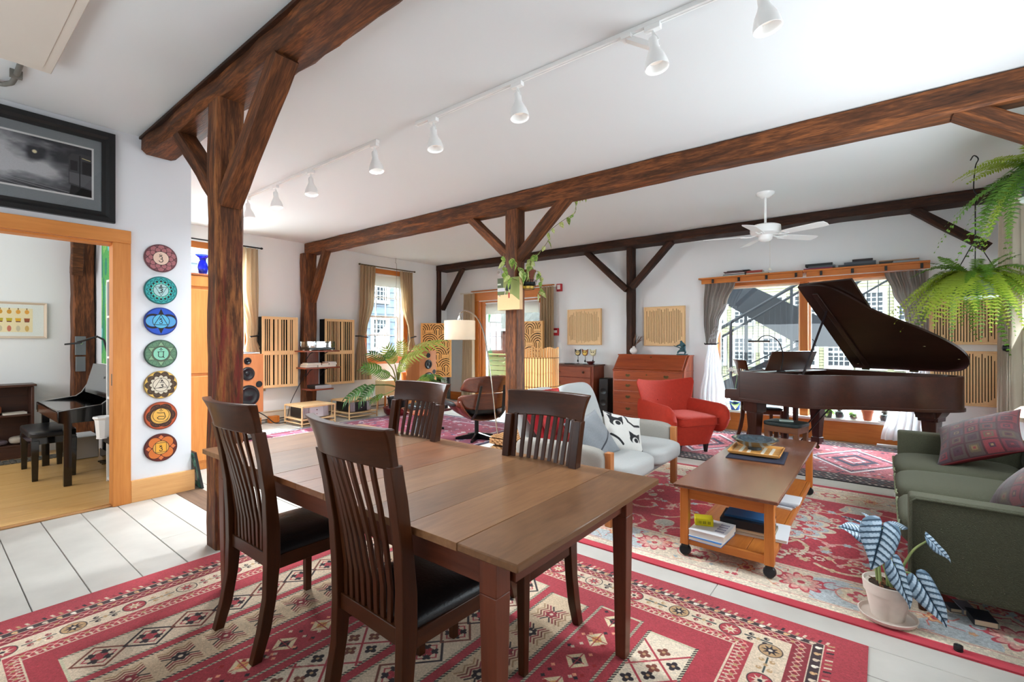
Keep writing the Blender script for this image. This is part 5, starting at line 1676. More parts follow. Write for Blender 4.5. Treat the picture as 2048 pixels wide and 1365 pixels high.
# ---------------------------------------------------------------- grey loveseat
M_lg = mat('loveseat_grey', (170, 171, 169), .95, var=.04, vs=160, bmp=.35, bs=260)
M_lg2 = mat('loveseat_arm', (150, 146, 138), .95, var=.05, vs=160, bmp=.35, bs=260)
S = thing('loveseat', 'light grey loveseat with honey wood posts facing the green sofa', 'sofa', (-2.0, 3.93, .008))
yn, yf = -.72, .72
for y in (yn, yf):
    sg = -1 if y < 0 else 1
    ya, yb = sorted((y, y - sg * .055))
    Box('front_post', .36, .415, ya, yb, 0, .555, wood('loveseat_wood', (150, 88, 44), (190, 124, 70), 'z', rough=.35), S, bev=.006)
    Box('rear_post', -.46, -.41, ya, yb, 0, .50, wood('loveseat_wood', (150, 88, 44), (190, 124, 70), 'z', rough=.35), S, bev=.006)
    Box('arm_rail', -.41, .36, ya + .008, yb - .008, .29, .345, wood('loveseat_wood', (150, 88, 44), (190, 124, 70), 'x', rough=.35), S, bev=.004)
    b = MB(); softbox(b, -.45, .365, y - .065, y + .065, .325, .585, P=5, n=12); b.build('arm_pad', M_lg2, S, smooth=180)
Box('seat_rail', .34, .375, yn + .056, yf - .056, .22, .30, M_lg, S, bev=.01)
for i in range(2):
    a = yn + .07 + i * .645
    b = MB(); softbox(b, -.40, .52, a + .002, a + .643, .29, .455, P=5, n=14, crown=.08)
    b.build('seat_cushion', M_lg, S, smooth=180)
for i in range(2):
    a = yn + .04 + i * .68
    M4 = Matrix.Translation((-.38, 0, .46)) @ Matrix.Rotation(R(-20), 4, 'Y')
    b = MB(); softbox(b, -.085, .075, a, a + .68, -.06, .52, P=4, n=14, M=M4); b.build('back_cushion', M_lg, S, smooth=180)
c = Canvas(1, 1, 200, (122, 126, 130))
c.line([(.0, .24), (.35, .12), (.6, .24), (1.0, .5)], .035, (48, 50, 56)); c.grain(.05, 43)
pillow('throw_pillow', 'plain grey felt pillow with one dark line on the loveseat', .40, c.material('felt_print', .95, .3, 300, .3), mat('felt_grey', (118, 122, 126), .95, bmp=.3, bs=260), (-1.90, 3.50, .60), face_rot((.80, -.30, .55), (-.45, .2, .8), R(16)), .07)
c = Canvas(1, 1, 260, (196, 194, 188))
K = (28, 28, 30)
for a, b2, s in ((.24, .70, 1), (.72, .30, .9)):
    c.circ(a, b2, .17 * s, K, ry=.13 * s); c.circ(a + .02, b2 - .05 * s, .12 * s, (196, 194, 188), ry=.10 * s); c.circ(a + .03, b2 - .03, .07 * s, K, ry=.06 * s)
    c.poly([(a - .16 * s, b2 + .02), (a - .20 * s, b2 + .2 * s), (a - .02, b2 + .12 * s)], K); c.poly([(a + .04, b2 + .12 * s), (a + .18 * s, b2 + .2 * s), (a + .16 * s, b2 + .0)], K)
c.line([(.50, .95), (.55, .75), (.72, .66), (.9, .7)], .06, K); c.line([(.08, .36), (.26, .24), (.4, .12)], .05, K); c.poly([(.0, 1.0), (.2, 1.0), (.14, .84)], K); c.poly([(.86, .0), (1, .0), (1, .18)], K)
c.grain(.03, 44)
pillow('throw_pillow', 'white pillow with black brush drawing leaning on the loveseat', .37, c.material('brush_print', .9, .2, 300, .2), mat('pillow_white', (194, 192, 186), .9), (-1.80, 3.88, .585), face_rot((.72, -.42, .55), (-.45, .3, .8), R(-14)), .07)
pillow('throw_pillow', 'bright red pillow at the back corner of the loveseat', .44, mat('pillow_bright', (150, 14, 26), .9, bmp=.2, bs=200), mat('pillow_bright2', (140, 14, 26), .9), (-2.32, 3.42, .74), face_rot((.75, -.1, .5), (-.4, 0, .9), R(8)), .07)
o = MB().surf(lambda u, v: (-.05 + .010 * math.sin(12 * u) + (.02 if v > .5 else 0), (u - .5) * .36, .40 - .55 * v), 18, 10).build('throw_blanket', mat('blanket_red', (168, 50, 50), .95, var=.4, vs=22, bmp=.3, bs=160), loc=(-2.16, 3.44, .60), rot=(0, R(-14), 0), solid=.012, smooth=180)
tag(o, 'red striped blanket hanging over the loveseat back behind the dining chair', 'blanket')

# ---------------------------------------------------------------- red armchair
M_red = mat('armchair_red', (170, 44, 24), .85, var=.08, vs=30, bmp=.12, bs=200, sheen=.25)
A = thing('armchair', 'rounded orange-red velvet wingback armchair in front of the slant-front desk', 'armchair', (-2.06, 6.14, .009), R(-124))
# local: faces +y
b = MB()
def shell(u, v):          # body under the seat: flares up from the base
    a = 2 * PI * u
    zz = .11 + .25 * v
    hw, hd = .27 + .065 * v, .28 + .05 * v
    cx, sy = math.cos(a), math.sin(a)
    k = (abs(cx) ** 5 + abs(sy) ** 5) ** -.2
    return (cx * k * hw, .02 + sy * k * hd + .02 * v, zz)
b.surf(shell, 44, 6, closed_u=True)
b.add([shell(i / 44, 0) for i in range(44)], [tuple(range(43, -1, -1))]); b.add([shell(i / 44, 1) for i in range(44)], [tuple(range(44))])
b.build('seat_base', M_red, A, smooth=60)
b = MB(); softbox(b, -.29, .29, -.22, .40, .34, .475, P=7, n=14, crown=.10); cu = b.build('seat_cushion', M_red, A, smooth=180)
for z in (.365, .45):
    pts = [(-.286, .30, z)] + [(-.27 + .54 * k / 8, .395, z) for k in range(9)] + [(.286, .30, z)]
    MB().tube(pts, .004, 6).build('piping', M_red, cu)
# winged back: outline in x by height, curved round the sitter
def back(side):
    def fn(u, v):
        a = 2 * u - 1
        z = .30 + .585 * v
        hw = .325 + .150 * v ** 1.1 - (.05 * max(0, (v - .88) / .12) ** 2)
        top = -.035 * (1 - a * a) * v ** 3 + .01 * abs(a) ** 3 * v
        y = -.30 - .15 * v + .15 * abs(a) ** 2.2 * (.35 + .65 * v) + (side * (.055 - .02 * v) * (1 - abs(a) ** 6 * .75) * (1 - v ** 9 * .8))
        return (a * hw, y, z + top)
    return fn
b = MB()
nu, nv = 30, 20
F, B_ = back(1), back(-1)
b.surf(F, nu, nv); b.surf(B_, nu, nv)
nn = nu + 1
per = [i for i in range(nn)] + [nn * j + nu for j in range(1, nv + 1)] + [nn * nv + i for i in range(nu - 1, -1, -1)] + [nn * j for j in range(nv - 1, 0, -1)]
o_ = nn * (nv + 1)
for k in range(len(per)):
    k2 = (k + 1) % len(per); b.f.append((per[k], per[k2], o_ + per[k2], o_ + per[k])); b.m.append(0)
bk = b.build('backrest', M_red, A, smooth=80)
md = bk.modifiers.new('bevel', 'SUBSURF'); md.levels = 1; md.render_levels = 1
for s in (-1, 1):
    p = Vector(F(.5 + s * .13, .52))
    MB().lathe([(.013, -.006), (.013, .004), (.008, .009), (0, .010)], 12, M=Matrix.Translation(p) @ Matrix.Rotation(R(-90), 4, 'X')).build('button', M_red, bk)
for s in (-1, 1):
    def arm(u, v, s=s):
        a = 2 * PI * u
        t = v
        y = -.36 + .78 * t
        zc = .435 - .01 * t
        hz = (.19 - .015 * t) * (1 - .12 * max(0, t - .8) / .2)
        hx_ = .052 + .022 * t
        e = 1.0 if t < .86 else math.sqrt(max(0.0, 1 - ((t - .86) / .14) ** 2))
        e = max(e, .02)
        return (s * (.345 + .045 * t + .02 * math.sin(a)) + math.cos(a) * hx_ * e, y, zc + math.sin(a) * hz * e)
    b = MB().surf(arm, 24, 26, closed_u=True)
    b.build('arm', M_red, A, smooth=180)
    for y in (-.20, .24):
        x = s * .20
        b = MB(); b.hexa([(x - .016, y - .016, 0), (x + .016, y - .016, 0), (x + .016, y + .016, 0), (x - .016, y + .016, 0)], [(x - .026, y - .026, .115), (x + .026, y - .026, .115), (x + .026, y + .026, .115), (x - .026, y + .026, .115)])
        b.build('leg', mat('leg_black', (22, 18, 18), .4), A, bev=.003)
# ---------------------------------------------------------------- acoustic panels
M_pf = ply('z')
def slot_panel(label, w, h, slots, loc, rz, depth=.05, frame=.022, group=None):
    """shallow box with a board of thin upright slots; local x across, y out of the wall (towards -y), z up from the bottom"""
    t = thing('acoustic_panel', label, 'acoustic panel', loc, rz, group)
    Box('backing', -w / 2 + .004, w / 2 - .004, -.012, 0, .004, h - .004, mat('panel_dark', (26, 16, 9), .95), t, bev=0)
    for nm, a in (('frame_side', (-w / 2, -w / 2 + frame, -depth - .008, 0, 0, h)), ('frame_side', (w / 2 - frame, w / 2, -depth - .008, 0, 0, h)),
                  ('frame_rail', (-w / 2 + frame, w / 2 - frame, -depth - .008, 0, 0, frame)), ('frame_rail', (-w / 2 + frame, w / 2 - frame, -depth - .008, 0, h - frame, h))):
        Box(nm, *a, ply('z' if 'side' in nm else 'x'), t, bev=.003, seg=1)
    b = MB()
    x = -w / 2 + frame
    for (xc, sw, z0, z1) in slots:
        b.box(x, xc - sw / 2, -depth, -depth + .012, frame, h - frame)
        b.box(xc - sw / 2, xc + sw / 2, -depth, -depth + .012, frame, z0); b.box(xc - sw / 2, xc + sw / 2, -depth, -depth + .012, z1, h - frame)
        x = xc + sw / 2
    b.box(x, w / 2 - frame, -depth, -depth + .012, frame, h - frame)
    b.build('slotted_board', M_pf, t, smooth=0)
    return t
def wave(w, h, n, seed, frame=.022, sw=.009, lo=.10, hi=.94):
    rg = random.Random(seed)
    s = []
    for i in range(n):
        x = -w / 2 + frame + (w - 2 * frame) * (i + 1) / (n + 1)
        a = (i + 1) / (n + 1)
        env = .60 + .30 * math.sin(PI * a) + rg.uniform(-.13, .10)
        env = min(.96, max(.45, env))
        c = h * (.5 + rg.uniform(-.03, .03))
        s.append((x, sw, max(frame + .01, c - env * h / 2), min(h - frame - .01, c + env * h / 2)))
    return s
slot_panel('square birch panel with waveform slots, left of the slim far post', .73, .69, wave(.73, .69, 22, 1), (-4.525, BY, 1.325), 0)
slot_panel('square birch panel with waveform slots above the slant-front desk', .71, .68, wave(.71, .68, 22, 2), (-2.96, BY, 1.315), 0)
slot_panel('large birch waveform panel behind the lower fern, upper one of the right-hand pair', .66, .60, wave(.66, .60, 22, 3), (.80, BY, 1.355), 0)
slot_panel('birch waveform panel behind the piano tail, lower one of the right-hand pair', .66, .67, wave(.66, .67, 22, 4), (.80, BY, .605), 0)

def slat_panel(label, y0, y1, z0, z1, seed):
    """deep dark box with pale slats in two rows, on the left wall"""
    t = thing('acoustic_panel', label, 'acoustic panel', (LX, (y0 + y1) / 2, z0), 0, None)
    w, h, dp = y1 - y0, z1 - z0, .20
    Box('box', 0, dp - .11, -w / 2 + .005, w / 2 - .005, .005, h - .005, mat('panel_black', (9, 9, 9), .9), t)
    for s_ in (-1, 1):
        Box('box_side', dp - .11, dp - .02, s_ * (w / 2 - .012) - .006, s_ * (w / 2 - .012) + .006, .005, h - .005, mat('panel_black', (9, 9, 9), .9), t, bev=0)
    rg = random.Random(seed)
    fr = .045
    zm = h * .49
    for nm, a in (('frame_side', (-w / 2, -w / 2 + fr, 0, h)), ('frame_side', (w / 2 - fr, w / 2, 0, h)), ('frame_rail', (-w / 2 + fr, w / 2 - fr, 0, fr)), ('frame_rail', (-w / 2 + fr, w / 2 - fr, zm - .035, zm + .035)), ('frame_rail', (-w / 2 + fr, w / 2 - fr, h - fr, h))):
        Box(nm, dp - .019, dp, *a, ply('z' if 'side' in nm else 'y'), t, bev=.002, seg=1)
    pat = [(.014, 0), (.010, 0), (.014, 0), (.010, 1), (.030, 0), (.016, 0), (.010, 0), (.022, 1), (.012, 0), (.040, 1), (.012, 0), (.012, 0), (.018, 0)]
    W = w - 2 * fr
    cells = []
    while sum(cells) < W - .02:
        cells += [rg.choice([.022, .030, .018]), rg.choice([.014, .026, .014, .050, .012])]
    k = W / sum(cells)
    y = -w / 2 + fr
    for i, cw in enumerate(cells):
        cw *= k
        if i % 2:
            for z0_, z1_ in ((fr, zm - .035), (zm + .035, h - fr)):
                Box('slat', dp - .015, dp - .003, y, y + cw, z0_, z1_, M_pf, t, bev=0)
        y += cw
    return t
slat_panel('deep slotted wood panel on the left wall beside the tall speaker', 3.62, 4.235, .605, 1.815, 1)
slat_panel('deep slotted wood panel on the left wall beside the plant window', 4.75, 5.37, .58, 1.815, 2)

def deco_panel(label, w, h, loc, rz):
    """thick board with concentric fan arcs cut through to black"""
    t = thing('carved_panel', label, 'acoustic panel', loc, rz)
    Box('backing', -w / 2 + .004, w / 2 - .004, -.05, 0, .004, h - .004, mat('panel_black', (20, 19, 18), .8), t, bev=0)
    res = 190
    nx, nz = int(w * res), int(h * res)
    X, Z = np.meshgrid((np.arange(nx) + .5) / res - w / 2, (np.arange(nz) + .5) / res)
    r0 = w * .56
    msk = np.ones((nz, nx), bool)          # True = wood
    rows = int(h / (r0 * .75)) + 2
    done = np.zeros((nz, nx), bool)
    for j in range(rows):                   # scales, lowest first
        cz = -.05 + j * r0 * .75
        for i in range(-1, 5):
            cx = -w / 2 + (i + (.5 if j % 2 else 0)) * r0
            d = np.hypot(X - cx, Z - cz)
            m = (d < r0 * .62) & (Z > cz - .0) & ~done
            ring = (d / (r0 * .62) * 5.0 + .1) % 1.0
            cut = (ring < .42) & (d > r0 * .10)
            msk[m & cut] = False
            stem = (np.abs(X - cx) < r0 * .3) & (Z <= cz) & (Z > cz - r0 * .75) & ~done
            st = (np.abs(X - cx) / (r0 * .3) * 2.6) % 1.0
            msk[stem & (st > .55)] = False
            done |= m | stem
    e = .03
    msk[(np.abs(X) > w / 2 - e) | (Z < e) | (Z > h - e)] = True
    b = MB()
    y = -.068
    px = 1.0 / res
    vid = {}
    vs = []
    def V(i, j, d):
        k = (i, j, d)
        if k not in vid:
            vid[k] = len(vs); vs.append((i * px - w / 2, y if d == 0 else y + .017, j * px))
        return vid[k]
    fs = []
    for j in range(nz):                     # run-length front faces
        i = 0
        while i < nx:
            if msk[j, i]:
                k = i
                while k < nx and msk[j, k]: k += 1
                fs.append((V(i, j, 0), V(k, j, 0), V(k, j + 1, 0), V(i, j + 1, 0)))
                fs.append((V(k, j, 0), V(k, j, 1), V(k, j + 1, 1), V(k, j + 1, 0))); fs.append((V(i, j, 0), V(i, j + 1, 0), V(i, j + 1, 1), V(i, j, 1)))
                i = k
            else: i += 1
    b.add(vs, fs)
    o = b.build('cut_board', wood('honey_ply', (206, 150, 84), (224, 172, 106), 'z', rough=.55, scale=.9, bmp=.02), t, smooth=0)
    for nm, a in (('frame_side', (-w / 2 - .012, -w / 2, -.072, 0, 0, h)), ('frame_side', (w / 2, w / 2 + .012, -.072, 0, 0, h))):
        Box(nm, *a, wood('honey_ply', (206, 150, 84), (224, 172, 106), 'z', rough=.55), t, bev=.002)
    return t
deco_panel('golden panel with fan-shaped cut arcs standing across the far left corner', .66, 1.22, (-7.955, 7.36, .585), R(38))
o = deco_panel('pale panel with fan-shaped cut arcs in front of the back door, behind the bamboo lamp', .66, 1.22, (-5.66, 7.80, .585), R(4))
for sx in (-.28, .28):
    Box('foot', sx - .03, sx + .03, -.12, .06, -.5765, .0, M_black, o)
t = [x for x in COL.objects if x.name == 'carved_panel'][0]
for sx in (-.28, .28):
    Box('foot', sx - .03, sx + .03, -.12, .06, -.585, .0, M_black, t)

# ---------------------------------------------------------------- loudspeakers on stands (front faces +x)
M_spk = wood('speaker_veneer', (176, 104, 56), (200, 130, 78), 'z', rough=.5, scale=.9, bmp=.02)
def cone(parent, y, z, r, x, name, inner=None):
    Mx = Matrix.Translation((x, y, z)) @ Matrix.Rotation(R(90), 4, 'Y')
    MB().lathe([(r * 1.0, -.004), (r * 1.12, -.004), (r * 1.12, .006), (r, .006), (r * .94, .006), (r * .86, .014), (r * .78, .010), (r * .40, .002), (r * .30, .010), (0, .013)], 28, M=Mx).build(name, mat('driver_black', (24, 24, 26), .35), parent, smooth=50)
def speaker(label, loc):
    t = thing('loudspeaker', label, 'speaker', loc)
    w, h, dp = .225, .83, .41
    Box('cabinet', -dp, 0, -w, w, 0, h, M_spk, t, bev=.004)
    for (y, z, r, nm) in ((.01, .735, .045, 'tweeter'), (.01, .555, .085, 'midrange'), (.02, .245, .135, 'woofer')):
        cone(t, y, z, r, .001, nm)
    MB().lathe([(.044, 0), (.046, .004), (.040, .005), (.036, .0005), (0, .0003)], 20, M=Matrix.Translation((.001, .165, .40)) @ Matrix.Rotation(R(90), 4, 'Y')).build('port', M_black, t)
    return t
def stand(label, loc, h):
    t = thing('speaker_stand', label, 'stand', loc)
    Box('base', -.30, .02, -.18, .18, 0, .03, M_black, t, bev=.004)
    Box('top', -.36, -.03, -.17, .17, h - .02, h, M_black, t, bev=.004)
    for s in (-1, 1):
        Box('pillar', -.12, -.05, s * .13 - .03, s * .13 + .03, .03, h - .02, mat('stand_grey', (52, 54, 60), .35, .4), t, bev=.004)
    Box('pillar', -.30, -.22, -.05, .05, .03, h - .02, mat('stand_grey', (52, 54, 60), .35, .4), t, bev=.004)
    return t
s1 = speaker('orange-brown floor speaker beside the thick post, papers lying on top', (-7.0, 2.905, .385))
stand('dark steel stand under the speaker with papers on top', (-7.0, 2.905, .0085), .376)
s2 = copy_tree(s1); s2.location = (-7.20, 6.43, .375); s2['label'] = 'honey-coloured floor speaker by the plant, in front of the carved corner panel'
stand('dark steel stand under the honey speaker by the plant', (-7.20, 6.43, .009), .366)
for k, (x, y, a, cc) in enumerate(((-7.2, 2.86, .1, (236, 236, 236)), (-7.15, 2.96, -.2, (226, 226, 230)), (-7.2, 2.90, .3, (60, 60, 66)))):
    o = MB().box(-.12, .12, -.15, .15, 0, .008).build('paper', mat('paper_%d' % cc[0], cc, .8), loc=(x, y, 1.2155 + .0085 * k), rot=(0, 0, a), bev=.001)
    tag(o, ['white magazine at the bottom of the papers on the left speaker', 'white folder in the middle of the papers on the left speaker', 'dark leaflet on top of the papers on the left speaker'][k], 'paper')
Box_ = MB().box(-.05, .05, -.1, .1, 0, .10); o = Box_.build('wooden_box', mat('orange_wood', (214, 140, 70), .5), loc=(-7.42, 6.38, 1.2055), bev=.004); tag(o, 'small orange wooden box on top of the honey speaker', 'box')

# ---------------------------------------------------------------- amplifiers on rattan benches
M_ratt = wood('rattan', (200, 158, 108), (230, 196, 150), 'z', rough=.5, scale=2)
def bench(label, loc):
    t = thing('rattan_bench', label, 'bench', loc)
    x0, x1, y0, y1, h = -.28, .28, -.29, .29, .325
    for x in (x0, x1):
        for y in (y0, y1):
            MB().tube([(x, y, 0), (x, y, h)], .013, 8).build('leg', M_ratt, t)
    for z in (.045, .105, h - .012):
        m = MB()
        for y in (y0, y1): m.tube([(x0, y, z), (x1, y, z)], .010, 6)
        for x in (x0, x1): m.tube([(x, y0, z), (x, y1, z)], .010, 6)
        m.build('rail', M_ratt, t)
    for i in range(13):
        x = x0 + .02 + (x1 - x0 - .04) * i / 12
        Box('slat', x - .014, x + .014, y0, y1, h - .002, h + .008, wood('rattan', (200, 158, 108), (230, 196, 150), 'y', rough=.5, scale=2), t, bev=.003, seg=1)
    Box('tray', x0, x1, y0, y1, .095, .108, wood('rattan', (200, 158, 108), (230, 196, 150), 'y', rough=.5, scale=2), t)
    return t
bench('rattan bench holding a silver amplifier, beside the shelf post', (-7.64, 4.185, .0085))
bench('rattan bench holding a black-faced amplifier, beside the potted plant', (-7.67, 5.06, .0085))
def amp(label, loc, face):
    t = thing('amplifier', label, 'amplifier', loc)
    Box('chassis', -.22, .20, -.22, .22, 0, .165, M_black, t)
    Box('face', .20, .235, -.12, .12, -.0, .17, face, t, bev=.006)
    for s in (-1, 1):
        for k in range(5):
            y = s * (.132 + k * .022)
            Box('fin', .19, .225 - .004 * k, y - .009, y + .009, 0, .168, mat('alu', (186, 184, 190), .35, .6), t, bev=.002, seg=1)
    for z, r in ((.125, .010), (.06, .008)):
        MB().lathe([(r, 0), (r, .006), (0, .007)], 12, M=Matrix.Translation((.236, 0, z)) @ Matrix.Rotation(R(90), 4, 'Y')).build('knob', M_chrome, t)
    for x in (-.18, .16):
        MB().box(x - .02, x + .02, -.19, .19, -.012, 0).build('foot', M_black, t)
    return t
amp('silver-faced power amplifier inside the rattan bench beside the shelf post', (-7.66, 4.185, .129), mat('amp_silver', (212, 212, 216), .35, .3))
amp('black-faced power amplifier inside the rattan bench beside the potted plant', (-7.69, 5.06, .129), mat('amp_black', (24, 24, 28), .3))

# ---------------------------------------------------------------- shelves on the left post
px = LX + .215
t = thing('post_shelf', 'brown board with three small shelves fixed to the left wall post', 'shelf', (px, 4.48, .5))
Box('back_board', 0, .022, -.10, .12, .0, .74, mahog('z'), t)
for (y0, y1, z) in ((-.33, .34, .72), (-.30, .36, .425), (-.20, .22, .045)):
    Box('shelf_board', .0225, .36, y0, y1, z - .012, z + .012, mahog('y'), t)
for (y, z) in ((-.12, .72), (.16, .72), (-.12, .425), (.16, .425)):
    MB().tube(spline([(.024, y, z - .15), (.06, y, z - .13), (.16, y, z - .05), (.26, y, z - .016)], 5), .007, 6).tube([(.024, y, z - .17), (.024, y, z - .014)], .007, 6).build('bracket', M_blackmetal, t)
t = thing('turntable', 'turntable with clear acrylic cover on the top post shelf', 'turntable', (px + .19, 4.49, 1.2335))
Box('plinth', -.15, .15, -.24, .24, .012, .05, mat('tt_dark', (30, 28, 28), .3), t)
for x in (-.12, .12):
    for y in (-.2, .2):
        MB().lathe([(.018, 0), (.018, .012)], 12, c=(x, y, 0)).build('foot', M_chrome, t)
MB().lathe([(0, .052), (.135, .052), (.135, .075), (0, .075)], 32, c=(0, -.04, 0)).build('platter', mat('platter', (210, 206, 200), .25, .6), t)
MB().tube([(.10, .19, .09), (-.04, .05, .085)], .005, 6).lathe([(.016, .05), (.016, .10), (0, .10)], 12, c=(.10, .19, 0)).build('tonearm', M_chrome, t)
b = MB(); a = (-.15, .15, -.24, .24)
b.box(a[0], a[0] + .004, a[2], a[3], .055, .155).box(a[1] - .004, a[1], a[2], a[3], .055, .155).box(a[0] + .004, a[1] - .004, a[2], a[2] + .004, .055, .155).box(a[0] + .004, a[1] - .004, a[3] - .004, a[3], .055, .155).box(a[0], a[1], a[2], a[3], .1555, .159)
b.build('dust_cover', glass('acrylic', (244, 246, 246), .10), t, smooth=0)
zz = .9385
book('book', 'white boxed set lowest on the middle post shelf', px + .20, 4.60, zz, .24, .34, .034, 0, (214, 214, 214))
book('book', 'dark book lying flat at the left end of the middle post shelf', px + .19, 4.32, zz, .24, .20, .034, 0, (56, 36, 30))
zz += .0355
for k, (y, w, h, cc, lab) in enumerate(((4.36, .26, .022, (226, 206, 180), 'cream booklet on the left pile of the middle post shelf'), (4.57, .13, .030, (206, 142, 84), 'orange-tan case at the middle of the middle post shelf'), (4.72, .15, .030, (196, 200, 206), 'silver case at the right of the middle post shelf'))):
    book('book', lab, px + .20, y, zz, .22, w, h, 0, cc)
book('book', 'grey-green booklet topmost on the left pile of the middle post shelf', px + .20, 4.37, zz + .0225, .20, .24, .020, 0, (150, 150, 140))
book('book', 'pale lavender case topmost on the right pile of the middle post shelf', px + .20, 4.71, zz + .0305, .20, .16, .020, 0, (200, 200, 212))
t = thing('media_box', 'grey and black disc player on the lowest post shelf', 'player', (px + .20, 4.50, .5575))
Box('case', -.14, .13, -.14, .16, 0, .06, M_black, t); Box('front', .131, .145, -.14, .16, 0, .062, mat('alu', (186, 184, 190), .35, .6), t)
# heater along the left wall and cables
t = thing('baseboard_heater', 'long cream baseboard heater along the left wall', 'heater', (LX, 5.0, 0))
Box('cover', .0205, .07, -1.6, 1.8, .04, .19, mat('heater_cream', (214, 204, 184), .5), t); Box('fin_slot', .0705, .074, -1.58, 1.78, .05, .065, M_black, t); Box('top_lip', .0205, .085, -1.6, 1.8, .19, .2, mat('heater_cream', (214, 204, 184), .5), t)
def cable(label, pts, r=.008, m=None):
    o = MB().tube(spline(pts, 8), r, 6).build('cable', m or M_black, smooth=180); tag(o, label, 'cable'); return o
cable('black speaker cable drooping from the left speaker to the silver amplifier', [(-7.42, 2.95, .62), (-7.62, 3.25, .36), (-7.75, 3.5, .2), (-7.85, 3.7, .05), (-7.90, 3.9, .03)])
cable('thin black cables hanging from the post shelf to the floor', [(LX + .24, 4.40, .90), (LX + .14, 4.28, .6), (LX + .12, 4.14, .3), (LX + .12, 4.08, .02)], .006)
for k, (y) in enumerate((3.45, 3.75)):
    o = Box('wood_block', LX + .10, LX + .2, y, y + .16, .0085, .12, honey('z')); tag(o, ['orange wood block on the floor by the left speaker', 'orange wood block on the floor by the silver amplifier'][k], 'block')

# ---------------------------------------------------------------- pine wardrobe and what stands on it
t = thing('wardrobe', 'honey pine wardrobe behind the partition and the thick post', 'wardrobe', (-6.35, 1.98, 0))
x0, x1, y0, y1, h = -.55, .55, -.335, .34, 2.13
Box('carcass', x0, x1 - .02, y0, y1, 0.08, h - .02, pine('z'), t)
Box('plinth', x0 + .02, x1 - .03, y0 + .02, y1 - .02, 0, .08, pine('x'), t)
Box('top', x0 - .01, x1 + .01, y0, y1 + .02, h - .02, h, wood('wardrobe_top', (150, 80, 40), (180, 104, 58), 'x', rough=.4), t)
for z0, z1 in ((.10, 1.02), (1.05, 1.96), (1.99, h - .025)):
    Box('side_panel', x1 - .02, x1, y0 + .005, y1 - .005, z0, z1, pine('z'), t, bev=.006)
for s in (0, 1):
    d = Box('door', x0 + .01 + s * .535, x0 + .535 + s * .535, y1 + .0, y1 + .022, .12, h - .06, pine('z'), t)
    MB().lathe([(.014, 0), (.018, .02), (0, .024)], 12, M=Matrix.Translation((-.22 + s * .44 - .0, .011, 0)) @ Matrix.Rotation(R(-90), 4, 'X')).build('knob', M_brass, d)
t = thing('vase', 'cobalt blue fluted glass vase on top of the pine wardrobe', 'vase', (-5.90, 1.99, 2.131))
m_ = D.materials.new('cobalt'); m_.use_nodes = True; bb_ = m_.node_tree.nodes['Principled BSDF']; bb_.inputs['Base Color'].default_value = C(24, 50, 200); bb_.inputs['Transmission Weight'].default_value = .6; bb_.inputs['Roughness'].default_value = .08
MB().lathe([(0, 0), (.036, 0), (.045, .04), (.052, .08), (.045, .12), (.030, .155), (.034, .18), (.075, .215), (.072, .217), (.030, .185), (.026, .155), (.04, .12), (.047, .08), (.04, .04), (0, .01)], 30).build('vase_body', m_, t, smooth=60)
t = thing('glass_jar', 'small clear glass jar beside the blue vase on the wardrobe', 'jar', (-5.86, 2.09, 2.131))
MB().lathe([(0, 0), (.03, 0), (.034, .05), (.03, .09), (.024, .10), (.022, .10), (.028, .09), (.032, .05), (0, .006)], 20).build('jar_body', glass('clear_glass', (236, 240, 240), .12), t, smooth=60)
t = thing('stained_glass', 'green textured glass panel leaning on the floor by the wardrobe', 'panel', (-5.24, 1.70, .0), R(0))
Mx = Matrix.Rotation(R(10), 4, 'X')
c = Canvas(.34, .36, 420, (80, 150, 130)); g = c.cloud(1, 9, 51)
c.a[g > .5] = (120, 186, 160); c.a[g < -.5] = (46, 104, 96); c.rect(.20, .06, .27, .16, (226, 232, 226)); c.line([(.2, .06), (.27, .06), (.27, .16), (.2, .16), (.2, .06)], .006, (40, 40, 40)); c.grain(.06, 5)
b = MB().quad([Mx @ Vector(p) for p in ((-.14, -.0, .006), (.17, -.0, .006), (.17, -.0, .35), (-.14, .0, .35))]); 
b = MB(); b.quad([Mx @ Vector(p) for p in ((.17, .016, .006), (-.14, .016, .006), (-.14, .016, .35), (.17, .016, .35))]); b.box(-.14, .17, 0, .0155, .006, .35, 0, Mx)
b.build('glass_sheet', c.material('green_glass_print', .25, .3, 60, spec=.6), t, smooth=0)
b = MB(); b.box(-.15, .18, -.002, .018, 0, .0055, 0, Mx).box(-.15, .18, -.002, .018, .3505, .358, 0, Mx).box(-.15, -.1405, -.002, .018, .0055, .3505, 0, Mx).box(.1705, .18, -.002, .018, .0055, .3505, 0, Mx)
b.build('lead_frame', M_black, t)
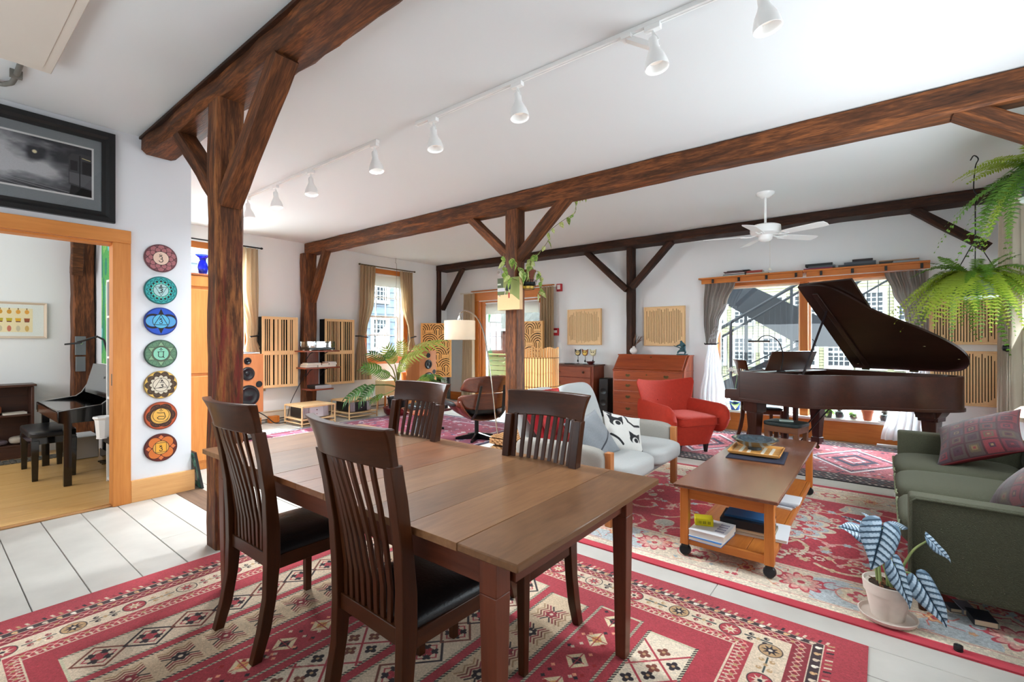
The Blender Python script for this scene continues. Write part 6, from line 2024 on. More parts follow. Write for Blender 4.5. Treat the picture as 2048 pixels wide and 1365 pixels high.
# ---------------------------------------------------------------- partition wall: train photograph, seven round plaques
PX = -5.12
t = thing('framed_photograph', 'large black-framed photograph of a steam train above the study doorway', 'picture', (PX, .43, 2.765))
hw, hh, fw = .635, .374, .085
def frame4(parent, hw, hh, fw, d0, d1, m, prof=True):
    """four mitred frame bars on a wall facing +x"""
    for k in range(4):
        hor = k % 2 == 0
        s = 1 if k < 2 else -1
        b = MB()
        if hor: q = [(-hw, s * hh), (hw, s * hh), (hw - fw, s * (hh - fw)), (-hw + fw, s * (hh - fw))]
        else: q = [(s * hw, -hh), (s * hw, hh), (s * (hw - fw), hh - fw), (s * (hw - fw), -hh + fw)]
        o_, i_ = [q[0], q[1]], [q[2], q[3]]
        mid = [((q[0][0] * .55 + q[3][0] * .45), (q[0][1] * .55 + q[3][1] * .45)), ((q[1][0] * .55 + q[2][0] * .45), (q[1][1] * .55 + q[2][1] * .45))]
        mid2 = [((q[0][0] * .3 + q[3][0] * .7), (q[0][1] * .3 + q[3][1] * .7)), ((q[1][0] * .3 + q[2][0] * .7), (q[1][1] * .3 + q[2][1] * .7))]
        rows = [(o_, d0), (o_, d1), (mid, d1 - .004), (mid2, d1 - .020), ([q[3], q[2]], d1 - .022), ([q[3], q[2]], d0)]
        vs = []
        for (p, q2), x in rows: vs += [(x, p[0], p[1]), (x, q2[0], q2[1])]
        n = len(rows)
        fs = [(2 * i, 2 * i + 1, 2 * ((i + 1) % n) + 1, 2 * ((i + 1) % n)) for i in range(n)] + [tuple(range(0, 2 * n, 2)), tuple(range(1, 2 * n, 2))]
        b.add(vs, fs); b.build('frame_bar', m, parent, smooth=30)
frame4(t, hw, hh, fw, .001, .040, mat('frame_black', (20, 20, 21), .38, bmp=.2, bs=60))
iw, ih = hw - fw, hh - fw
c = Canvas(2 * iw, 2 * ih, 700, (138, 144, 148))
pw0, pw1, ph0, ph1 = .075, 2 * iw - .062, .10, 2 * ih - .085
c.rect(pw0 - .014, ph0 - .014, pw1 + .014, ph1 + .014, (232, 232, 232))
c.rect(pw0, ph0, pw1, ph1, (56, 58, 64))
W_, H_ = pw1 - pw0, ph1 - ph0
i0, i1, j0, j1 = [int(round(v * c.p)) for v in (pw0, pw1, ph0, ph1)]
sub = c.a[j0:j1, i0:i1]
yy, xx = np.mgrid[0:sub.shape[0], 0:sub.shape[1]]
ux, uy = xx / sub.shape[1], yy / sub.shape[0]
n1 = (c.cloud(1, 9, 3) + .5 * c.cloud(1, 20, 4) + .3 * c.cloud(1, 44, 5))[j0:j1, i0:i1]
sm = 1.1 * np.exp(-(((ux - .30) / .30) ** 2 + ((uy - .62) / .55) ** 2)) + 1.0 * np.exp(-(((ux - .70) / .14) ** 2 + ((uy - .36) / .20) ** 2)) + .55 * np.exp(-(((ux - .52) / .2) ** 2 + ((uy - .45) / .3) ** 2)) + .17 * n1
eng = np.exp(-(((ux - .665) / .055) ** 4 + ((uy - .70) / .13) ** 4)) + .7 * np.exp(-(((ux - .64) / .04) ** 2 + ((uy - .55) / .12) ** 2))
sm = np.clip(sm - .75 * eng, 0, 1)[..., None]
sub[:] = sub * (1 - sm) + np.array((206, 207, 211), np.float32) * sm
g = np.clip(1 - uy / .16, 0, 1)[..., None] * .7
sub[:] = sub * (1 - g) + np.array((62, 62, 66), np.float32) * g
def P2(u, v): return (pw0 + u * W_, ph0 + v * H_)
for a, b2 in (((.25, .16), (.62, .0)), ((.38, .16), (.78, .0)), ((.10, .16), (.4, .0)), ((.5, .14), (.9, .02))):
    c.line([P2(*a), P2(*b2)], .004, (150, 150, 156))
c.circ(*P2(.655, .71), .015, (170, 164, 140)); c.circ(*P2(.655, .71), .011, (246, 234, 190)); c.rect(*P2(.645, .81), *P2(.675, .86), (92, 94, 100))
c.poly([P2(.855, .20), P2(1, .10), P2(1, .86), P2(.875, .84), P2(.855, .76)], (70, 70, 74)); c.poly([P2(.86, .24), P2(1, .16), P2(1, .44), P2(.86, .46)], (104, 104, 108)); c.poly([P2(.865, .50), P2(.91, .50), P2(.91, .70), P2(.865, .70)], (40, 40, 44)); c.poly([P2(.94, .46), P2(1, .45), P2(1, .72), P2(.94, .72)], (36, 34, 36))
c.line([P2(.925, .16), P2(.925, .82)], .006, (26, 26, 28)); c.line([P2(.94, .78), P2(.99, .76)], .006, (222, 206, 150)); c.poly([P2(.86, .0), P2(1, .0), P2(1, .14), P2(.87, .2)], (30, 28, 28))
c.rect(pw0 - .014, ph0 - .014, pw1 + .014, ph0, (232, 232, 232)); c.rect(pw1, ph0, pw1 + .014, ph1, (232, 232, 232))
c.grain(.03, 61)
b = MB().quad([(.008, -iw, -ih), (.008, iw, -ih), (.008, iw, ih), (.008, -iw, ih)]); b.build('photo_print', c.material('train_print', .5, spec=.2), t, smooth=0)
MB().box(.0105, .012, -iw, iw, -ih, ih).build('glazing', glass('picture_glass', (250, 250, 250), .01, .02), t, smooth=0)

# seven round plaques, top to bottom
def disc(z, label, paint):
    r = .125
    t = thing('round_plaque', label, 'plaque', (PX, 1.39, z), 0, 'round plaques beside the doorway')
    c = Canvas(1, 1, 240, (90, 60, 66))
    paint(c); c.grain(.04, int(z * 100))
    prof = [(0, 0.0), (r, 0.0), (r, .014), (r - .006, .018)]
    b = MB(); b.lathe([(r - .001, .001), (r, .003), (r, .014), (r - .005, .0184), (r - .0055, .017)], 48, 1, M=Matrix.Rotation(R(90), 4, 'Y'))
    n = 48; vs = [(.0184, (r - .005) * math.cos(2 * PI * k / n), (r - .005) * math.sin(2 * PI * k / n)) for k in range(n)]
    b.add(vs, [tuple(range(n))], 0, [[(.5 + .5 * math.cos(2 * PI * k / n), .5 + .5 * math.sin(2 * PI * k / n)) for k in range(n)]])
    o = b.build('plaque_body', [c.material('plaque_%d' % int(z * 100), .55), mat('plaque_edge_%d' % int(z * 100), tuple(c.a[5, 120] * .7), .6)], t, smooth=40)
    return t
INK = (38, 30, 30)
def om(c, x, y, s, col=INK, w=.022):
    """numeral-3 like seed letter with crescent and dot"""
    def arc(cx, cy, r, a0, a1): c.line([(cx + r * math.cos(a0 + (a1 - a0) * k / 14), cy + r * math.sin(a0 + (a1 - a0) * k / 14)) for k in range(15)], w, col)
    arc(x, y + s * .42, s * .36, 2.6, -1.4); arc(x + s * .05, y - s * .32, s * .44, 1.7, -2.9)
    arc(x, y + s * 1.28, s * .3, 3.5, 5.9); c.circ(x, y + s * 1.38, s * .09, col)
def letter_u(c, x, y, s):
    c.line([(x - .5 * s, y + .5 * s), (x - .4 * s, y + .4 * s), (x - .42 * s, y - .3 * s), (x - .2 * s, y - .5 * s), (x + .2 * s, y - .5 * s), (x + .35 * s, y - .3 * s)], .022, INK)
    c.line([(x + .38 * s, y + .55 * s), (x + .36 * s, y - .5 * s), (x + .5 * s, y - .62 * s)], .024, INK); c.line([(x - .5 * s, y + .52 * s), (x + .5 * s, y + .52 * s)], .018, INK)
    c.line([(x - .22 * s, y + .95 * s), (x, y + .82 * s), (x + .22 * s, y + .95 * s)], .018, INK); c.circ(x, y + 1.1 * s, .022, INK)
def letter_s(c, x, y, s, k=0):
    c.line([(x - .4 * s, y + .5 * s), (x + .1 * s, y + .45 * s), (x + .35 * s, y + .2 * s), (x - .1 * s, y + .05 * s), (x + .3 * s, y - .2 * s), (x + .1 * s, y - .5 * s), (x - .45 * s, y - .55 * s)][k:], .026, INK)
    c.line([(x - .4 * s, y + .72 * s), (x + .4 * s, y + .66 * s)], .020, INK)
    c.line([(x - .2 * s, y + 1.05 * s), (x, y + .94 * s), (x + .2 * s, y + 1.05 * s)], .018, INK); c.circ(x, y + 1.18 * s, .022, INK)
def p_rose(c):
    c.circ(.5, .5, .5, (122, 72, 80))
    for ring_, r_, n_ in ((.39, .11, 10), (.31, .085, 10)):
        for k in range(n_):
            a = 2 * PI * k / n_ + (.3 if r_ > .1 else 0)
            c.circ(.5 + ring_ * math.cos(a), .5 + ring_ * math.sin(a), r_, (166, 104, 108)); c.circ(.5 + ring_ * math.cos(a), .5 + ring_ * math.sin(a), r_, INK, .012)
    c.circ(.5, .5, .25, (226, 196, 176)); c.circ(.5, .5, .25, INK, .016); om(c, .49, .46, .14)
    c.circ(.5, .5, .49, (84, 50, 58), .02)
def p_teal(c):
    c.circ(.5, .5, .5, (52, 160, 158)); c.petals(.5, .5, .46, 16, .2, (34, 100, 106)); c.petals(.5, .5, .42, 16, .2, (58, 172, 168))
    for k in range(16):
        a = 2 * PI * k / 16; c.dia(.5 + .33 * math.cos(a), .5 + .33 * math.sin(a), .045, .055, INK); c.circ(.5 + .27 * math.cos(a), .5 + .27 * math.sin(a), .03, (120, 200, 170))
    c.circ(.5, .5, .24, (170, 206, 206)); c.circ(.5, .5, .24, INK, .014); c.line([(.32, .62), (.68, .62), (.5, .29), (.32, .62)], .012, INK); letter_s(c, .5, .49, .16)
    c.circ(.5, .5, .49, (30, 90, 96), .02)
def p_blue(c):
    c.circ(.5, .5, .5, (44, 84, 186)); c.circ(.26, .5, .26, INK, .07, .24); c.circ(.74, .5, .26, INK, .07, .24)
    c.circ(.24, .5, .21, (86, 156, 206), 0, .19); c.circ(.76, .5, .21, (86, 156, 206), 0, .19)
    c.poly([(.5, .97), (.40, .72), (.60, .72)], INK); c.poly([(.5, .03), (.40, .28), (.60, .28)], INK)
    c.circ(.5, .5, .26, (92, 176, 210)); c.circ(.5, .5, .26, INK, .018); c.line([(.5, .75), (.29, .37), (.71, .37), (.5, .75)], .02, INK); om(c, .49, .49, .105, INK, .02)
    c.circ(.5, .5, .49, (30, 50, 130), .02)
def p_green(c):
    c.circ(.5, .5, .5, (98, 132, 104))
    for k in range(12):
        a = 2 * PI * k / 12; c.circ(.5 + .4 * math.cos(a), .5 + .4 * math.sin(a), .075, (72, 104, 84), .016)
    c.poly([(.5, .96), (.1, .27), (.9, .27)], (132, 164, 128)); c.poly([(.5, .04), (.1, .73), (.9, .73)], (132, 164, 128)); c.line([(.5, .96), (.1, .27), (.9, .27), (.5, .96)], .012, INK); c.line([(.5, .04), (.1, .73), (.9, .73), (.5, .04)], .012, INK)
    c.circ(.5, .5, .30, (84, 94, 76)); c.circ(.5, .5, .245, (134, 196, 168)); c.circ(.5, .5, .245, INK, .012); letter_u(c, .5, .47, .2)
    c.circ(.5, .5, .49, (58, 84, 70), .02)
def p_yellow(c):
    c.circ(.5, .5, .5, (216, 176, 92)); c.petals(.5, .5, .50, 10, .16, (74, 58, 46))
    for k in range(40):
        a = k * 2.4; c.circ(.5 + .4 * math.cos(a), .5 + .4 * math.sin(a), .012, (126, 102, 70))
    c.petals(.5, .5, .35, 12, .2, (204, 192, 170)); c.circ(.5, .5, .25, (214, 202, 182)); c.circ(.5, .5, .25, INK, .014); c.line([(.5, .74), (.29, .38), (.71, .38), (.5, .74)], .014, INK); letter_s(c, .52, .48, .15, 2)
    c.line([(.3, .37), (.5, .4), (.7, .44)], .012, INK)
def p_orange(c):
    c.circ(.5, .5, .5, (184, 84, 46)); c.petals(.5, .5, .46, 6, .14, (66, 42, 34))
    for k in range(36):
        a = k * 2.4; c.circ(.5 + .38 * math.cos(a), .5 + .38 * math.sin(a), .014, (120, 76, 50))
    c.circ(.46, .48, .28, (214, 160, 76)); c.circ(.52, .49, .28, (220, 170, 84)); c.circ(.46, .48, .28, INK, .012); c.circ(.5, .52, .255, (224, 172, 82)); c.circ(.5, .52, .255, INK, .016)
    c.line([(.38, .62), (.46, .60), (.60, .60), (.64, .44), (.58, .36), (.42, .38), (.38, .43), (.44, .48), (.60, .46)], .022, INK); c.line([(.45, .70), (.5, .67), (.56, .7)], .016, INK); c.circ(.5, .735, .02, INK)
    c.circ(.5, .5, .49, (126, 54, 36), .02)
def p_red(c):
    c.circ(.5, .5, .5, (98, 40, 34))
    for k in range(4):
        a = PI / 4 + k * PI / 2; c.circ(.5 + .27 * math.cos(a), .5 + .27 * math.sin(a), .20, (206, 112, 52)); c.circ(.5 + .27 * math.cos(a), .5 + .27 * math.sin(a), .20, INK, .014)
        a = k * PI / 2; c.dia(.5 + .38 * math.cos(a), .5 + .38 * math.sin(a), .085, .085, (212, 116, 66)); 
    c.circ(.5, .5, .25, (214, 158, 74)); c.circ(.5, .5, .25, INK, .016); c.rect(.33, .33, .67, .67, (226, 166, 62)); c.line([(.33, .33), (.67, .33), (.67, .67), (.33, .67), (.33, .33)], .014, INK); om(c, .49, .45, .105, INK, .022)
    c.circ(.5, .5, .49, (80, 32, 30), .02)
for z, lab, pf in ((2.144, 'round rose-purple mandala plaque, topmost beside the study doorway', p_rose), (1.856, 'round teal mandala plaque with zigzag rays beside the study doorway', p_teal), (1.577, 'round deep blue mandala plaque with triangle beside the study doorway', p_blue),
                   (1.286, 'round sage green mandala plaque with six-point star', p_green), (1.007, 'round yellow and brown petal-edged mandala plaque', p_yellow), (.729, 'round orange-brown mandala plaque with crescent rings', p_orange), (.442, 'round red and orange mandala plaque with square, lowest of the column', p_red)):
    disc(z, lab, pf)

# ---------------------------------------------------------------- study behind the doorway
t = thing('framed_print', 'pale-framed print of rows of small pots and pods in the study', 'picture', (LX, .52, 1.655))
hw, hh = .545, .222
frame4(t, hw, hh, .028, .001, .030, mat('frame_pale', (212, 194, 174), .5))
c = Canvas(2 * (hw - .026), 2 * (hh - .026), 500, (222, 226, 220))
W_, H_ = c.w, c.h
c.rect(.08, .05, W_ - .10, H_ - .05, (232, 218, 176))
rg = random.Random(9)
for i in range(11):
    x = .13 + i * (W_ - .28) / 10
    c.circ(x, H_ * .76, .020, rg.choice([(222, 160, 70), (216, 176, 80), (206, 150, 60)]), 0, .026); c.rect(x - .005, H_ * .83, x + .005, H_ * .88, (130, 100, 60))
    c.poly([(x - .026, H_ * .56), (x + .026, H_ * .56), (x + .020, H_ * .44), (x - .020, H_ * .44)], rg.choice([(190, 170, 50), (220, 170, 50), (150, 80, 50), (160, 140, 120)])); c.rect(x - .02, H_ * .44, x + .02, H_ * .47, (120, 70, 60))
    c.circ(x, H_ * .24, .018, rg.choice([(190, 180, 120), (206, 170, 100), (200, 120, 100), (200, 190, 160)]), 0, .036)
c.grain(.02, 7)
MB().quad([(.008, -W_ / 2, -H_ / 2), (.008, W_ / 2, -H_ / 2), (.008, W_ / 2, H_ / 2), (.008, -W_ / 2, H_ / 2)]).build('print_sheet', c.material('pots_print', .6), t, smooth=0)
beam('timber_post', 'dark rough post in the study corner behind the upright piano', 'post', (LX + .11, 1.385, 0.007), (LX + .11, 1.385, CZ - .002), .20, .21, timber('z'), up=(0, 1, 0), seed=31, jit=.008)
m, mid = hewn((LX + .27, 1.30, 2.25), (LX + .62, 1.28, CZ - .02), .10, .12, up=(0, 1, 0), seed=32)
o = m.build('knee_brace', timber('y'), loc=mid, smooth=30); tag(o, 'brace leaning off the study corner post', 'brace', kind='thing')
t = thing('junction_box', 'grey electrical box on the study corner post', 'electrical box', (LX + .218, 1.345, 1.27)); Box('box', 0, .05, -.05, .05, -.05, .19, mat('grey_metal', (112, 116, 118), .5, .4), t); Box('lower_box', 0, .055, -.045, .045, -.26, -.07, mat('grey_metal', (96, 100, 102), .5, .4), t)
MB().lathe([(.014, 0), (.014, .02), (0, .02)], 12, M=Matrix.Translation((.051, 0, .10)) @ Matrix.Rotation(R(90), 4, 'Y')).build('dial', M_chrome, t)
t = thing('bookcase', 'dark brown low bookcase in the study left of the black piano', 'bookcase', (LX + .002, .50, .007))
dw = wood('walnut', (52, 30, 22), (84, 52, 38), 'y', rough=.4)
for nm, a in (('back_panel', (0, .012, -.42, .42, .1, .85)), ('side_panel', (.012, .30, .395, .42, 0, .845)), ('side_panel', (.012, .30, -.42, -.395, 0, .845)), ('top', (0, .32, -.44, .44, .85, .875)), ('shelf', (.012, .29, -.395, .395, .50, .52)), ('bottom_shelf', (.012, .29, -.395, .395, .14, .16)), ('plinth', (.27, .285, -.395, .395, 0, .14))):
    Box(nm, *a, dw, t)
book('book', 'pale booklet lying on the study bookcase shelf', LX + .18, .76, .528, .16, .2, .02, .1, (226, 220, 206))
o = MB(); softbox(o, -.1, .1, -.14, .14, 0, .12, P=4); o = o.build('pouch', mat('pouch_orange', (156, 84, 54), .8), loc=(LX + .16, .52, .528), smooth=180); tag(o, 'orange cloth pouch on the study bookcase shelf', 'pouch')
for k in range(4):
    o = MB(); softbox(o, -.09, .09, -.09, .09, 0, .06 + .03 * (k % 2), P=3); o = o.build('packet', mat('packet_%d' % k, [(150, 140, 120), (120, 110, 120), (96, 84, 90), (170, 160, 146)][k], .3), loc=(LX + .16, .24 + k * .19, .168), smooth=180); tag(o, ['beige plastic packet', 'mauve plastic packet', 'plum plastic packet', 'pale plastic packet'][k] + ' on the lowest shelf of the study bookcase', 'packet')
# digital upright piano: keyboard faces -y... its long side stands along the return wall
t = thing('upright_piano', 'glossy black digital upright piano with open music desk in the study', 'piano', (-6.76, 1.20, .007))
pb = mat('piano_black', (10, 10, 11), .06, coat=.6)
x0, x1 = -.62, .62
for x in (x0, x1 - .05):
    b = MB(); b.prism([(-.30, 0), (-.24, 0), (-.24, .60), (.22, .60), (.22, 0), (.30, 0), (.30, .96), (.12, .96), (.03, .80), (-.02, .76), (-.34, .72), (-.34, .61), (-.30, .60)], x, x + .05, 'x'); b.build('side_cheek', pb, t, bev=.004)
Box('key_lid', x0 + .05, x1 - .05, -.34, .0, .70, .725, pb, t, bev=.006)
Box('key_bed', x0 + .05, x1 - .05, -.32, .28, .60, .66, pb, t); Box('key_front', x0 + .05, x1 - .05, -.335, -.32, .61, .70, wood('key_front', (60, 36, 22), (90, 56, 36), 'x', rough=.2), t)
Box('back_panel', x0 + .05, x1 - .05, .24, .29, .06, .96, pb, t); Box('top', x0, x1, .10, .31, .96, .985, pb, t, bev=.004)
Box('foot_rail', x0 + .05, x1 - .05, .19, .24, .03, .12, pb, t)
for k in range(3): Box('pedal', -.09 + k * .08, -.06 + k * .08, .08, .19, .05, .065, M_brass, t)
Mx = Matrix.Translation((0, .055, .80)) @ Matrix.Rotation(R(-14), 4, 'X'); MB().box(-.56, .56, -.008, .008, 0, .34, M=Mx).build('music_desk', mat('desk_black', (14, 14, 15), .05, coat=.6), t, bev=.004)
t = thing('piano_bench', 'black padded bench in front of the study piano', 'bench', (-6.98, .90, .007))
for x in (-.36, .36):
    for y in (-.14, .14):
        b = MB(); taper(b, x, y, 0, .40, .022, .030); b.build('leg', pb, t, bev=.003)
Box('apron', -.385, .385, -.165, .165, .36, .43, pb, t)
b = MB(); softbox(b, -.40, .40, -.18, .18, .42, .485, P=8, crown=.15); b.build('seat', mat('bench_pad', (24, 24, 26), .3), t, smooth=180)
t = thing('desk_lamp', 'black jointed desk lamp on top of the study piano', 'lamp', (-6.62, 1.36, .993))
MB().lathe([(0, 0), (.075, 0), (.07, .02), (.02, .03), (0, .03)], 20).build('base', M_black, t)
MB().tube([(0, 0, .03), (.0, 0, .09), (-.05, -.06, .42)], .011, 8).tube([(-.05, -.06, .42), (-.08, -.11, .455), (-.20, -.25, .395)], .011, 8).build('arm', M_black, t)
MB().hexa([(-.17, -.22, .38), (-.22, -.21, .38), (-.29, -.33, .362), (-.24, -.35, .362)], [(-.17, -.22, .40), (-.22, -.21, .40), (-.29, -.33, .38), (-.24, -.35, .38)]).build('shade', M_black, t, bev=.004)
t = thing('white_bookcase', 'tall white shelf unit edge behind the study door jamb', 'bookcase', (-5.77, 1.345, .007))
for nm, a in (('side_panel', (-.30, -.275, -.145, .145, 0, 2.0)), ('side_panel', (.275, .30, -.145, .145, 0, 2.0)), ('back_panel', (-.275, .275, .13, .145, 0, 2.0))):
    Box(nm, *a, M_gloss_white if 'back' not in nm else M_black, t)
for z in (0.02, .42, .82, 1.22, 1.62, 1.975):
    Box('shelf', -.275, .275, -.145, .13, z, z + .022, M_gloss_white, t)
for k, z in enumerate((.442, .842, 1.242, 1.642)):
    o = Box('file_box', -5.77 - .26, -5.77 + .26, 1.22, 1.46, z + .0075, z + .33 - (.02 if k == 3 else 0), M_black); tag(o, ['black file box on the low shelf', 'black file box on the second shelf', 'black file box on the third shelf', 'black file box on the fourth shelf'][k] + ' of the white study unit', 'box')
t = thing('paper_bin', 'small crumpled white bin liner beside the door jamb', 'bin', (-5.62, 1.09, .52)); MB().lathe([(.05, .0), (.065, .16), (.08, .18), (.075, .19), (.06, .18), (0, .16)], 9).build('liner', M_gloss_white, t, smooth=0)
bx = [o for o in COL.objects if o.name == 'paper_bin'][0]; bx.location.z = .52; Box('wall_bracket', -.1, .1, .02, .09, -.06, .0, M_black, bx)
MB().lathe([(.04, -.01), (.05, -.01), (.05, -.001), (0, -.001)], 16).build('bin_foot', M_gloss_white, bx)
c = Canvas(.5, 1.3, 120, (92, 170, 96)); g = c.cloud(1, 5, 71); c.a[g > .4] = (140, 196, 110); c.a[g < -.4] = (60, 140, 110)
g = c.cloud(1, 8, 72); c.a[g > .9] = (110, 190, 190); c.grain(.05, 72)
o = MB().box(-.26, .26, .0, .025, 0, 1.5); o.quad([(-.26, -.001, 0), (.26, -.001, 0), (.26, -.001, 1.5), (-.26, -.001, 1.5)], 0)
o = o.build('green_painting', c.material('green_painting_print', .8), loc=(-7.46, 1.482, 1.12)); tag(o, 'tall green abstract canvas on the study side wall', 'picture')
o = MB(); 
for i in range(24):
    for j in range(5):
        o.box(-.6 + i * .05, -.6 + i * .05 + .044, -.12 + j * .05, -.12 + j * .05 + .04, .0, .010 + .003 * ((i + j) % 2))
o = o.build('runner_rug', mat('runner_grey', (92, 88, 80), .95, var=.5, vs=40), loc=(-7.86, .55, .0075), rot=(0, 0, R(90)), smooth=0); tag(o, 'grey and black patterned runner on the study floor by the bookcase', 'rug')
o = Box('storage_bin', -7.45, -7.05, 1.16, 1.40, .0075, .27, mat('bin_white', (206, 208, 210), .4), bev=.01); tag(o, 'translucent white storage bin under the study piano', 'bin')
o.location.x = -7.62
# ---------------------------------------------------------------- ceiling: panel light, conduit
t = thing('ceiling_light', 'flat beige rectangular ceiling fixture at the top left corner', 'light fixture', (-3.5, .22, CZ)); Box('housing', -.68, .70, -.335, .335, -.085, -.0, mat('fixture_beige', (206, 198, 186), .6), t, bev=.004); Box('diffuser', -.60, .62, -.29, .29, -.09, -.0855, mat('fixture_panel', (208, 200, 188), .6), t)
o = MB().tube(spline([(-4.76, -.3, CZ - .03), (-4.76, .3, CZ - .03), (-4.70, .41, CZ - .03), (-4.56, .43, CZ - .03), (-4.20, .43, CZ - .03)], 6), .016, 8).build('conduit', mat('conduit_grey', (128, 124, 116), .5, .3), smooth=180); tag(o, 'bent grey conduit on the ceiling running to the beige fixture', 'conduit')
MB().box(-4.52, -4.49, .40, .46, CZ - .05, CZ - .001).build('clip', mat('conduit_grey', (128, 124, 116), .5, .3), o)

# ---------------------------------------------------------------- track lights
def track(label, xa, xb):
    t = thing('light_track', label, 'light track', ((xa + xb) / 2, 2.56, CZ)); h = (xb - xa) / 2
    b = MB(); b.box(-h, h, -.017, .017, -.022, 0).box(-h, h, -.017, -.006, -.026, -.022).box(-h, h, .006, .017, -.026, -.022); b.build('rail', M_gloss_white, t, bev=.001)
    for s in (-1, 1): Box('end_cap', s * h - .006, s * h + .006, -.019, .019, -.028, 0, M_gloss_white, t)
    return t
tr = track('long white ceiling light track nearest the camera', -3.0, .9)
MB().box(-.03, .03, -.03, .03, -.05, -.027).bar((0, 0, -.04), (.16, .06, -.13), .04, .03).build('feed_box', M_gloss_white, tr, loc=(-1.16 - (-1.05), .0, 0))
track('white ceiling light track farther back toward the left wall', -6.55, -3.53)
def head(label, x, tilt, turn):
    t = thing('spotlight', label, 'spotlight', (x, 2.56, CZ - .026), 0, 'white track spotlights')
    Box('adapter', -.045, .045, -.018, .018, -.03, 0, M_gloss_white, t, bev=.003)
    MB().tube([(0, 0, -.03), (0, 0, -.075)], .007, 8).build('stem', M_gloss_white, t)
    Mx = Matrix.Translation((0, 0, -.075)) @ Matrix.Rotation(turn, 4, 'Z') @ Matrix.Rotation(tilt, 4, 'Y')
    b = MB(); b.lathe([(0, .005), (.022, .004), (.027, -.01), (.027, -.055), (.036, -.080), (.052, -.110), (.064, -.150), (.066, -.175), (.062, -.175), (.058, -.150), (.046, -.125), (.044, -.118)], 26, M=Mx)
    s = b.build('shade', M_gloss_white, t, smooth=50)
    MB().lathe([(0, -.128), (.030, -.130), (.046, -.124), (.046, -.118), (0, -.118)], 22, M=Mx).build('bulb', mat('bulb_face', (206, 198, 192), .25, emit=(255, 236, 216), es=.12), s, smooth=50)
    l = D.lights.new('track_bulb', 'SPOT'); l.energy = 95 if x < -3.2 else 8; l.spot_size = R(150); l.spot_blend = 1.0; l.shadow_soft_size = .09; l.color = (.88, .95, 1.0)
    lo_ = D.objects.new('track_bulb', l); COL.objects.link(lo_); lo_.parent = t; lo_.matrix_local = Mx @ Matrix.Translation((0, 0, -.17))
    MB().bar(Mx @ Vector((-.03, 0, -.02)), (0, 0, -.03), .008, .006).build('yoke', M_gloss_white, t)
for x, nm in ((-.46, 'white track spotlight closest to the top right, cut by the frame edge'), (-1.009, 'white track spotlight beside the square feed box'), (-1.964, 'white track spotlight third from the top right'), (-2.803, 'white track spotlight at the far end of the near track'),
              (-3.574, 'white track spotlight at the near end of the far track'), (-4.661, 'white track spotlight second along the far track'), (-5.426, 'white track spotlight third along the far track'), (-6.147, 'white track spotlight at the far end above the thick post')):
    head(nm, x, R(8), R(200 + 30 * math.sin(x * 7)))

# ---------------------------------------------------------------- ceiling fan
fx, fy, fz = -1.113, 6.373, 2.66
t = thing('ceiling_fan', 'white five-blade ceiling fan with long downrod', 'fan', (fx, fy, CZ))
MB().lathe([(0, 0), (.10, 0), (.095, -.02), (.05, -.055), (.02, -.06), (.0, -.06)], 28).build('canopy', M_gloss_white, t)
MB().tube([(0, 0, -.05), (0, 0, -.40)], .014, 12).build('downrod', M_gloss_white, t)
MB().lathe([(0, -.375), (.05, -.378), (.13, -.39), (.165, -.405), (.168, -.47), (.16, -.49), (.12, -.51), (.08, -.515), (.075, -.56), (.05, -.585), (0, -.59)], 36).build('motor', M_gloss_white, t)
for k in range(5):
    a = R(-133 + 72 * k) + R(38.1)
    M4 = Matrix.Rotation(a, 4, 'Z') @ Matrix.Translation((0, 0, -.525)) @ Matrix.Rotation(R(-11), 4, 'X')
    br = MB().tube([M4 @ Vector(p) for p in ((.09, 0, .02), (.16, 0, .0), (.20, -.03, 0), (.27, -.03, .004))], .008, 6).tube([M4 @ Vector(p) for p in ((.16, 0, .0), (.20, .03, 0), (.27, .03, .004))], .008, 6).build('blade_bracket', M_gloss_white, t)
    pl = [(.22, -.05), (.30, -.062), (.64, -.072), (.69, -.06), (.70, 0), (.69, .06), (.64, .072), (.30, .062), (.22, .05)]
    MB().prism(pl, .006, .013, 'z', M=M4).build('blade', mat('fan_white', (240, 240, 240), .5), t, bev=.002)
MB().tube([(.05, 0, -.58), (.05, 0, -.93)], .0018, 5).lathe([(0, -.945), (.016, -.94), (.018, -.925), (.008, -.91), (0, -.91)], 10, c=(.05, 0, 0)).build('pull_chain', mat('chain_pale', (196, 190, 176), .5), t)
t.scale = (1, 1, 1)
# ---------------------------------------------------------------- placing helpers (a point at a given depth / on a given wall plane)
CS, SN = math.cos(cam.rotation_euler[2]), math.sin(cam.rotation_euler[2])
def W(px, py, d):
    r = (px - 1024) / 944 * d
    return Vector((r * CS - d * SN, r * SN + d * CS, 1.4 + (682.5 - py) / 944 * d))
def onY(px, py, Y):
    r = (px - 1024) / 944
    return W(px, py, Y / (r * SN + CS))

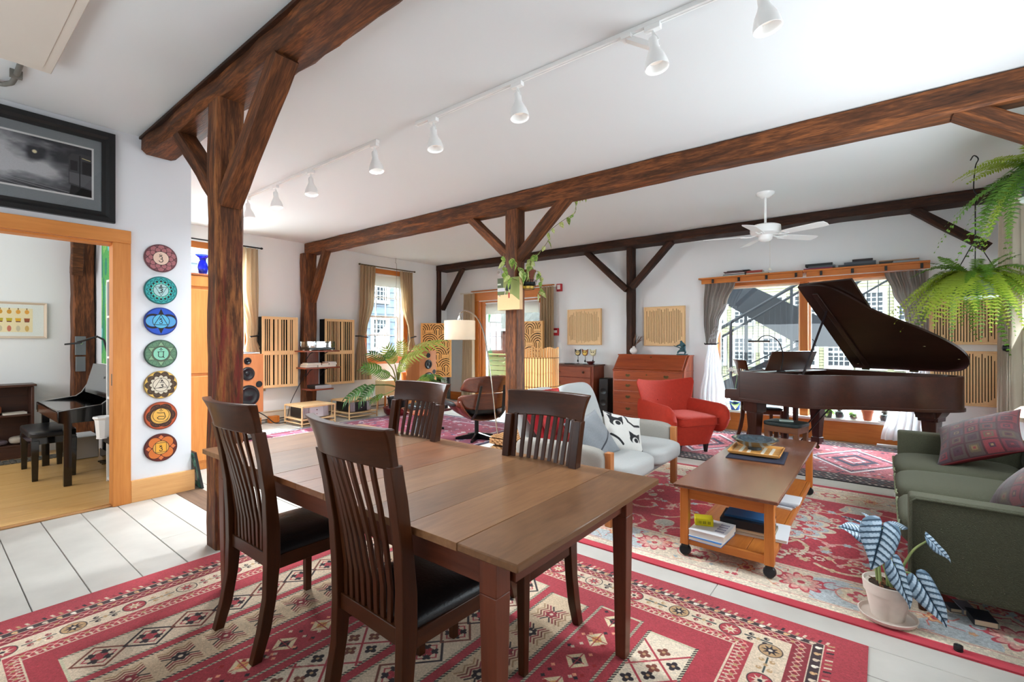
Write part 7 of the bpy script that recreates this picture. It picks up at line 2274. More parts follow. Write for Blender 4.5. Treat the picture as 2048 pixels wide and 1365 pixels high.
# ---------------------------------------------------------------- lounge chair, side table
t = thing('lounge_chair', 'bent rosewood shell lounge chair with black leather cushions beside the vine post', 'chair', (-4.55, 4.98, .009), R(66))
M_shell = wood('shell_wood', (56, 24, 13), (116, 56, 30), 'x', rough=.3, scale=.9, stretch=8, coat=.3)
M_bl = mat('lounge_leather', (26, 30, 32), .38, bmp=.15, bs=60)
for k in range(5):
    a = 2 * PI * k / 5 + .3
    b = MB(); d = Vector((math.cos(a), math.sin(a), 0)); p = Vector((-d.y, d.x, 0))
    b.hexa([p * -.022, p * .022, d * .30 + p * .016, d * .30 + p * -.016], [v + Vector((0, 0, z)) for v, z in ((p * -.022, .09), (p * .022, .09), (d * .30 + p * .016, .03), (d * .30 + p * -.016, .03))])
    b.build('star_leg', mat('lounge_base', (30, 30, 32), .3, .6), t, loc=(0, 0, .0))
    MB().hexa([v + Vector((0, 0, z)) for v, z in ((p * -.012, .0905), (p * .012, .0905), (d * .30 + p * .009, .0305), (d * .30 + p * -.009, .0305))], [v + Vector((0, 0, z)) for v, z in ((p * -.012, .094), (p * .012, .094), (d * .30 + p * .009, .034), (d * .30 + p * -.009, .034))]).build('leg_cap', M_chrome, t)
MB().lathe([(.03, .08), (.03, .27), (.06, .29), (0, .29)], 16).build('column', M_blackmetal, t)
def seat_sh(off):
    def fn(u, v):
        a = 2 * u - 1
        y = .33 - .66 * v
        z = .285 + .05 * (1 - v) + .10 * max(0, v - .75) + (.23 + .05 * v) * abs(a) ** 3.2
        hw = .40 - .03 * abs(2 * v - 1) ** 3
        return (a * hw * (1 - off * .2), y, z + off)
    return fn
MB().surf(seat_sh(0), 26, 18).build('seat_shell', M_shell, t, solid=.014, smooth=180)
b = MB()
softbox(b, -.26, .26, -.27, .36, .36, .50, P=4, n=14, crown=.15); b.build('seat_cushion', M_bl, t, smooth=180)
def back_sh(z0, z1, y0, y1, hw0, hw1):
    def fn(u, v):
        a = 2 * u - 1
        e = abs(a) ** 2.6
        hw = (hw0 + (hw1 - hw0) * v) * (1 - .10 * abs(2 * v - 1) ** 6)
        return (a * hw, y0 + (y1 - y0) * v + .14 * e, z0 + (z1 - z0) * v - .03 * e * (2 * v - 1))
    return fn
for nm, ar in (('back_shell', (.46, .69, -.36, -.45, .40, .40)), ('head_shell', (.70, .93, -.455, -.56, .39, .34))):
    f = back_sh(*ar)
    MB().surf(f, 24, 12).build(nm, M_shell, t, solid=.014, smooth=180)
    g = back_sh(ar[0] + .005, ar[1] - .005, ar[2], ar[3], ar[4] * .94, ar[5] * .94)
    b = MB(); b.surf(lambda u, v: (g(u, v)[0], g(u, v)[1] + .012 + .085 * ((1 - abs(2 * u - 1) ** 6) * (1 - abs(2 * v - 1) ** 6)) ** .5, g(u, v)[2]), 24, 14)
    b.build('cushion', M_bl, t, smooth=180)
for s in (-1, 1):
    b = MB(); softbox(b, s * .37 - .055, s * .37 + .055, -.16, .34, .49, .565, P=4, n=12); b.build('armrest', M_bl, t, smooth=180)
    MB().bar((s * .20, -.43, .42), (s * .17, -.545, .80), .035, .012).bar((s * .20, -.43, .42), (s * .2, -.30, .33), .035, .012).build('back_spine', M_black, t)
t = thing('side_table', 'dark cone-shaped side table with round wooden top beside the lounge chair', 'table', (-4.90, 4.33, .009))
MB().lathe([(.19, 0), (.15, .2), (.115, .40), (0, .40)], 32).build('cone_base', mat('cone_grey', (52, 52, 54), .6), t, smooth=50)
MB().lathe([(0, .4005), (.21, .4005), (.22, .41), (.22, .42), (.21, .428), (0, .428)], 36).build('top', mahog('x'), t, smooth=40)
# second cushion lump: ottoman
t = thing('ottoman', 'black leather ottoman on a wood shell in front of the lounge chair', 'ottoman', (-5.62, 5.02, .009))
for k in range(4):
    a = PI / 4 + k * PI / 2; d = Vector((math.cos(a), math.sin(a), 0)); p = Vector((-d.y, d.x, 0))
    MB().hexa([p * -.02, p * .02, d * .25 + p * .014, d * .25 + p * -.014], [v + Vector((0, 0, z)) for v, z in ((p * -.02, .08), (p * .02, .08), (d * .25 + p * .014, .03), (d * .25 + p * -.014, .03))]).build('star_leg', M_blackmetal, t)
MB().lathe([(.03, .07), (.03, .26), (0, .26)], 14).build('column', M_blackmetal, t)
MB().surf(lambda u, v: ((2 * u - 1) * .32, (2 * v - 1) * .26, .27 + .07 * abs(2 * u - 1) ** 3), 20, 10).build('shell', M_shell, t, solid=.014, smooth=180)
b = MB(); softbox(b, -.29, .29, -.24, .24, .30, .42, P=4, n=12, crown=.12); b.build('cushion', M_bl, t, smooth=180)

# arc floor lamp
dl = 6.15
basep = W(1003, 925, dl); basep.z = .0
t = thing('floor_lamp', 'chrome arc floor lamp with white drum shade beside the lounge chair', 'lamp', (basep.x, basep.y, .0))
def L(px, py): return W(px, py, dl) - Vector((basep.x, basep.y, 0))
MB().lathe([(0, 0), (.15, 0), (.15, .02), (.03, .03), (0, .03)], 30).build('base', M_chrome, t)
MB().tube(spline([(0, 0, .02), L(994, 862), L(987, 800), L(981, 750), L(975, 705), L(968, 668), L(958, 642), L(945, 628), L(930, 622), L(921, 626)], 8), .009, 8).build('arc_pole', M_chrome, t)
sc_ = L(919.5, 661)
MB().lathe([(.012, .12), (.03, .13), (.03, .155), (.008, .20), (0, .235)], 16, c=tuple(sc_)).build('socket', M_chrome, t)
sh = cloth_translucent('lamp_shade_white', (240, 228, 208), .45)
b = MB(); b.lathe([(.200, -.125), (.202, -.12), (.202, .12), (.200, .125), (.195, .12), (.195, -.12), (.200, -.125)], 40, c=tuple(sc_)); b.build('lamp_shade', sh, t, smooth=60)
MB().lathe([(0, -.05), (.03, -.03), (.035, 0), (.02, .05), (0, .06)], 14, c=tuple(sc_)).build('bulb', mat('warm_bulb', (255, 240, 210), .4, emit=(255, 222, 170), es=5), t)
MB().tube([sc_ + Vector((-.2, 0, .12)), sc_ + Vector((.2, 0, .12))], .003, 5).build('shade_spider', M_chrome, t)

# bamboo screen lamp
bx_, by_ = -3.80, 5.42
t = thing('bamboo_lamp', 'glowing round lamp of upright bamboo canes behind the vine post', 'lamp', (bx_, by_, .0))
Rr = .285
nc = 46
cane = MB()
for z0, z1 in ((.02, .30), (.30, .62), (.62, .95), (.95, 1.30)):
    cane.lathe([(.0125, z0), (.0145, z0 + .012), (.0125, z0 + .03), (.0125, z1 - .01), (.0135, z1)], 7)
cm = cane.mesh('cane', wood('bamboo', (186, 132, 72), (226, 182, 122), 'z', rough=.5, scale=1.4), 50)
for k in range(nc):
    a = 2 * PI * k / nc
    o = obj('cane', cm, t, (Rr * math.cos(a), Rr * math.sin(a), 0), (0, 0, a))
    o.scale.z = 1 + .012 * math.sin(k * 5.3)
for z in (.22, .78, 1.17):
    MB().tube([((Rr + .016) * math.cos(2 * PI * k / 40), (Rr + .016) * math.sin(2 * PI * k / 40), z) for k in range(41)], .004, 5).build('tie_wire', M_brass, t)
MB().lathe([(.235, .05), (.235, 1.16)], 36).build('inner_shade', mat('lit_paper', (255, 226, 170), .8, emit=(255, 206, 130), es=.62), t, smooth=180)
MB().lathe([(0, 0), (.27, 0), (.27, .02), (0, .02)], 30).build('base', mahog('x'), t)

# wicker trunk
t = thing('wicker_trunk', 'brown wicker trunk with hinged lid beside the vine post', 'trunk', (-2.82, 3.93, .0))
M_wick = wood('wicker', (146, 104, 62), (200, 152, 102), 'x', rough=.7, scale=4, bmp=.4)
hx, hy = .285, .33
Box('inner_box', -hx + .02, hx - .02, -hy + .02, hy - .02, .01, .355, mat('wicker_dark', (92, 64, 38), .9), t)
def weave(nm, z0, z1, grow):
    b = MB(); w, d = hx + grow, hy + grow
    nz = int((z1 - z0) / .018)
    for j in range(nz):
        z = z0 + j * .018
        for (p, q) in (((-w, -d), (w, -d)), ((w, -d), (w, d)), ((w, d), (-w, d)), ((-w, d), (-w, -d))):
            P0, P1 = Vector((*p, z)), Vector((*q, z)); n_ = int((P1 - P0).length / .03)
            dirn = (P1 - P0).normalized(); nrm = Vector((dirn.y, -dirn.x, 0))
            for i in range(n_):
                a, c_ = P0 + (P1 - P0) * (i / n_), P0 + (P1 - P0) * ((i + 1) / n_)
                o_ = .006 if (i + j) % 2 else -.003
                b.box(min(a.x, c_.x) - abs(nrm.x) * .004 + nrm.x * o_, max(a.x, c_.x) + abs(nrm.x) * .004 + nrm.x * o_, min(a.y, c_.y) - abs(nrm.y) * .004 + nrm.y * o_, max(a.y, c_.y) + abs(nrm.y) * .004 + nrm.y * o_, z, z + .0155)
    o = b.build(nm, M_wick, t, smooth=0); o['kind'] = 'stuff'
weave('woven_body', .005, .355, -.012)
weave('woven_lid_edge', .372, .438, .0)
b = MB()
for i in range(30):
    for j in range(12):
        x = -hx + i * .019; y = -hy + j * .055
        b.box(x, x + .0165, y, y + .053, .436, .446 + .005 * ((i + j) % 2))
o = b.build('woven_top', M_wick, t, smooth=0); o['kind'] = 'stuff'
Box('lid_core', -hx + .01, hx - .01, -hy + .01, hy - .01, .365, .436, mat('wicker_dark', (92, 64, 38), .9), t)

# ---------------------------------------------------------------- far wall furniture
t = thing('chest_of_drawers', 'dark antique chest of drawers against the far wall behind the bamboo lamp', 'dresser', (-4.56, 7.81, .0))
hw, h = .455, .965
Box('carcass', -hw, hw, -.20, .21, .08, h - .025, mahog('z'), t); Box('top', -hw - .02, hw + .02, -.225, .22, h - .025, h, wood('dresser_top', (70, 36, 24), (104, 58, 38), 'x', rough=.35), t)
Box('plinth', -hw, hw, -.195, .21, 0, .08, mahog('x'), t)
for k in range(4):
    z0 = .11 + k * .207
    d = Box('drawer', -hw + .05, hw - .05, -.214, -.198, z0, z0 + .19, wood('dresser_front', (110, 44, 24), (160, 80, 44), 'x', rough=.35), t, bev=.004)
    for s in (-1, 1):
        MB().lathe([(.012, 0), (.012, .012), (.022, .02), (.018, .034), (0, .038)], 14, M=Matrix.Translation((s * .26, -.008, 0)) @ Matrix.Rotation(R(90), 4, 'X')).build('knob', darkchair('x'), d)
t2 = thing('slant_front_desk', 'mahogany slant-front bureau desk with brass pulls behind the red armchair', 'desk', (-3.085, 7.80, .0))
hw = .615
mh = wood('bureau', (118, 42, 18), (178, 84, 40), 'x', rough=.32, scale=.8, coat=.25, bmp=.02)
MB().prism([(-.235, .10), (.225, .10), (.225, 1.15), (.0, 1.15), (-.225, .915), (-.235, .90)], -hw, hw, 'x').build('carcass', wood('bureau', (118, 42, 18), (178, 84, 40), 'z', rough=.32, coat=.25), t2, bev=.003)
Box('top', -hw - .012, hw + .012, -.015, .235, 1.15, 1.168, mh, t2)
b = MB(); b.hexa([(-hw + .03, -.232, .918), (hw - .03, -.232, .918), (hw - .03, -.008, 1.152), (-hw + .03, -.008, 1.152)], [(-hw + .03, -.246, .932), (hw - .03, -.246, .932), (hw - .03, -.020, 1.164), (-hw + .03, -.020, 1.164)]); fl_ = b.build('fall_front', mh, t2, bev=.004)
MB().lathe([(.014, 0), (.014, .004), (0, .006)], 12, M=Matrix.Translation((0, -.06, 1.125)) @ Matrix.Rotation(R(44), 4, 'X')).build('lock_plate', M_brass, fl_)
Box('waist_moulding', -hw - .006, hw + .006, -.245, .225, .895, .912, mh, t2)
Box('base_moulding', -hw - .015, hw + .015, -.252, .225, .09, .13, mh, t2)
for sx in (-1, 1):
    MB().prism([(sx * hw, 0), (sx * (hw - .07), 0), (sx * (hw - .10), .05), (sx * (hw - .18), .09), (sx * hw, .09)], -.245, -.215, 'y').build('bracket_foot', mh, t2)
    MB().box(sx * hw - .03, sx * hw + .03, .15, .21, 0, .09).build('foot', mh, t2)
def pull(parent, x, z, y):
    MB().prism([(x - .045, z + .01), (x - .02, z + .024), (x, z + .014), (x + .02, z + .024), (x + .045, z + .01), (x + .03, z - .014), (x, z - .022), (x - .03, z - .014)], y - .003, y, 'y').tube([(x - .032, y - .003, z + .005), (x - .034, y - .014, z - .006), (x - .02, y - .018, z - .02), (x + .02, y - .018, z - .02), (x + .034, y - .014, z - .006), (x + .032, y - .003, z + .005)], .0035, 6).build('bail_pull', M_brass, parent)
for (z0, z1) in ((.745, .885), (.56, .725), (.36, .54), (.15, .34)):
    d = Box('drawer', -hw + .02, hw - .02, -.250, -.234, z0, z1, mh, t2, bev=.004)
    for x in (-.33, .33): pull(d, x, 0, -.008)
    if z0 > .7: MB().lathe([(.012, 0), (.012, .003), (0, .004)], 10, M=Matrix.Translation((0, -.008, .02)) @ Matrix.Rotation(R(90), 4, 'X')).build('escutcheon', M_brass, d)
# on the desk
t = thing('vase', 'small round white vase with dry twigs on the slant-front desk', 'vase', (-3.455, 7.88, 1.168))
MB().lathe([(0, 0), (.03, 0), (.062, .03), (.07, .065), (.055, .10), (.022, .125), (.026, .14), (.02, .14), (.016, .125), (0, .12)], 24).build('vase_body', M_gloss_white, t, smooth=60)
b = MB(); rg = random.Random(2)
for k in range(12):
    a = rg.uniform(0, 6.28); d = Vector((.5 + .5 * math.cos(a), .3 * math.sin(a), rg.uniform(.7, 1.4))).normalized()
    L_ = rg.uniform(.16, .30); p0 = Vector((0, 0, .12))
    b.tube([p0, p0 + d * L_ * .6, p0 + d * L_ + Vector((.03, 0, -.01))], [.002, .002, .001], 5)
    for q in range(4):
        b.tube([p0 + d * L_ * (.55 + .1 * q), p0 + d * L_ * (.62 + .1 * q) + Vector((.012, .006 * (-1) ** q, .006))], [.006, .002], 5)
b.build('dry_twigs', mat('twig', (124, 92, 74), .9), t)
t = thing('figurine', 'teal bronze figure of a seated musician on the slant-front desk', 'figurine', (-2.60, 7.86, 1.168), R(-10))
mt_ = mat('patina', (56, 92, 100), .55, .3, var=.3, vs=30)
b = MB().box(-.075, .075, -.05, .05, 0, .018); b.build('base', mt_, t, bev=.003)
me = D.meshes.new('figure'); me.from_pydata([Vector(p) for p in ((.01, .01, .07), (.015, .012, .13), (.005, .0, .18), (-.012, -.006, .215), (-.02, -.012, .238), (-.03, -.02, .165), (-.085, -.03, .15), (.05, -.01, .165), (.05, -.04, .11), (-.02, -.03, .075), (-.06, -.03, .05), (-.062, -.03, .02), (.05, -.02, .075), (.075, -.03, .045), (.055, -.03, .018))],
               [(0, 1), (1, 2), (2, 3), (3, 4), (2, 5), (5, 6), (2, 7), (7, 8), (0, 9), (9, 10), (10, 11), (0, 12), (12, 13), (13, 14)], [])
o = D.objects.new('figure', me); COL.objects.link(o); o.parent = t; me.materials.append(mt_)
sk = o.modifiers.new('skin', 'SKIN')
for i, r_ in enumerate((.040, .040, .034, .015, .024, .016, .010, .016, .010, .022, .015, .010, .022, .016, .010)): me.skin_vertices[0].data[i].radius = (r_, r_)
me.skin_vertices[0].data[0].use_root = True
md = o.modifiers.new('sub', 'SUBSURF'); md.levels = 2; md.render_levels = 2
MB().tube([(-.13, -.035, .155), (-.02, -.05, .12), (.03, -.05, .10)], [.005, .008, .012], 8).build('instrument', mt_, t)
# on the chest of drawers: three hanging cat-owl ornaments and a bowl
def owl(label, loc, face, ears):
    t = thing('ornament', label, 'ornament', loc)
    w = .058
    b = MB().prism([(-w, .20), (-w - .008, .285), (-w * .55, .262), (w * .55, .262), (w + .008, .285), (w, .20), (w * .7, .165), (0, .150), (-w * .7, .165)], -.012, .012, 'y'); b.build('head_plate', mat('owl_%d' % ears[0], ears, .6, var=.5, vs=60), t, bev=.003)
    MB().lathe([(0, 0), (.044, 0), (.040, .008), (0, .010)], 24, M=Matrix.Translation((0, -.0125, .210)) @ Matrix.Rotation(R(90), 4, 'X')).build('face_disc', mat('owlface_%d' % face[2], face, .6), t)
    for s in (-1, 1): MB().lathe([(0, 0), (.011, 0), (0, .004)], 10, M=Matrix.Translation((s * .018, -.0235, .225)) @ Matrix.Rotation(R(90), 4, 'X')).build('eye', M_black, t)
    MB().tube([(0, 0, .15), (0, 0, .08)], .0025, 5).tube([(0, .01, .01), (0, .01, .16)], .003, 5).build('rod', M_brass, t)
    MB().lathe([(0, .03), (.016, .045), (.014, .065), (.003, .09), (0, .09)], 14).build('pendulum', M_black, t)
    MB().lathe([(0, 0), (.035, 0), (.03, .01), (0, .012)], 16).build('foot', M_black, t)
owl('dark grey cat-eared ornament on the far chest, left of three', (-4.56, 7.84, .9655), (226, 200, 130), (60, 58, 56))
owl('red-brown cat-eared ornament on the far chest, middle of three', (-4.405, 7.84, .9655), (240, 204, 96), (140, 84, 50))
owl('cream speckled ornament on the far chest, right of three, behind the bowl', (-4.25, 7.86, .9655), (226, 218, 180), (196, 186, 150))
t = thing('bowl', 'small dark red wooden bowl on the far chest of drawers', 'bowl', (-4.235, 7.74, .9655))
MB().lathe([(0, 0), (.04, 0), (.04, .012), (.085, .055), (.082, .057), (.045, .022), (0, .016)], 24).build('bowl_body', mat('bowl_red', (88, 36, 34), .3), t, smooth=50)
t = thing('plate', 'dark shallow plate at the left on the far chest of drawers', 'plate', (-4.66, 7.70, .9655)); MB().lathe([(0, 0), (.07, 0), (.11, .012), (.108, .014), (.07, .006), (0, .006)], 24).build('plate_body', mat('plate_dark', (70, 50, 44), .3), t)
t = thing('subwoofer', 'slim black speaker on a stand between the two far chests', 'speaker', (-3.93, 7.78, .0)); Box('cabinet', -.09, .09, -.13, .13, .10, .73, M_black, t, bev=.02, seg=3); Box('base', -.11, .11, -.15, .15, 0, .10, M_black, t)
for z in (.30, .50): MB().lathe([(.05, 0), (.055, .004), (.04, -.01), (0, -.005)], 20, M=Matrix.Translation((0, -.131, z)) @ Matrix.Rotation(R(90), 4, 'X')).build('driver', mat('driver_black', (24, 24, 26), .35), t)
# spiky plant beside the bamboo lamp
t = thing('spider_plant', 'thin arching leaves of a spider plant beside the bamboo lamp', 'plant', (-3.55, 5.80, .0))
MB().lathe([(0, 0), (.09, 0), (.12, .55), (.125, .70), (.11, .70), (.1, .66), (0, .66)], 20).build('tall_pot', mat('pot_brown', (110, 70, 50), .5), t)
rg = random.Random(4)
for k in range(16):
    a = rg.uniform(0, 6.28); l = rg.uniform(.22, .42); b = MB(); d = Vector((math.cos(a), math.sin(a), 0)); p = Vector((-d.y, d.x, 0))
    vs = []
    for i in range(9):
        f = i / 8; q = Vector((0, 0, .68)) + d * (l * f) + Vector((0, 0, .42 * f - .50 * f * f)); w = .010 * (1 - f) + .001
        vs += [q - p * w, q + p * w]
    b.add(vs, [(2 * i, 2 * i + 1, 2 * i + 3, 2 * i + 2) for i in range(8)]); b.build('leaf', leafmat('spider_leaf', (120, 150, 60), (186, 190, 110)), t, smooth=180)

# wall devices
def device(name, label, cat, p, w, h, d, m, extra=None, facing='y'):
    t = thing(name, label, cat, p)
    Box('case', -w / 2, w / 2, -d, -.001, -h / 2, h / 2, m, t, bev=.004)
    if extra: extra(t)
    return t
red = mat('alarm_red', (186, 30, 40), .4)
def strobe(t):
    Box('strobe_lens', -.035, .035, -.062, -.051, -.035, .055, mat('strobe', (226, 214, 210), .2), t); MB().box(-.04, .04, -.054, -.0505, -.065, -.045).build('grille', mat('alarm_dark', (110, 20, 28), .5), t)
device('fire_alarm', 'red fire alarm strobe high on the far wall right of the back door', 'fire alarm', (-5.09, BY, 2.47), .115, .15, .05, red, strobe)
device('fire_alarm', 'red manual fire call box lower on the far wall right of the back door', 'fire alarm', (-5.17, BY, 1.585), .11, .15, .05, red, lambda t: (Box('pull_bar', -.04, .04, -.062, -.0505, -.02, .03, mat('strobe', (226, 214, 210), .3), t), Box('label_plate', -.04, .04, -.053, -.0505, .04, .06, mat('alarm_dark', (110, 20, 28), .5), t)))
device('smoke_detector', 'small white detector box on the far wall left of the vine post', 'detector', onY(1000, 546, BY), .10, .12, .04, M_gloss_white, lambda t: MB().lathe([(.03, 0), (.028, .012), (0, .015)], 16, M=Matrix.Translation((0, -.04, 0)) @ Matrix.Rotation(R(90), 4, 'X')).build('sensor', mat('sensor_grey', (190, 190, 188), .5), t))
device('wall_switch', 'white double switch plate on the far wall above the bamboo lamp', 'switch', (-5.11, BY, 1.305), .12, .13, .008, M_gloss_white, lambda t: [Box('rocker', x - .016, x + .016, -.014, -.0085, -.035, .035, M_gloss_white, t) for x in (-.03, .03)])

# ---------------------------------------------------------------- small painting and trailing plant on the vine post
t = thing('small_painting', 'small canvas of a dark-coated figure against green, hung on the vine post', 'picture', (-3.505, 4.425, 1.965))
c = Canvas(.335, .385, 900, (222, 190, 140))
w_, h_ = c.w, c.h
c.poly([(0, h_), (w_, h_), (w_, h_ * .27), (w_ * .66, h_ * .48), (0, h_ * .47)], (134, 142, 84)); c.rect(0, h_ * .70, w_ * .27, h_, (84, 92, 70)); c.rect(0, h_ * .78, w_ * .16, h_ * .83, (190, 196, 180)); c.rect(0, h_ * .58, w_ * .34, h_ * .69, (196, 192, 196)); c.rect(0, h_ * .48, w_ * .4, h_ * .58, (100, 108, 70)); c.line([(0, h_ * .475), (w_ * .42, h_ * .49)], .004, (60, 50, 44))
c.poly([(w_ * .40, h_ * .70), (w_ * .44, h_ * .80), (w_ * .56, h_ * .86), (w_ * .61, h_ * .82), (w_ * .60, h_ * .64), (w_ * .50, h_ * .58), (w_ * .36, h_ * .60)], (38, 38, 48)); c.circ(w_ * .545, h_ * .86, .016, (222, 196, 176)); c.circ(w_ * .56, h_ * .885, .014, (60, 40, 36), 0, .010)
c.line([(w_ * .37, h_ * .60), (w_ * .33, h_ * .46)], .008, (226, 206, 186)); c.line([(w_ * .53, h_ * .62), (w_ * .55, h_ * .50)], .008, (226, 206, 186)); c.poly([(w_ * .49, h_ * .53), (w_ * .57, h_ * .53), (w_ * .56, h_ * .36), (w_ * .50, h_ * .36)], (168, 70, 60)); c.circ(w_ * .08, h_ * .43, .014, (214, 190, 176)); c.circ(w_ * .11, h_ * .445, .006, (90, 40, 40))
c.grain(.02, 3)
b = MB().quad([(-.168, -.0305, -.192), (.168, -.0305, -.192), (.168, -.0305, .192), (-.168, -.0305, .192)], 0); b.box(-.168, .168, -.03, .03, -.192, .192, 1); b.build('canvas', [c.material('figure_print', .8), mat('canvas_side', (224, 186, 140), .8)], t, smooth=0)

def heart_leaf(L_, Wd, tipn=1.0):
    """heart-shaped leaf; base at the origin, tip along +y, face +z; returns vertex rows for uv mapping"""
    n, m_ = 12, 4
    def half(t):
        return Wd * (math.sin(PI * min(1, t * .92 + .08)) ** .75) * (1 - .35 * t)
    return half
def pothos_leaf_mesh():
    b = MB(); prof = [(0, .0), (.12, .55), (.3, .9), (.5, .86), (.75, .5), (1, .0)]
    rows = []
    for t_, w_ in prof:
        for a in (-1, -.5, 0, .5, 1):
            y = t_ - .10 * abs(a) * (1 - t_)
            rows.append((a * w_ * .36, y, .10 * abs(a) * w_ - .22 * t_ * t_))
    fs = [(5 * i + k, 5 * i + k + 1, 5 * i + k + 6, 5 * i + k + 5) for i in range(5) for k in range(4)]
    b.add(rows, fs)
    return b
plm = pothos_leaf_mesh().mesh('leaf', leafmat('pothos_leaf', (92, 140, 48), (176, 196, 110), .3, vs=5), 180)
plm2 = pothos_leaf_mesh().mesh('leaf', leafmat('pothos_leaf_pale', (160, 180, 90), (214, 220, 160), .3, vs=5), 180)
t = thing('trailing_plant', 'variegated trailing plant in a wire-held pot on the vine post, climbing the brace', 'plant', (-3.335, 4.56, 2.02))
MB().lathe([(0, .085), (.062, .085), (.09, .20), (.095, .205), (.095, .225), (.085, .225), (.08, .20), (0, .195)], 24).build('pot', mat('terracotta_dark', (112, 62, 44), .8), t, smooth=50)
b = MB()
for z, r_ in ((.0, .075), (.05, .09), (.10, .105)):
    b.tube([(r_ * math.cos(2 * PI * k / 24), r_ * math.sin(2 * PI * k / 24), z) for k in range(25)], .003, 5)
for k in range(10):
    a = 2 * PI * k / 10; b.tube([(.075 * math.cos(a), .075 * math.sin(a), 0), (.105 * math.cos(a), .105 * math.sin(a), .10)], .0025, 5)
b.build('wire_basket', M_blackmetal, t)
MB().lathe([(0, .004), (.07, .004), (.075, .03), (.07, .035), (0, .035)], 20).build('yellow_saucer', mat('saucer_yellow', (222, 180, 76), .4), t)
MB().lathe([(0, .036), (.085, .05), (.09, .08), (0, .0845)], 16).build('basket_liner', mat('liner_black', (34, 38, 36), .8), t)
rg = random.Random(21)
T0 = Vector((-3.335, 4.56, 2.02))
def vine(pts, nl, size, start=0):
    P_ = spline(pts, 8)
    MB().tube([p - T0 for p in P_], .003, 5).build('vine_stem', mat('vine_stem', (96, 84, 52), .7), t)
    for k in range(nl):
        p = P_[int((len(P_) - 1) * (k + .5) / nl)] - T0
        o = obj('leaf', rg.choice([plm, plm2]), t, p)
        s = size * rg.uniform(.7, 1.2); o.scale = (s, s, s)
        o.rotation_euler = (rg.uniform(-2.2, -.5), rg.uniform(-.5, .5), rg.uniform(-2.4, 1.2) + math.atan2(SN, CS))
vine([Vector((-3.34, 4.54, 2.24)), W(1040, 560, 5.56), W(1022, 556, 5.5), W(1010, 545, 5.5), W(1006, 525, 5.5), W(1008, 507, 5.5)], 9, .13)
vine([Vector((-3.34, 4.54, 2.24)), W(1046, 545, 5.52), W(1040, 540, 5.5), W(1030, 525, 5.48), W(1022, 515, 5.48)], 6, .12)
vine([Vector((-3.33, 4.55, 2.24)), W(1062, 540, 5.62), W(1068, 515, 5.6), W(1085, 498, 5.58), W(1098, 478, 5.56), W(1100, 462, 5.56), W(1128, 440, 5.56), W(1150, 425, 5.58), W(1152, 405, 5.58), W(1160, 390, 5.58), W(1172, 398, 5.58)], 20, .085)
vine([Vector((-3.33, 4.55, 2.24)), W(1060, 535, 5.6), W(1062, 520, 5.58), W(1068, 508, 5.56)], 8, .13)
vine([Vector((-3.30, 4.55, 2.24)), W(1078, 545, 5.65), W(1082, 560, 5.65), W(1080, 580, 5.65), W(1074, 592, 5.65)], 8, .10)
vine([Vector((-3.34, 4.54, 2.24)), W(1052, 548, 5.5), W(1058, 538, 5.5), W(1062, 530, 5.5)], 5, .13)

# ---------------------------------------------------------------- split-leaf plant by the left window
def split_leaf(n=7):
    b = MB()
    # midrib
    for s in (-1, 1):
        for i in range(n):
            t0 = .04 + .86 * i / n; t1 = t0 + .86 / n * .72
            L_ = .42 * (math.sin(PI * (.22 + .70 * i / n))) ** .8
            sw = .20 + .16 * (i / n)
            p0, p1 = Vector((0, t0, 0)), Vector((0, t1, 0))
            m0 = Vector((s * L_ * .55, t0 + sw * .35, .05)); m1 = Vector((s * L_ * .55, t1 + sw * .42, .05))
            tip = Vector((s * L_, t1 + sw * .9, -.02 - .06 * (i % 2)))
            b.add([p0, p1, m1, m0, tip], [(0, 1, 2, 3), (3, 2, 4)] if s > 0 else [(3, 2, 1, 0), (4, 2, 3)])
    b.add([(-.05, .86, 0), (.05, .86, 0), (0, 1.08, -.06)], [(0, 1, 2)])
    b.tube([(0, 0, 0), (0, .9, 0)], [.012, .004], 5)
    return b
def bend(b, k=.35):
    b.v = [(x, y, z - k * y * y * .5 - .25 * abs(x) * abs(x)) for x, y, z in b.v]
    return b
lmG = leafmat('split_leaf_green', (58, 112, 40), (96, 150, 52), .35, vs=3)
lmY = leafmat('split_leaf_lime', (140, 176, 66), (196, 206, 110), .45, vs=3)
lmD = leafmat('split_leaf_dark', (42, 88, 40), (74, 122, 56), .25, vs=3)
LM = [bend(split_leaf(8)).mesh('leaf', m, 180) for m in (lmG, lmY, lmD)]
pc = Vector((-7.26, 5.72, 0))
t = thing('potted_plant', 'large split-leaf plant in a black pot on a red saucer by the left window', 'plant', (pc.x, pc.y, .009))
MB().lathe([(0, 0), (.21, 0), (.25, .05), (.26, .12), (.275, .13), (.265, .14), (.24, .12), (.22, .05), (.0, .03)], 34).build('saucer', mat('saucer_red', (112, 30, 34), .35), t, smooth=40)
MB().lathe([(0, .035), (.14, .035), (.185, .29), (.195, .295), (.195, .325), (.18, .325), (.17, .29), (0, .28)], 34).build('pot', mat('pot_black', (26, 26, 28), .5), t, smooth=40)
MB().lathe([(0, .275), (.168, .283), (0, .31)], 20).build('soil', mat('soil', (96, 84, 66), .95, var=.4, vs=40, bmp=.6), t)
MB().tube([(0, 0, .28), (.03, -.02, .42), (.0, .0, .55)], [.045, .04, .025], 10).build('stem', mat('plant_stem', (104, 84, 52), .8), t)
d0 = 8.55
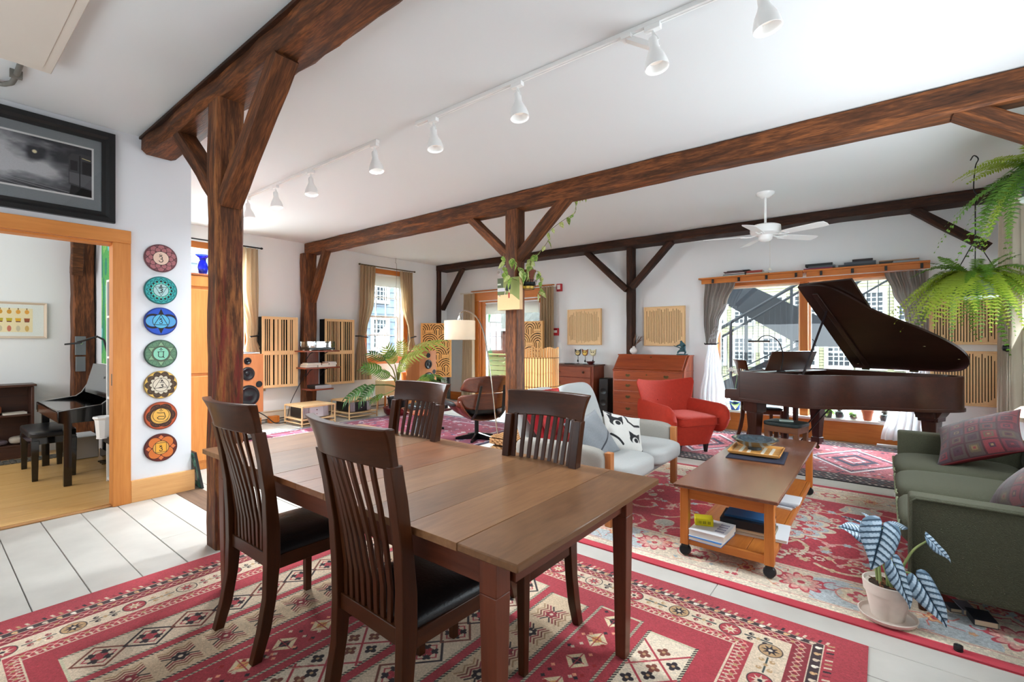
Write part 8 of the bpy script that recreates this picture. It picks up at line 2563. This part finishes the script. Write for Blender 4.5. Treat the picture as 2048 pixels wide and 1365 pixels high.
def pleaf(base, tip, mi, face=(0, 0, 1), wid=1.0):
    b0 = W(*base) - Vector((pc.x, pc.y, .009)); t0 = W(*tip) - Vector((pc.x, pc.y, .009))
    y = (t0 - b0); L_ = y.length; y.normalize()
    z = Vector(face) - y * y.dot(Vector(face)); z.normalize(); x = y.cross(z)
    o = obj('leaf', LM[mi], t)
    o.matrix_local = Matrix.Translation(b0) @ Matrix((x, y, z)).transposed().to_4x4() @ Matrix.Diagonal((L_ * wid, L_, L_, 1))
    MB().tube(spline([(0, 0, .50), ((b0.x) * .35, b0.y * .35, .5 + (b0.z - .5) * .62), b0], 6), [.010] * 13, 6).build('leaf_stalk', leafmat('stalk_green', (120, 140, 66), (150, 160, 80), .1), t)
tc_ = (.5, -.75, .45)
for args in (((772, 722, 8.5), (738, 702, 8.4), 2, (.2, -.6, .8)), ((768, 718, 8.6), (790, 700, 8.7), 0, tc_), ((765, 742, 8.4), (724, 730, 8.3), 0, (.3, -.7, .6), 1.1), ((806, 716, 8.6), (800, 682, 8.6), 1, tc_, 1.1), ((822, 700, 8.5), (880, 676, 8.3), 1, (.1, -.4, .9), .9), ((800, 722, 8.3), (842, 700, 8.1), 1, (.2, -.5, .8), 1.0),
             ((738, 771, 8.3), (684, 796, 8.2), 2, (.1, -.5, .85), 1.0), ((752, 770, 8.25), (712, 800, 8.15), 2, (.2, -.6, .75)), ((768, 790, 8.3), (738, 800, 8.2), 0, (.2, -.3, .9), 1.2), ((790, 730, 8.8), (770, 690, 8.9), 1, tc_), ((795, 745, 8.4), (815, 722, 8.4), 1, tc_), ((782, 752, 8.2), (752, 745, 8.1), 0, tc_, 1.1)):
    pleaf(*args)
t = thing('cream_box', 'cream cube-shaped box standing under the plant window', 'box', (-7.98, 6.02, .0)); Box('body', -.16, .16, -.17, .17, .30, .60, mat('cream_card', (236, 218, 168), .7), t, bev=.006)
for x in (-.13, .13):
    for y in (-.14, .14): Box('leg', x - .015, x + .015, y - .015, y + .015, 0, .30, honey('z'), t)
t = thing('flower_pot', 'orange-brown planter on a pale wooden stand between the window and the honey speaker', 'planter', (-7.80, 6.42, .0))
Box('stand', -.15, .15, -.15, .15, 0, .52, honey('z'), t); MB().lathe([(0, .52), (.12, .52), (.145, .70), (.15, .74), (.14, .74), (.13, .70), (0, .68)], 24).build('pot', mat('pot_orange', (206, 124, 62), .6), t)
for k in range(7):
    a = k * .9; MB().tube([(0, 0, .68), (.05 * math.cos(a), .05 * math.sin(a), .80), (.12 * math.cos(a), .12 * math.sin(a), .86)], [.006, .005, .003], 5).build('stem', mat('stem_red', (150, 90, 70), .7), t)
    o = obj('leaf', plm2, t, (.12 * math.cos(a), .12 * math.sin(a), .86), (-.6, 0, a - PI / 2)); o.scale = (.13,) * 3
# second plant nearer the lounge chair
p2 = W(858, 770, 7.9)
t = thing('potted_plant', 'small bushy plant with sunlit split leaves in a dark pot behind the far dining chair', 'plant', (p2.x, p2.y, .009))
MB().lathe([(0, 0), (.13, 0), (.14, .02), (.03, .04), (.03, .44), (.13, .46), (.13, .48), (0, .48)], 24).build('stand', M_blackmetal, t); MB().lathe([(0, .481), (.10, .481), (.13, .66), (.12, .665), (.11, .64), (0, .63)], 24).build('pot', mat('pot_black', (26, 26, 28), .5), t)
rg = random.Random(8)
for k in range(11):
    a = k * 2.4; r_ = rg.uniform(.14, .3)
    o = obj('leaf', LM[k % 3 if k % 3 != 2 else 0], t, (.05 * math.cos(a), .05 * math.sin(a), .74 + .10 * (k % 3) / 2), (-.25, 0, a - PI / 2)); o.scale = (r_, r_ * 1.1, r_)
    MB().tube([(0, 0, .62), (.05 * math.cos(a), .05 * math.sin(a), .74 + .10 * (k % 3) / 2)], .005, 5).build('leaf_stalk', leafmat('stalk_green', (120, 140, 66), (150, 160, 80), .1), t)
# hanging hook by the window
o = MB().tube(spline([(-8.27, 6.47, CZ), (-8.27, 6.47, 3.12), (-8.26, 6.45, 3.09), (-8.27, 6.49, 3.05), (-8.26, 6.48, 2.7), (-8.27, 6.46, 2.35), (-8.27, 6.50, 2.29), (-8.25, 6.47, 2.25)], 6), .004, 6).build('hanging_hook', mat('hook_grey', (150, 145, 140), .4, .8), smooth=180)
tag(o, 'thin grey hook hanging from the ceiling in front of the plant window', 'hook')

# ---------------------------------------------------------------- things on the piano window sill
SY, SZ = BY + .04, .3095
def potted(name, label, cat, px, prof, m, seg=22):
    p = onY(px, 840, SY); t = thing(name, label, cat, (p.x, SY, SZ))
    MB().lathe(prof, seg).build('pot', m, t, smooth=50)
    return t
gl = glass('clear_glass', (236, 240, 240), .12)
t = potted('flower_pot', 'cobalt blue pot with a white orchid at the left end of the window sill', 'plant', 1470, [(0, 0), (.06, 0), (.085, .12), (.085, .13), (.07, .125), (0, .12)], mat('pot_blue', (40, 70, 150), .25))
MB().tube(spline([(0, 0, .12), (.01, -.02, .35), (.03, -.02, .55), (-.03, -.04, .64), (-.08, -.05, .62)], 6), .004, 6).build('stem', mat('orchid_stem', (90, 110, 60), .6), t)
for k, (x, z) in enumerate(((-.08, .62), (-.05, .645), (-.01, .64), (.02, .60))):
    b = MB()
    for q in range(5):
        a = 2 * PI * q / 5
        b.add([(x, -.05, z), (x + .028 * math.cos(a - .5), -.06, z + .028 * math.sin(a - .5)), (x + .040 * math.cos(a), -.055, z + .040 * math.sin(a)), (x + .028 * math.cos(a + .5), -.06, z + .028 * math.sin(a + .5))], [(0, 1, 2, 3)])
    b.build('blossom', mat('orchid_white', (240, 238, 234), .6), t)
for k in range(4):
    o = obj('leaf', plm, t, (0, 0, .125), (-.3, 0, k * 1.7)); o.scale = (.2, .2, .2)
for px, lab in ((1679, 'bulb in a clear glass forcing jar, left of the small succulent on the sill'), (1769, 'bulb in a clear glass jar on a white saucer at the right of the sill')):
    t = potted('bulb_jar', lab, 'jar', px, [(0, .012), (.05, .012), (.058, .05), (.058, .09), (.03, .115), (.04, .13), (.036, .13), (.026, .115), (.052, .09), (.052, .05), (0, .02)], gl)
    MB().lathe([(0, .016), (.045, .018), (.05, .06), (.045, .085), (0, .09)], 18).build('pebbles', mat('pebble_dark', (50, 54, 56), .7, var=.5, vs=80), t)
    MB().lathe([(0, .09), (.03, .105), (.034, .135), (.018, .165), (.004, .21), (0, .21)], 14).build('bulb', mat('bulb_brown', (110, 96, 88), .7), t)
    MB().lathe([(0, 0), (.07 if px > 1700 else .05, 0), (.085 if px > 1700 else .055, .011), (0, .0115)], 24).build('saucer', M_gloss_white, t)
t = potted('succulent', 'small green plant in a pebble-filled round glass on the sill', 'plant', 1707, [(0, 0), (.035, 0), (.05, .035), (.045, .07), (.036, .08), (.04, .07), (.045, .035), (0, .006)], gl)
MB().lathe([(0, .008), (.034, .008), (.043, .035), (.038, .06), (0, .065)], 16).build('pebbles', mat('pebble_mix', (150, 110, 90), .8, var=.6, vs=90), t)
for k in range(9):
    a = k * 2.4; o = obj('leaf', plm, t, (0, 0, .065 + .012 * (k % 4)), (-.2 + .1 * (k % 3), 0, a)); o.scale = (.085, .085, .085)
t = potted('flower_pot', 'terracotta pot with thin sprigs on the sill', 'plant', 1735, [(0, 0), (.045, 0), (.062, .11), (.070, .112), (.070, .145), (.062, .145), (.056, .11), (0, .105)], mat('terracotta', (186, 106, 74), .8))
for k in range(8):
    a = k * 2.1; MB().tube([(0, 0, .10), (.03 * math.cos(a), .03 * math.sin(a), .19), (.07 * math.cos(a), .07 * math.sin(a), .22 + .02 * (k % 3))], .003, 5).build('sprig', mat('sprig_green', (90, 120, 60), .7), t)
t = potted('leafy_plant', 'dark leafy plant on the sill behind the lyre braces of the piano', 'plant', 1655, [(0, 0), (.05, 0), (.06, .08), (0, .08)], mat('pot_grey', (90, 92, 90), .7))
for k in range(12):
    a = k * 2.4; o = obj('leaf', plm, t, (.02 * math.cos(a), .02 * math.sin(a), .09 + .02 * (k % 4)), (-.1 - .2 * (k % 3), 0, a)); o.scale = (.13, .13, .13)
o = Box('power_strip', -.06, .16, 7.86, 7.93, .0005, .04, M_gloss_white, bev=.006); tag(o, 'white power strip on the floor at the foot of the sheer curtain', 'power strip')

# ---------------------------------------------------------------- books on the ledge over the window
def ledge_stack(items):
    """items: (px left, px right, dark height list ...) piles of flat books, bottom first"""
    for (x0, x1, bk) in items:
        z = 2.4125
        for k, (w0, w1, h, cc, lab) in enumerate(bk):
            a, c_ = x0 + (x1 - x0) * w0, x0 + (x1 - x0) * w1
            t = thing('book', lab, 'book', ((a + c_) / 2, 7.955, z), 0)
            b = MB(); hw = (c_ - a) / 2
            b.box(-hw, hw, -.075, .08, 0, .002).box(-hw, hw, -.075, .08, h - .002, h).box(-hw, hw, -.075, -.072, .002, h - .002)
            b.build('cover', mat('cover_%d_%d_%d' % cc, cc, .5), t, smooth=0); MB().box(-hw + .003, hw - .003, -.072, .078, .002, h - .002).build('page_block', mat('pages_226', (226, 218, 204), .9), t, smooth=0)
            z += h + .0005
def X_(px): return onY(px, 540, 7.93).x
ledge_stack([
    (X_(1447), X_(1491), [(0, 1, .016, (196, 204, 196), 'mint paperback at the bottom of the left ledge pile'), (.02, .95, .012, (50, 56, 54), 'black book second from the bottom of the left ledge pile'), (.08, .98, .014, (206, 196, 196), 'white-edged book in the middle of the left ledge pile'), (.1, 1.1, .013, (70, 40, 44), 'maroon book fourth up on the left ledge pile'), (.04, .9, .013, (92, 58, 56), 'brown book second from the top of the left ledge pile'), (.2, 1.2, .008, (40, 36, 38), 'thin dark folder topmost of the left ledge pile')]),
    (X_(1493.5), X_(1537), [(0, 1, .022, (186, 176, 156), 'cream atlas under the red volume on the ledge'), (.02, .75, .034, (150, 62, 48), 'red-spined thick volume on the ledge beside the fan chain')]),
    (X_(1608), X_(1672), [(0, .9, .018, (130, 36, 70), 'magenta-spined book under the black binder on the ledge'), (.15, .98, .026, (70, 74, 80), 'grey book between the magenta one and the black binder'), (.05, .90, .034, (24, 26, 28), 'large black binder topmost on the ledge pile above the piano lid')]),
    (X_(1677), X_(1752), [(0, 1, .028, (44, 50, 56), 'wide slate book at the bottom of the tallest ledge pile'), (.16, 1, .030, (70, 74, 80), 'grey and tan book in the middle of the tallest ledge pile'), (.38, .92, .032, (36, 26, 28), 'dark maroon box topmost of the tallest ledge pile')]),
    (X_(1758), X_(1838), [(0, .34, .030, (44, 36, 30), 'black cassette case at the left of the pale flat pile on the ledge'), (.0, 1, .014, (150, 120, 92), 'long tan portfolio lying across the right ledge pile')]),
])
o = Box('book', X_(1786), X_(1838), 7.89, 8.03, 2.4125, 2.4415, mat('cover_grey', (150, 156, 160), .5), bev=.002); tag(o, 'grey book box under the tan portfolio on the ledge', 'book')

# ---------------------------------------------------------------- ferns
def frond_mesh(name, L_, droop, up, m, n=30, seed=0):
    rg = random.Random(seed)
    b = MB(); pts = []
    for i in range(n + 1):
        f = i / n
        pts.append(Vector((L_ * (f * .88), .04 * math.sin(3 * f + seed), L_ * (up * f - droop * f * f))))
    vs, fs = [], []
    for i in range(n + 1):
        w = .0022 * (1 - i / n) + .0006
        vs += [pts[i] + Vector((0, -w, 0)), pts[i] + Vector((0, w, 0))]
    b.add(vs, [(2 * i, 2 * i + 1, 2 * i + 3, 2 * i + 2) for i in range(n)])
    for i in range(2, n + 1):
        f = i / n
        d = (pts[i] - pts[i - 1]).normalized()
        ll = .070 * min(1, (1 - f) * 2.2 + .18) * min(1, f * 3.5 + .35) * (L_ / .5) ** .5 * rg.uniform(.85, 1.1)
        for s in (-1, 1):
            side = (Vector((0, s, 0)) + d * .30 + Vector((0, 0, -.12 + rg.uniform(-.15, .15)))).normalized()
            p = pts[i]; wv = d * (.0078 * (L_ / .5) ** .5)
            q = p + side * ll * .5
            b.add([p - wv * .6, q - wv, p + side * ll, q + wv, p + wv * .6], [(0, 1, 2, 3, 4)] if s > 0 else [(4, 3, 2, 1, 0)])
    return b.mesh(name, m, 180)
F_lime = leafmat('fern_lime', (104, 138, 26), (168, 184, 66), .45, vs=1.6)
F_green = leafmat('fern_green', (62, 106, 30), (112, 150, 50), .4, vs=1.6)
def fern(label, loc, pot_h, nf, span, mats, seed, hang_top, z_spread=1.0):
    rg = random.Random(seed)
    t = thing('hanging_fern', label, 'plant', loc)
    MB().lathe([(0, -.20), (.125, -.20), (.135, -.17), (.185, .0), (.19, .01), (.182, .012), (.17, -.01), (0, -.03)], 30).build('pot', glass('pot_pale', (120, 150, 140), .25) if False else mat('fern_pot', (70, 92, 84), .35), t, smooth=40)
    MB().lathe([(0, -.215), (.15, -.215), (.16, -.195), (0, -.2)], 26).build('drip_saucer', mat('fern_saucer', (200, 212, 208), .3), t)
    top = hang_top - loc[2]
    for k in range(3):
        a = 2 * PI * k / 3 + .4
        MB().tube([(.185 * math.cos(a), .185 * math.sin(a), .005), (0, 0, .36)], .004, 6).build('hanger_wire', M_blackmetal, t)
    MB().tube(spline([(0, 0, .36), (0, 0, .36 + (top - .36) * .45), (.012, .0, .36 + (top - .36) * .52), (-.012, 0, .36 + (top - .36) * .60), (.0, 0, top - .12), (.02, 0, top - .05), (-.01, 0, top - .01), (-.035, 0, top - .05)], 6), .0055, 6).build('hook', M_blackmetal, t)
    vars_ = [frond_mesh('frond', span * s, dr, up, m, seed=k) for k, (s, dr, up, m) in enumerate(((1.0, 1.25, .55, mats[0]), (.9, 1.5, .5, mats[0]), (.8, .8, .75, mats[1]), (.62, .5, .95, mats[1]), (1.0, 1.0, .30, mats[0]), (.85, 1.7, .35, mats[1])))]
    for k in range(nf):
        a = k * 2.39996 + rg.uniform(-.2, .2)
        v = rg.choice([0, 0, 1, 1, 2, 3, 4, 5])
        o = obj('frond', vars_[v], t, (.05 * math.cos(a), .05 * math.sin(a), -.01 + rg.uniform(-.02, .03)), (rg.uniform(-.3, .3), rg.uniform(-.3, .22), a))
        o.scale = (rg.uniform(.78, 1.12),) * 3
    return t
fern('bright lime-green fern hanging in a dark pot by the right window, lower of the two', (.70, 6.30, 2.02), .2, 120, .57, (F_lime, F_green), 3, CZ)
fern('green fern cut by the right edge of the picture, higher than its neighbour', (1.02, 5.52, 2.74), .2, 72, .66, (F_green, F_lime), 5, CZ)

# ---------------------------------------------------------------- silver-leaved potted plant in front
pc2 = Vector((.02, 3.02, .009))
t = thing('alocasia_plant', 'pale clay pot with big silver-blue veined leaves in front of the green sofa', 'plant', pc2)
clay = mat('clay_pale', (214, 200, 188), .8, var=.08, vs=12)
MB().lathe([(0, 0), (.095, 0), (.115, .012), (.122, .028), (.117, .030), (.108, .016), (.0, .010)], 40).build('saucer', clay, t, smooth=40)
MB().lathe([(0, .011), (.066, .011), (.092, .135), (.099, .137), (.104, .186), (.097, .188), (.092, .172), (0, .165)], 40).build('pot', clay, t, smooth=40)
MB().lathe([(0, .176), (.091, .170), (.09, .165)], 24).build('soil', mat('soil_dark', (58, 42, 32), .95, var=.6, vs=60, bmp=.8), t)
rg = random.Random(3)
b = MB()
for k in range(40):
    a = rg.uniform(0, 6.28); r_ = rg.uniform(0, .08); p = Vector((r_ * math.cos(a), r_ * math.sin(a), .178)); d = Vector((rg.uniform(-1, 1), rg.uniform(-1, 1), rg.uniform(0, .5))).normalized() * .014
    b.bar(p - d, p + d, .005, .003)
b.build('bark_chips', mat('bark', (130, 84, 56), .9), t, kind='stuff')
c = Canvas(1, 1, 420, (96, 120, 138))
DK = (44, 66, 84)
for s_ in (-1, 1):
    for k in range(8):                          # pale silver fields between the veins
        y0 = .02 + k * .118
        for q in range(5):
            f = .10 + .17 * q / 1.6
            c.circ(.5 + s_ * (.07 + .085 * q), y0 + .075 + .028 * q, .060, (176, 194, 208) if q < 3 else (150, 172, 190), 0, .036)
def vv(pts, w): c.line(pts, w, DK)
vv([(.5, .0), (.5, 1.0)], .045)
for s_ in (-1, 1):
    for k in range(8):
        y0 = .0 + k * .118
        vv([(.5, y0), (.5 + s_ * .16, y0 + .055), (.5 + s_ * .34, y0 + .12), (.5 + s_ * .5, y0 + .20)], .026)
a_ = c.a; k_ = np.abs(np.linspace(-1, 1, c.W))[None, :, None]
c.grain(.04, 3)
alm = c.material('silver_leaf_print', .4, spec=.45)
alb = mat('leaf_under', (86, 104, 70), .6)
def silver_leaf():
    """heart-shaped blade with the two rear lobes; base (stalk) at origin, tip at +y"""
    b = MB()
    prof = [(-.20, .10, .24), (-.14, .03, .36), (-.04, .0, .44), (.10, 0, .47), (.28, 0, .45), (.46, 0, .38), (.64, 0, .27), (.80, 0, .15), (.92, 0, .06), (1.0, 0, .0)]
    nu = 6
    for s in (-1, 1):
        vs, uv = [], []
        for (y, xi, xo) in prof:
            for i in range(nu + 1):
                f = i / nu; x = xi + (xo - xi) * f
                z = .10 * math.sin(PI * min(1, x / .5)) * .7 - .10 * y * y - .5 * x * x * .5 + .012 * math.sin(9 * y + 4 * x)
                vs.append((s * x, y, z)); uv.append((.5 + s * min(.5, x / .95), max(0, min(1, (y + .2) / 1.2))))
        fs, us = [], []
        for j in range(len(prof) - 1):
            for i in range(nu):
                q = (j * (nu + 1) + i, j * (nu + 1) + i + 1, (j + 1) * (nu + 1) + i + 1, (j + 1) * (nu + 1) + i)
                if s < 0: q = q[::-1]
                fs.append(q); us.append([uv[i_] for i_ in q])
        b.add(vs, fs, 0, us)
    return b
slm = silver_leaf().mesh('leaf', [alm], 180)
def sleaf(base, tip, face, wid=1.0):
    b0, t0 = W(*base) - pc2, W(*tip) - pc2
    y = t0 - b0; L_ = y.length; y.normalize(); z = Vector(face) - y * y.dot(Vector(face)); z.normalize(); x = y.cross(z)
    o = obj('leaf', slm, t); o.matrix_local = Matrix.Translation(b0) @ Matrix((x, y, z)).transposed().to_4x4() @ Matrix.Diagonal((L_ * wid, L_, L_, 1))
    md = o.modifiers.new('thick', 'SOLIDIFY'); md.thickness = .006; md.offset = -1
    g = Vector((rg.uniform(-.04, .03), rg.uniform(-.04, .03), .17))
    mid = (g + b0) / 2 + Vector((0, 0, .05))
    MB().tube(spline([g, mid, b0], 8), [.007 - .003 * i / 16 for i in range(17)], 8).build('leaf_stalk', leafmat('alocasia_stalk', (120, 140, 86), (170, 176, 110), .1), t)
cf = Vector((SN, -CS, 0))       # towards the room's camera side
rt = Vector((CS, SN, 0))
up = Vector((0, 0, 1))
sleaf((1764, 1056, 2.25), (1747, 1143, 2.20), cf + up * .35, .98)
sleaf((1726, 1068, 2.34), (1680, 1052, 2.32), up * .9 + cf * .8, .85)
sleaf((1788, 1130, 2.28), (1828, 1222, 2.22), cf * .9 + rt * .25 + up * .55, .66)
sleaf((1838, 1162, 2.26), (1900, 1258, 2.18), cf * .9 + up * .6 - rt * .2, .66)
sleaf((1858, 1080, 2.30), (1908, 1126, 2.27), cf * .55 + up * .8 + rt * .1, .62)
sleaf((1735, 1050, 2.42), (1682, 1030, 2.46), up * .9 + cf * -.25, .6)
sleaf((1748, 1042, 2.45), (1722, 1024, 2.50), up + cf * .2, .6)
sleaf((1800, 1058, 2.5), (1776, 1040, 2.6), up * .9 - cf * .9, .9)
# loose bits on and under the rug edge
t = thing('rubber_foot', 'small black rubber knob lying on the rug edge near the bottom right', 'knob', (.268, 2.905, .009)); MB().lathe([(0, 0), (.016, 0), (.017, .006), (.014, .008), (.017, .012), (.016, .024), (.008, .026), (0, .022)], 16).build('knob_body', M_black, t)
for k, (px, py, w, d, h, cc, lab, rz) in enumerate(((1885, 1208, .06, .10, .022, (120, 50, 40), 'rust-red book under the green sofa, leftmost', .5), (1908, 1222, .07, .11, .020, (60, 62, 70), 'dark grey book under the green sofa beside the rust-red one', .35), (1933, 1228, .06, .11, .026, (126, 130, 142), 'lavender-grey book under the green sofa', .3), (1966, 1250, .09, .12, .030, (40, 46, 56), 'black book under the green sofa, rightmost', .2))):
    r_ = (px - 1024) / 944; d_ = (1.4 - .02) * 944 / (py - 682.5); p = W(px, py, d_)
    book('book', lab, p.x, p.y + .06, .0095, w, d, h, rz, cc, (206, 180, 140))
# lamp at the right edge behind the sofa
t = thing('floor_lamp', 'white glowing dome lamp at the right edge behind the green sofa', 'lamp', (.955, 5.70, .0))
MB().lathe([(0, 0), (.11, 0), (.11, .015), (.015, .025), (.012, .72), (0, .72)], 24).build('stand', M_chrome, t)
MB().lathe([(.0, .86), (.05, .855), (.09, .82), (.10, .77), (.098, .77), (.085, .815), (.045, .845), (0, .85)], 28).build('lamp_shade', mat('dome_shade', (246, 240, 226), .5, emit=(255, 240, 214), es=.6), t)
MB().lathe([(0, .73), (.03, .75), (.03, .79), (0, .82)], 14).build('bulb', mat('warm_bulb', (255, 240, 210), .4, emit=(255, 222, 170), es=5), t)
